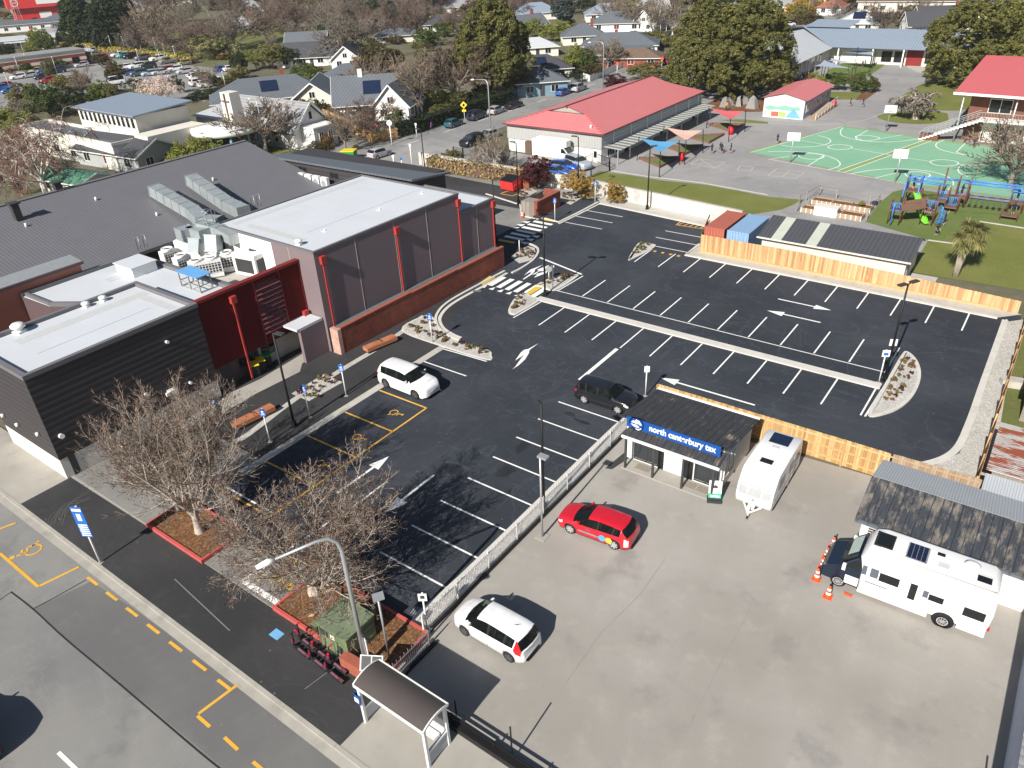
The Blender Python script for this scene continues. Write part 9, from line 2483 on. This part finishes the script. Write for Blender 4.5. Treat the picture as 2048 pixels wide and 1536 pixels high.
t = thing('school_bag','dark bag on the ground beside the vegetable garden fence','bag',(*g(1749,410),.02));part('body',MB().prism([(-.25,-.2),(.25,-.2),(.3,.1),(.15,.2),(-.2,.2)],0,.4),M.navy,t)
for i,(px,py,s) in enumerate(((1449,214,1.3),(1460,211,1.1),(1476,212,1.2),(1505,217,1.5),(1490,208,1.0))):
	t = thing('standing_stone',('first','second','third','rightmost','rear')[i]+' grey standing stone under the broad redwood, counted from the left','rock',(*g(px,py),.02),i,'standing stones');rb_ = random.Random(i)
	part('stone',MB().add([(-.6*s,-.4*s,0),(.6*s,-.4*s,0),(.7*s,.4*s,0),(-.5*s,.4*s,0),(-.35*s,-.2*s,1.0*s),(.2*s,-.25*s,1.4*s),(.35*s,.2*s,1.1*s),(-.2*s,.2*s,1.25*s)],[(4,5,6,7),(0,1,5,4),(1,2,6,5),(2,3,7,6),(3,0,4,7)]),M.old_seal,t)
# climbing frame
t = thing('climbing_frame','large brown and blue climbing frame with a curly ladder and green slide','climbing frame')
def post(px,py,h,mt='post_brown',r=.07):
	x,y = g(px,py);part('post',MB().cyl(x,y,0,h,r,7),M[mt],t);return (x,y)
def pp(cx,cy): return (1740+cx/6.65,320+cy/6.65)
def deck(c,z,wd=1.1,dp=1.1,h=1.2):
	x,y = g(*c);part('deck',MB().box(x-wd/2,y-dp/2,z-.1,x+wd/2,y+dp/2,z),M.deck,t)
	for sx in (-1,1):
		for sy in (-1,1): part('post',MB().cyl(x+sx*wd/2,y+sy*dp/2,0,z+h,.055,7),M.post_brown,t)
	return x,y
D1 = deck(pp(315,840),1.5);D2 = deck(pp(520,620),1.9,1.3,1.5,1.5);D3 = deck(pp(745,850),1.5);D4 = deck(pp(930,640),.9,1.1,1.0,1.6);D5 = deck(pp(1060,690),.6,1.2,.9,1.4);D6 = deck(pp(1180,600),1.0,1.1,1.0,1.6);D7 = deck(pp(1840,790),.5,1.5,1.0,1.0);D8 = deck(pp(1920,690),1.1,1.3,1.2,1.6)
def rails(a,b,z,k=2,n=8,r=.03):
	mb = MB();a,b = Vector(a),Vector(b)
	for i in range(k): mb.tube([(a.x,a.y,z+i*.75),(b.x,b.y,z+i*.75)],r,6)
	for i in range(n+1 if n else 0):
		p = a.lerp(b,i/n);mb.tube([(p.x,p.y,z),(p.x,p.y,z+.75)],r*.7,5)
	part('blue_rail',mb,M.play_blue,t)
for (x,y),w_,z in ((D1,.55,1.55),): rails((x-w_,y-w_),(x+w_,y-w_),z);rails((x-w_,y-w_),(x-w_,y+w_),z)
(x,y) = D2
for s in (-.65,.65): rails((x+s,y-.9),(x+s,y+.8),2.0,2,6,.045)
mb = MB()
for a_,b_,z0,z1 in ((D2,D6,3.3,2.7),(D2,D4,3.0,2.5)):
	for o_ in (-.35,.35): mb.tube([(a_[0]+o_,a_[1]+o_,z0),(b_[0]+o_,b_[1]+o_,z1)],.05,6)
	for i in range(7):
		q = Vector((*a_,z0)).lerp(Vector((*b_,z1)),i/6);mb.tube([(q.x-.35,q.y-.35,q.z),(q.x+.35,q.y+.35,q.z)],.03,5)
part('monkey_bar',mb,M.play_blue,t)
mb = MB()
for o_ in (-.55,.55): mb.tube([(D6[0],D6[1]+o_,2.6),(D8[0],D8[1]+o_,2.6)],.085,7)
for i in range(4):
	q = Vector((*D6,2.55)).lerp(Vector((*D8,2.55)),(i+.8)/5.2);mb.tube([(q.x+.3*cos(a),q.y+.3*sin(a)+.55,q.z) for a in np.linspace(0,2*pi,11)],.03,5,0,True,False)
part('overhead_beam',mb,M.play_blue,t)
for i in range(8):
	q = Vector((*D6,0)).lerp(Vector((*D8,0)),(i+.8)/9.2);st = part('hanging_step',MB().tube([(q.x,q.y-.55,2.6),(q.x,q.y-.55,.35)],.018,5),M.play_blue,t);part('foot_pad',MB().cyl(q.x,q.y-.55,.28,.36,.16,10),M.rubber,st)
part('chain_rail',MB().tube([(D5[0]+.5,D5[1]-.9,1.0),(D7[0]-.5,D7[1]-.1,1.0)],.025,5),M.rubber,t)
mb = MB();a_,b_ = Vector((*D1,1.55)),Vector((*D3,1.9));mb.bar(a_+Vector((.5,0,0)),b_+Vector((-.4,0,0)),1.2,.08);
for o_ in (-.6,.6): mb.bar(a_+Vector((.5,o_,.35)),b_+Vector((-.4,o_,.35)),.06,.7)
part('bridge',mb,M.deck,t)
mb = MB();p0 = Vector((D2[0]+.5,D2[1]-.9,1.8));p1 = Vector((D3[0]-.2,D3[1]-.3,.35));p1b = Vector((D3[0]+.15,D3[1]-.6,.25));mb.bar(p0,p1,.55,.05);mb.bar(p1,p1b,.55,.05)
for o_ in (-.28,.28): mb.bar(p0+Vector((o_,0,.1)),p1+Vector((o_,0,.1)),.05,.2)
part('slide',mb,M.slide_green,t)
x,y = g(*pp(910,885));mb = MB().tube([(x,y,0),(x,y,2.0),(x-.3,y+.2,2.15)],.06,7)
for i in range(8):
	z = .25+i*.2;mb.tube([(x+.35*cos(a+i),y+.35*sin(a+i),z+.03*a) for a in np.linspace(0,4.5,9)],.025,5)
part('curly_ladder',mb,M.play_blue,t)
x,y = g(*pp(262,885));part('fire_pole',MB().tube([(x,y,0),(x,y,2.4),(x+.3,y+.3,2.5)],.05,7),M.play_blue,t)
mb = MB();x,y = D2
for i in range(7): mb.box(x+.7+.03*i,y-.8+i*.22,.1,x+.78+.03*i,y-.66+i*.22,2.1)
part('slat_wall',mb,M.deck,t)
for o_ in ((-.55,.9),(.55,.9),(.55,-.9)): part('post',MB().cyl(D6[0]+o_[0],D6[1]+o_[1],0,2.9,.075,7),M.post_brown,t)
part('post',MB().cyl(*g(*pp(945,490)),0,3.3,.09,7),M.post_brown,t)
for D,z in ((D4,.95),(D5,.65),(D6,1.05),(D8,1.15),(D3,1.55)):
	(x,y) = D
	rails((x-.55,y+.5),(x+.55,y+.5),z,2,6,.04);rails((x-.55,y-.5),(x-.55,y+.5),z+.75,1,0,.05)
(x,y) = D2
mb = MB()
for s in (-.7,.7): mb.tube([(x+s,y-1.6,.6),(x+s,y-.8,2.9),(x+s,y+.6,3.3)],.07,6)
for i in range(5): mb.tube([(x-.7,y-.7+i*.3,2.95+i*.09),(x+.7,y-.7+i*.3,2.95+i*.09)],.035,5)
part('ladder_arch',mb,M.play_blue,t)
(x,y) = D8
mb = MB()
for s in (-.6,.6): mb.tube([(x+s,y-.6,2.2),(x+s,y+.6,2.6)],.07,6)
for i in range(4): mb.tube([(x-.6,y-.5+i*.33,2.25+i*.1),(x+.6,y-.5+i*.33,2.25+i*.1)],.05,5)
part('ladder_arch',mb,M.play_blue,t)
# people
BONES = {}
def skeleton(pose):
	"""joint positions for a 1.75 m adult facing -y, feet on z = 0"""
	J = {'pelvis':(0,0,.95),'waist':(0,0,1.1),'chest':(0,.0,1.32),'neck':(0,.01,1.48),'head':(0,-.02,1.60),'crown':(0,-.01,1.70)}
	for s,q in (('l',1),('r',-1)):
		J['hip'+s] = (q*.09,0,.92);J['knee'+s] = (q*.1,-.01,.50);J['ankle'+s] = (q*.1,.02,.09);J['toe'+s] = (q*.115,-.15,.045)
		J['sh'+s] = (q*.19,.01,1.42);J['el'+s] = (q*.25,.03,1.14);J['wr'+s] = (q*.27,-.04,.90);J['palm'+s] = (q*.27,-.06,.82)
	J['nose'] = (0,-.115,1.595)
	P = lambda k,v: J.__setitem__(k,v)
	if pose == 'walk':
		P('kneel',(.1,-.18,.55));P('anklel',(.1,-.12,.14));P('toel',(.11,-.28,.11));P('kneer',(-.1,.05,.50));P('ankler',(-.1,.28,.16));P('toer',(-.11,.16,.05))
		P('ell',(.25,.12,1.16));P('wrl',(.27,.16,.93));P('palml',(.27,.15,.85));P('elr',(-.25,-.06,1.15));P('wrr',(-.26,-.2,.97));P('palmr',(-.26,-.27,.93))
	if pose == 'sit':
		for k in list(J): J[k] = (J[k][0],J[k][1],J[k][2]-.5)
		for s,q in (('l',1),('r',-1)):
			J['knee'+s] = (q*.12,-.42,.44);J['ankle'+s] = (q*.12,-.44,.05);J['toe'+s] = (q*.12,-.6,.01);J['wr'+s] = (q*.2,-.3,.5);J['palm'+s] = (q*.17,-.37,.5)
	if pose == 'reach':
		for s,q in (('l',1),('r',-1)): J['el'+s] = (q*.26,-.1,1.62);J['wr'+s] = (q*.22,-.2,1.84);J['palm'+s] = (q*.21,-.22,1.92)
		P('kneel',(.11,-.16,.56));P('anklel',(.1,-.02,.18));P('toel',(.11,-.17,.13))
	if pose == 'lean':
		for k in ('waist','chest','neck','head','crown','nose','shl','shr','ell','elr','wrl','wrr','palml','palmr'):
			x,y,z = J[k];J[k] = (x,y-.35*(z-.95) if z > .95 else y-.05,z)
		P('wrl',(.2,-.5,.95));P('palml',(.18,-.57,.93));P('wrr',(-.2,-.5,.95));P('palmr',(-.18,-.57,.93))
	E = [('pelvis','waist','shirt',.125,.12),('waist','chest','shirt',.12,.15),('chest','neck','shirt',.15,.06),('neck','head','skin',.055,.095),('head','crown','skin',.095,.075),('head','nose','skin',.095,.02)]
	for s in 'lr':
		E += [('pelvis','hip'+s,'shorts',.12,.1),('hip'+s,'knee'+s,'shorts',.09,.062),('knee'+s,'ankle'+s,'leg',.06,.042),('ankle'+s,'toe'+s,'shoe',.045,.04),
			  ('chest','sh'+s,'shirt',.1,.062),('sh'+s,'el'+s,'shirt',.055,.043),('el'+s,'wr'+s,'skin',.042,.028),('wr'+s,'palm'+s,'skin',.028,.034)]
		q = 1 if s == 'l' else -1
		a = Vector(J['palm'+s]);d = (a-Vector(J['wr'+s])).normalized();sd = Vector((0,-1,0)) if abs(d.z) > .5 else Vector((1,0,0));sd = (sd-d*sd.dot(d)).normalized()
		inn = d.cross(sd).normalized()*q
		for i,(o,L) in enumerate(((-.03,.07),(-.01,.085),(.01,.08),(.03,.06))):
			k1,k2 = 'f%s%d'%(s,i),'g%s%d'%(s,i);J[k1] = tuple(a+sd*o+d*L*.55);J[k2] = tuple(a+sd*o+d*L+inn*.018);E += [('palm'+s,k1,'skin',.02,.011),(k1,k2,'skin',.010,.008)]
		J['t'+s] = tuple(a+sd*-.05*1+d*.0);J['u'+s] = tuple(a+sd*-.065+d*.04+inn*.015);E += [('palm'+s,'t'+s,'skin',.02,.012),('t'+s,'u'+s,'skin',.011,.009)]
	return J,E
def person_mesh(pose,mats4):
	"""one continuous skinned surface; mats4 = skin, shirt, shorts, leg, shoe"""
	J,E = skeleton(pose);names = list(J);ix = {k: i for i,k in enumerate(names)}
	me = bpy.data.meshes.new('sk');me.from_pydata([J[k] for k in names],[(ix[a],ix[b]) for a,b,*_ in E],[])
	o = bpy.data.objects.new('sk',me);COL.objects.link(o)
	md = o.modifiers.new('skin','SKIN');md.use_smooth_shade = True
	rad = {}
	for a,b,tg,ra,rb in E: rad[a] = max(rad.get(a,0),ra) if a not in rad else rad[a];rad[b] = rb if b not in rad else rad[b]
	sv = me.skin_vertices[0].data
	for k,i in ix.items(): sv[i].radius = (rad[k],rad[k]*(.72 if k in ('waist','chest','pelvis') else 1));sv[i].use_root = (k == 'pelvis')
	sb = o.modifiers.new('sub','SUBSURF');sb.levels = 1
	bpy.context.view_layer.update()
	r = bpy.data.meshes.new_from_object(o.evaluated_get(bpy.context.evaluated_depsgraph_get()))
	bpy.data.objects.remove(o)
	r.materials.clear()
	for q in mats4: r.materials.append(q)
	tags = {'skin':0,'shirt':1,'shorts':2,'leg':3,'shoe':4}
	A = np.array([J[e[0]] for e in E]);B_ = np.array([J[e[1]] for e in E]);tg = [tags[e[2]] for e in E];rr = np.array([(e[3]+e[4])/2 for e in E])
	for p in r.polygons:
		c = np.array(p.center);ab = B_-A;u_ = np.clip(((c-A)*ab).sum(1)/((ab*ab).sum(1)+1e-9),0,1);d = np.linalg.norm(A+ab*u_[:,None]-c,axis=1)/rr
		p.material_index = tg[int(np.argmin(d))];p.use_smooth = True
	return r,J
PM = {}
def person(px,py,pose,label,hd,h=1.5,mats4=None,z=.03,key='kid',hair='hair',group=None,xyz=None):
	k = (pose,key)
	if k not in PM: PM[k] = person_mesh(pose,mats4 or [M.skin,M.navy,M.navy,M.skin,M.shoes])
	me,J = PM[k]
	o = obj_of('person',me);tag(o,label,'person',group);s = h/1.75
	x,y = g(px,py) if xyz is None else xyz[:2]
	o.location = (x,y,z if xyz is None else xyz[2]);o.rotation_euler = (0,0,radians(hd));o.scale = (s,s,s)
	hx,hy,hz = J['head']
	hk = 'hair_'+pose
	if hk not in PM:
		PM[hk] = MB().lathe((hx,hy+.015,hz),[(.112,-.04),(.122,.02),(.115,.075),(.07,.125),(0,.14)],12)
		em = MB()
		PM[hk+'m'] = PM[hk]
	hb = MB();hb.add(PM[hk].v,PM[hk].f,0,True);part('hair',hb,M[hair],o)
	for q in (-1,1): part('eye',MB().box(hx+q*.035-.012,hy-.098,hz+.01,hx+q*.035+.012,hy-.09,hz+.025),M.black,o)
	return o
person(443,838,'lean','man in a blue patterned shirt and dark shorts on the footpath by the charcoal building',-60,1.72,[M.skin,M.shirt_blue,M.shorts,M.skin,M.shoes],.07,'man')
person(864,263,'walk','person in a purple coat walking by the hedge',-100,1.6,[M.skin,M.purple_coat,M.navy,M.navy,M.shoes],.05,'coat')
KG = 'school children in navy'
kid = [(1423,308,'walk','child in navy at the left of the group on the grey seal',30),(1440,305,'stand','taller child in navy at the back of the group on the grey seal',0),(1443,308,'stand','child in navy facing the group on the grey seal',180),(1461,307,'walk','child in navy at the right of the group on the grey seal',-60),
 (1554,288,'stand','child in a navy top with a pale vest by the court corner',160),(1700,213,'walk','child in navy running left past the ramp',90),(1725,215,'walk','child in navy running in front of the garden',70),
 (1929,287,'walk','child leaning in play at the left of the court group',70),(1936,289,'walk','child in the middle of the court group',-40),(1946,298,'stand','child nearest the camera in the court group',170),(1959,285,'stand','child at the right of the court group',120),
 (1773,117,'stand','child by the red wall of the classroom block',0),(1782,128,'stand','child at the left of the trio on the far path',20),(1791,128,'stand','child in a pale top in the middle of the trio on the far path',0),(1799,127,'stand','child at the right of the trio on the far path',-30),
 (1724,135,'walk','child left of the far grey sails post',30),(1729,134,'walk','child under the peaked grey sails',-30),(1695,147,'stand','child in the shade of the grey sail',0),(1671,118,'stand','child by the classroom wing posts',0),(1655,120,'stand','child at the classroom wing doors',20)]
for a in kid: person(a[0],a[1],a[2],a[3],a[4],1.42 if a[1] > 200 else 1.4,None,.03,'kid',group=KG)
def on(D,dx,dy,z): return (D[0]+dx,D[1]+dy,z)
person(0,0,'reach','child reaching up on the high deck of the climbing frame',160,1.4,xyz=on(D2,0,-.2,1.9),group=KG)
person(0,0,'stand','child on the low left tower of the climbing frame',90,1.3,xyz=on(D1,.2,.1,1.5),group=KG)
person(0,0,'sit','child sitting at the end of the bridge, the left of two',20,1.35,xyz=on(D3,-.3,-.4,1.3),group=KG)
person(0,0,'sit','child sitting at the end of the bridge, the right of two',-20,1.35,xyz=on(D3,.3,-.4,1.3),group=KG)
person(*pp(975,880),'reach','child in a red sash holding the curly ladder',90,1.4,group=KG);person(*pp(870,1020),'lean','child in navy stepping away from the curly ladder',30,1.4,group=KG)
person(0,0,'stand','child standing on the low deck before the overhead beams',-40,1.35,xyz=on(D6,0,-.1,1.0),group=KG)
person(0,0,'stand','child standing on the low right hand platform',10,1.4,xyz=on(D7,.2,0,.5),group=KG);person(0,0,'reach','child under the blue bars of the right hand tower',-20,1.35,xyz=on(D8,-.1,.1,1.1),group=KG)
person(1452,222,'stand','person in an orange vest under the broad redwood',-20,1.6,[M.skin,M.orange,M.navy,M.navy,M.shoes],.03,'vest')
# the hazy winter air
t_,nt_,bs_ = newmat('haze_air')
nt_.nodes.remove(bs_)
pv_ = nt_.nodes.new('ShaderNodeVolumePrincipled')
pv_.inputs['Color'].default_value = (0.90,0.94,1.0,1)
pv_.inputs['Density'].default_value = 0.00012
pv_.inputs['Anisotropy'].default_value = 0.0
nt_.links.new(pv_.outputs[0],nt_.nodes['Material Output'].inputs['Volume'])
hz = MB().box(-1800,-350,-1.0,900,1900,40).build('haze',t_)
hz['kind'] = 'stuff'
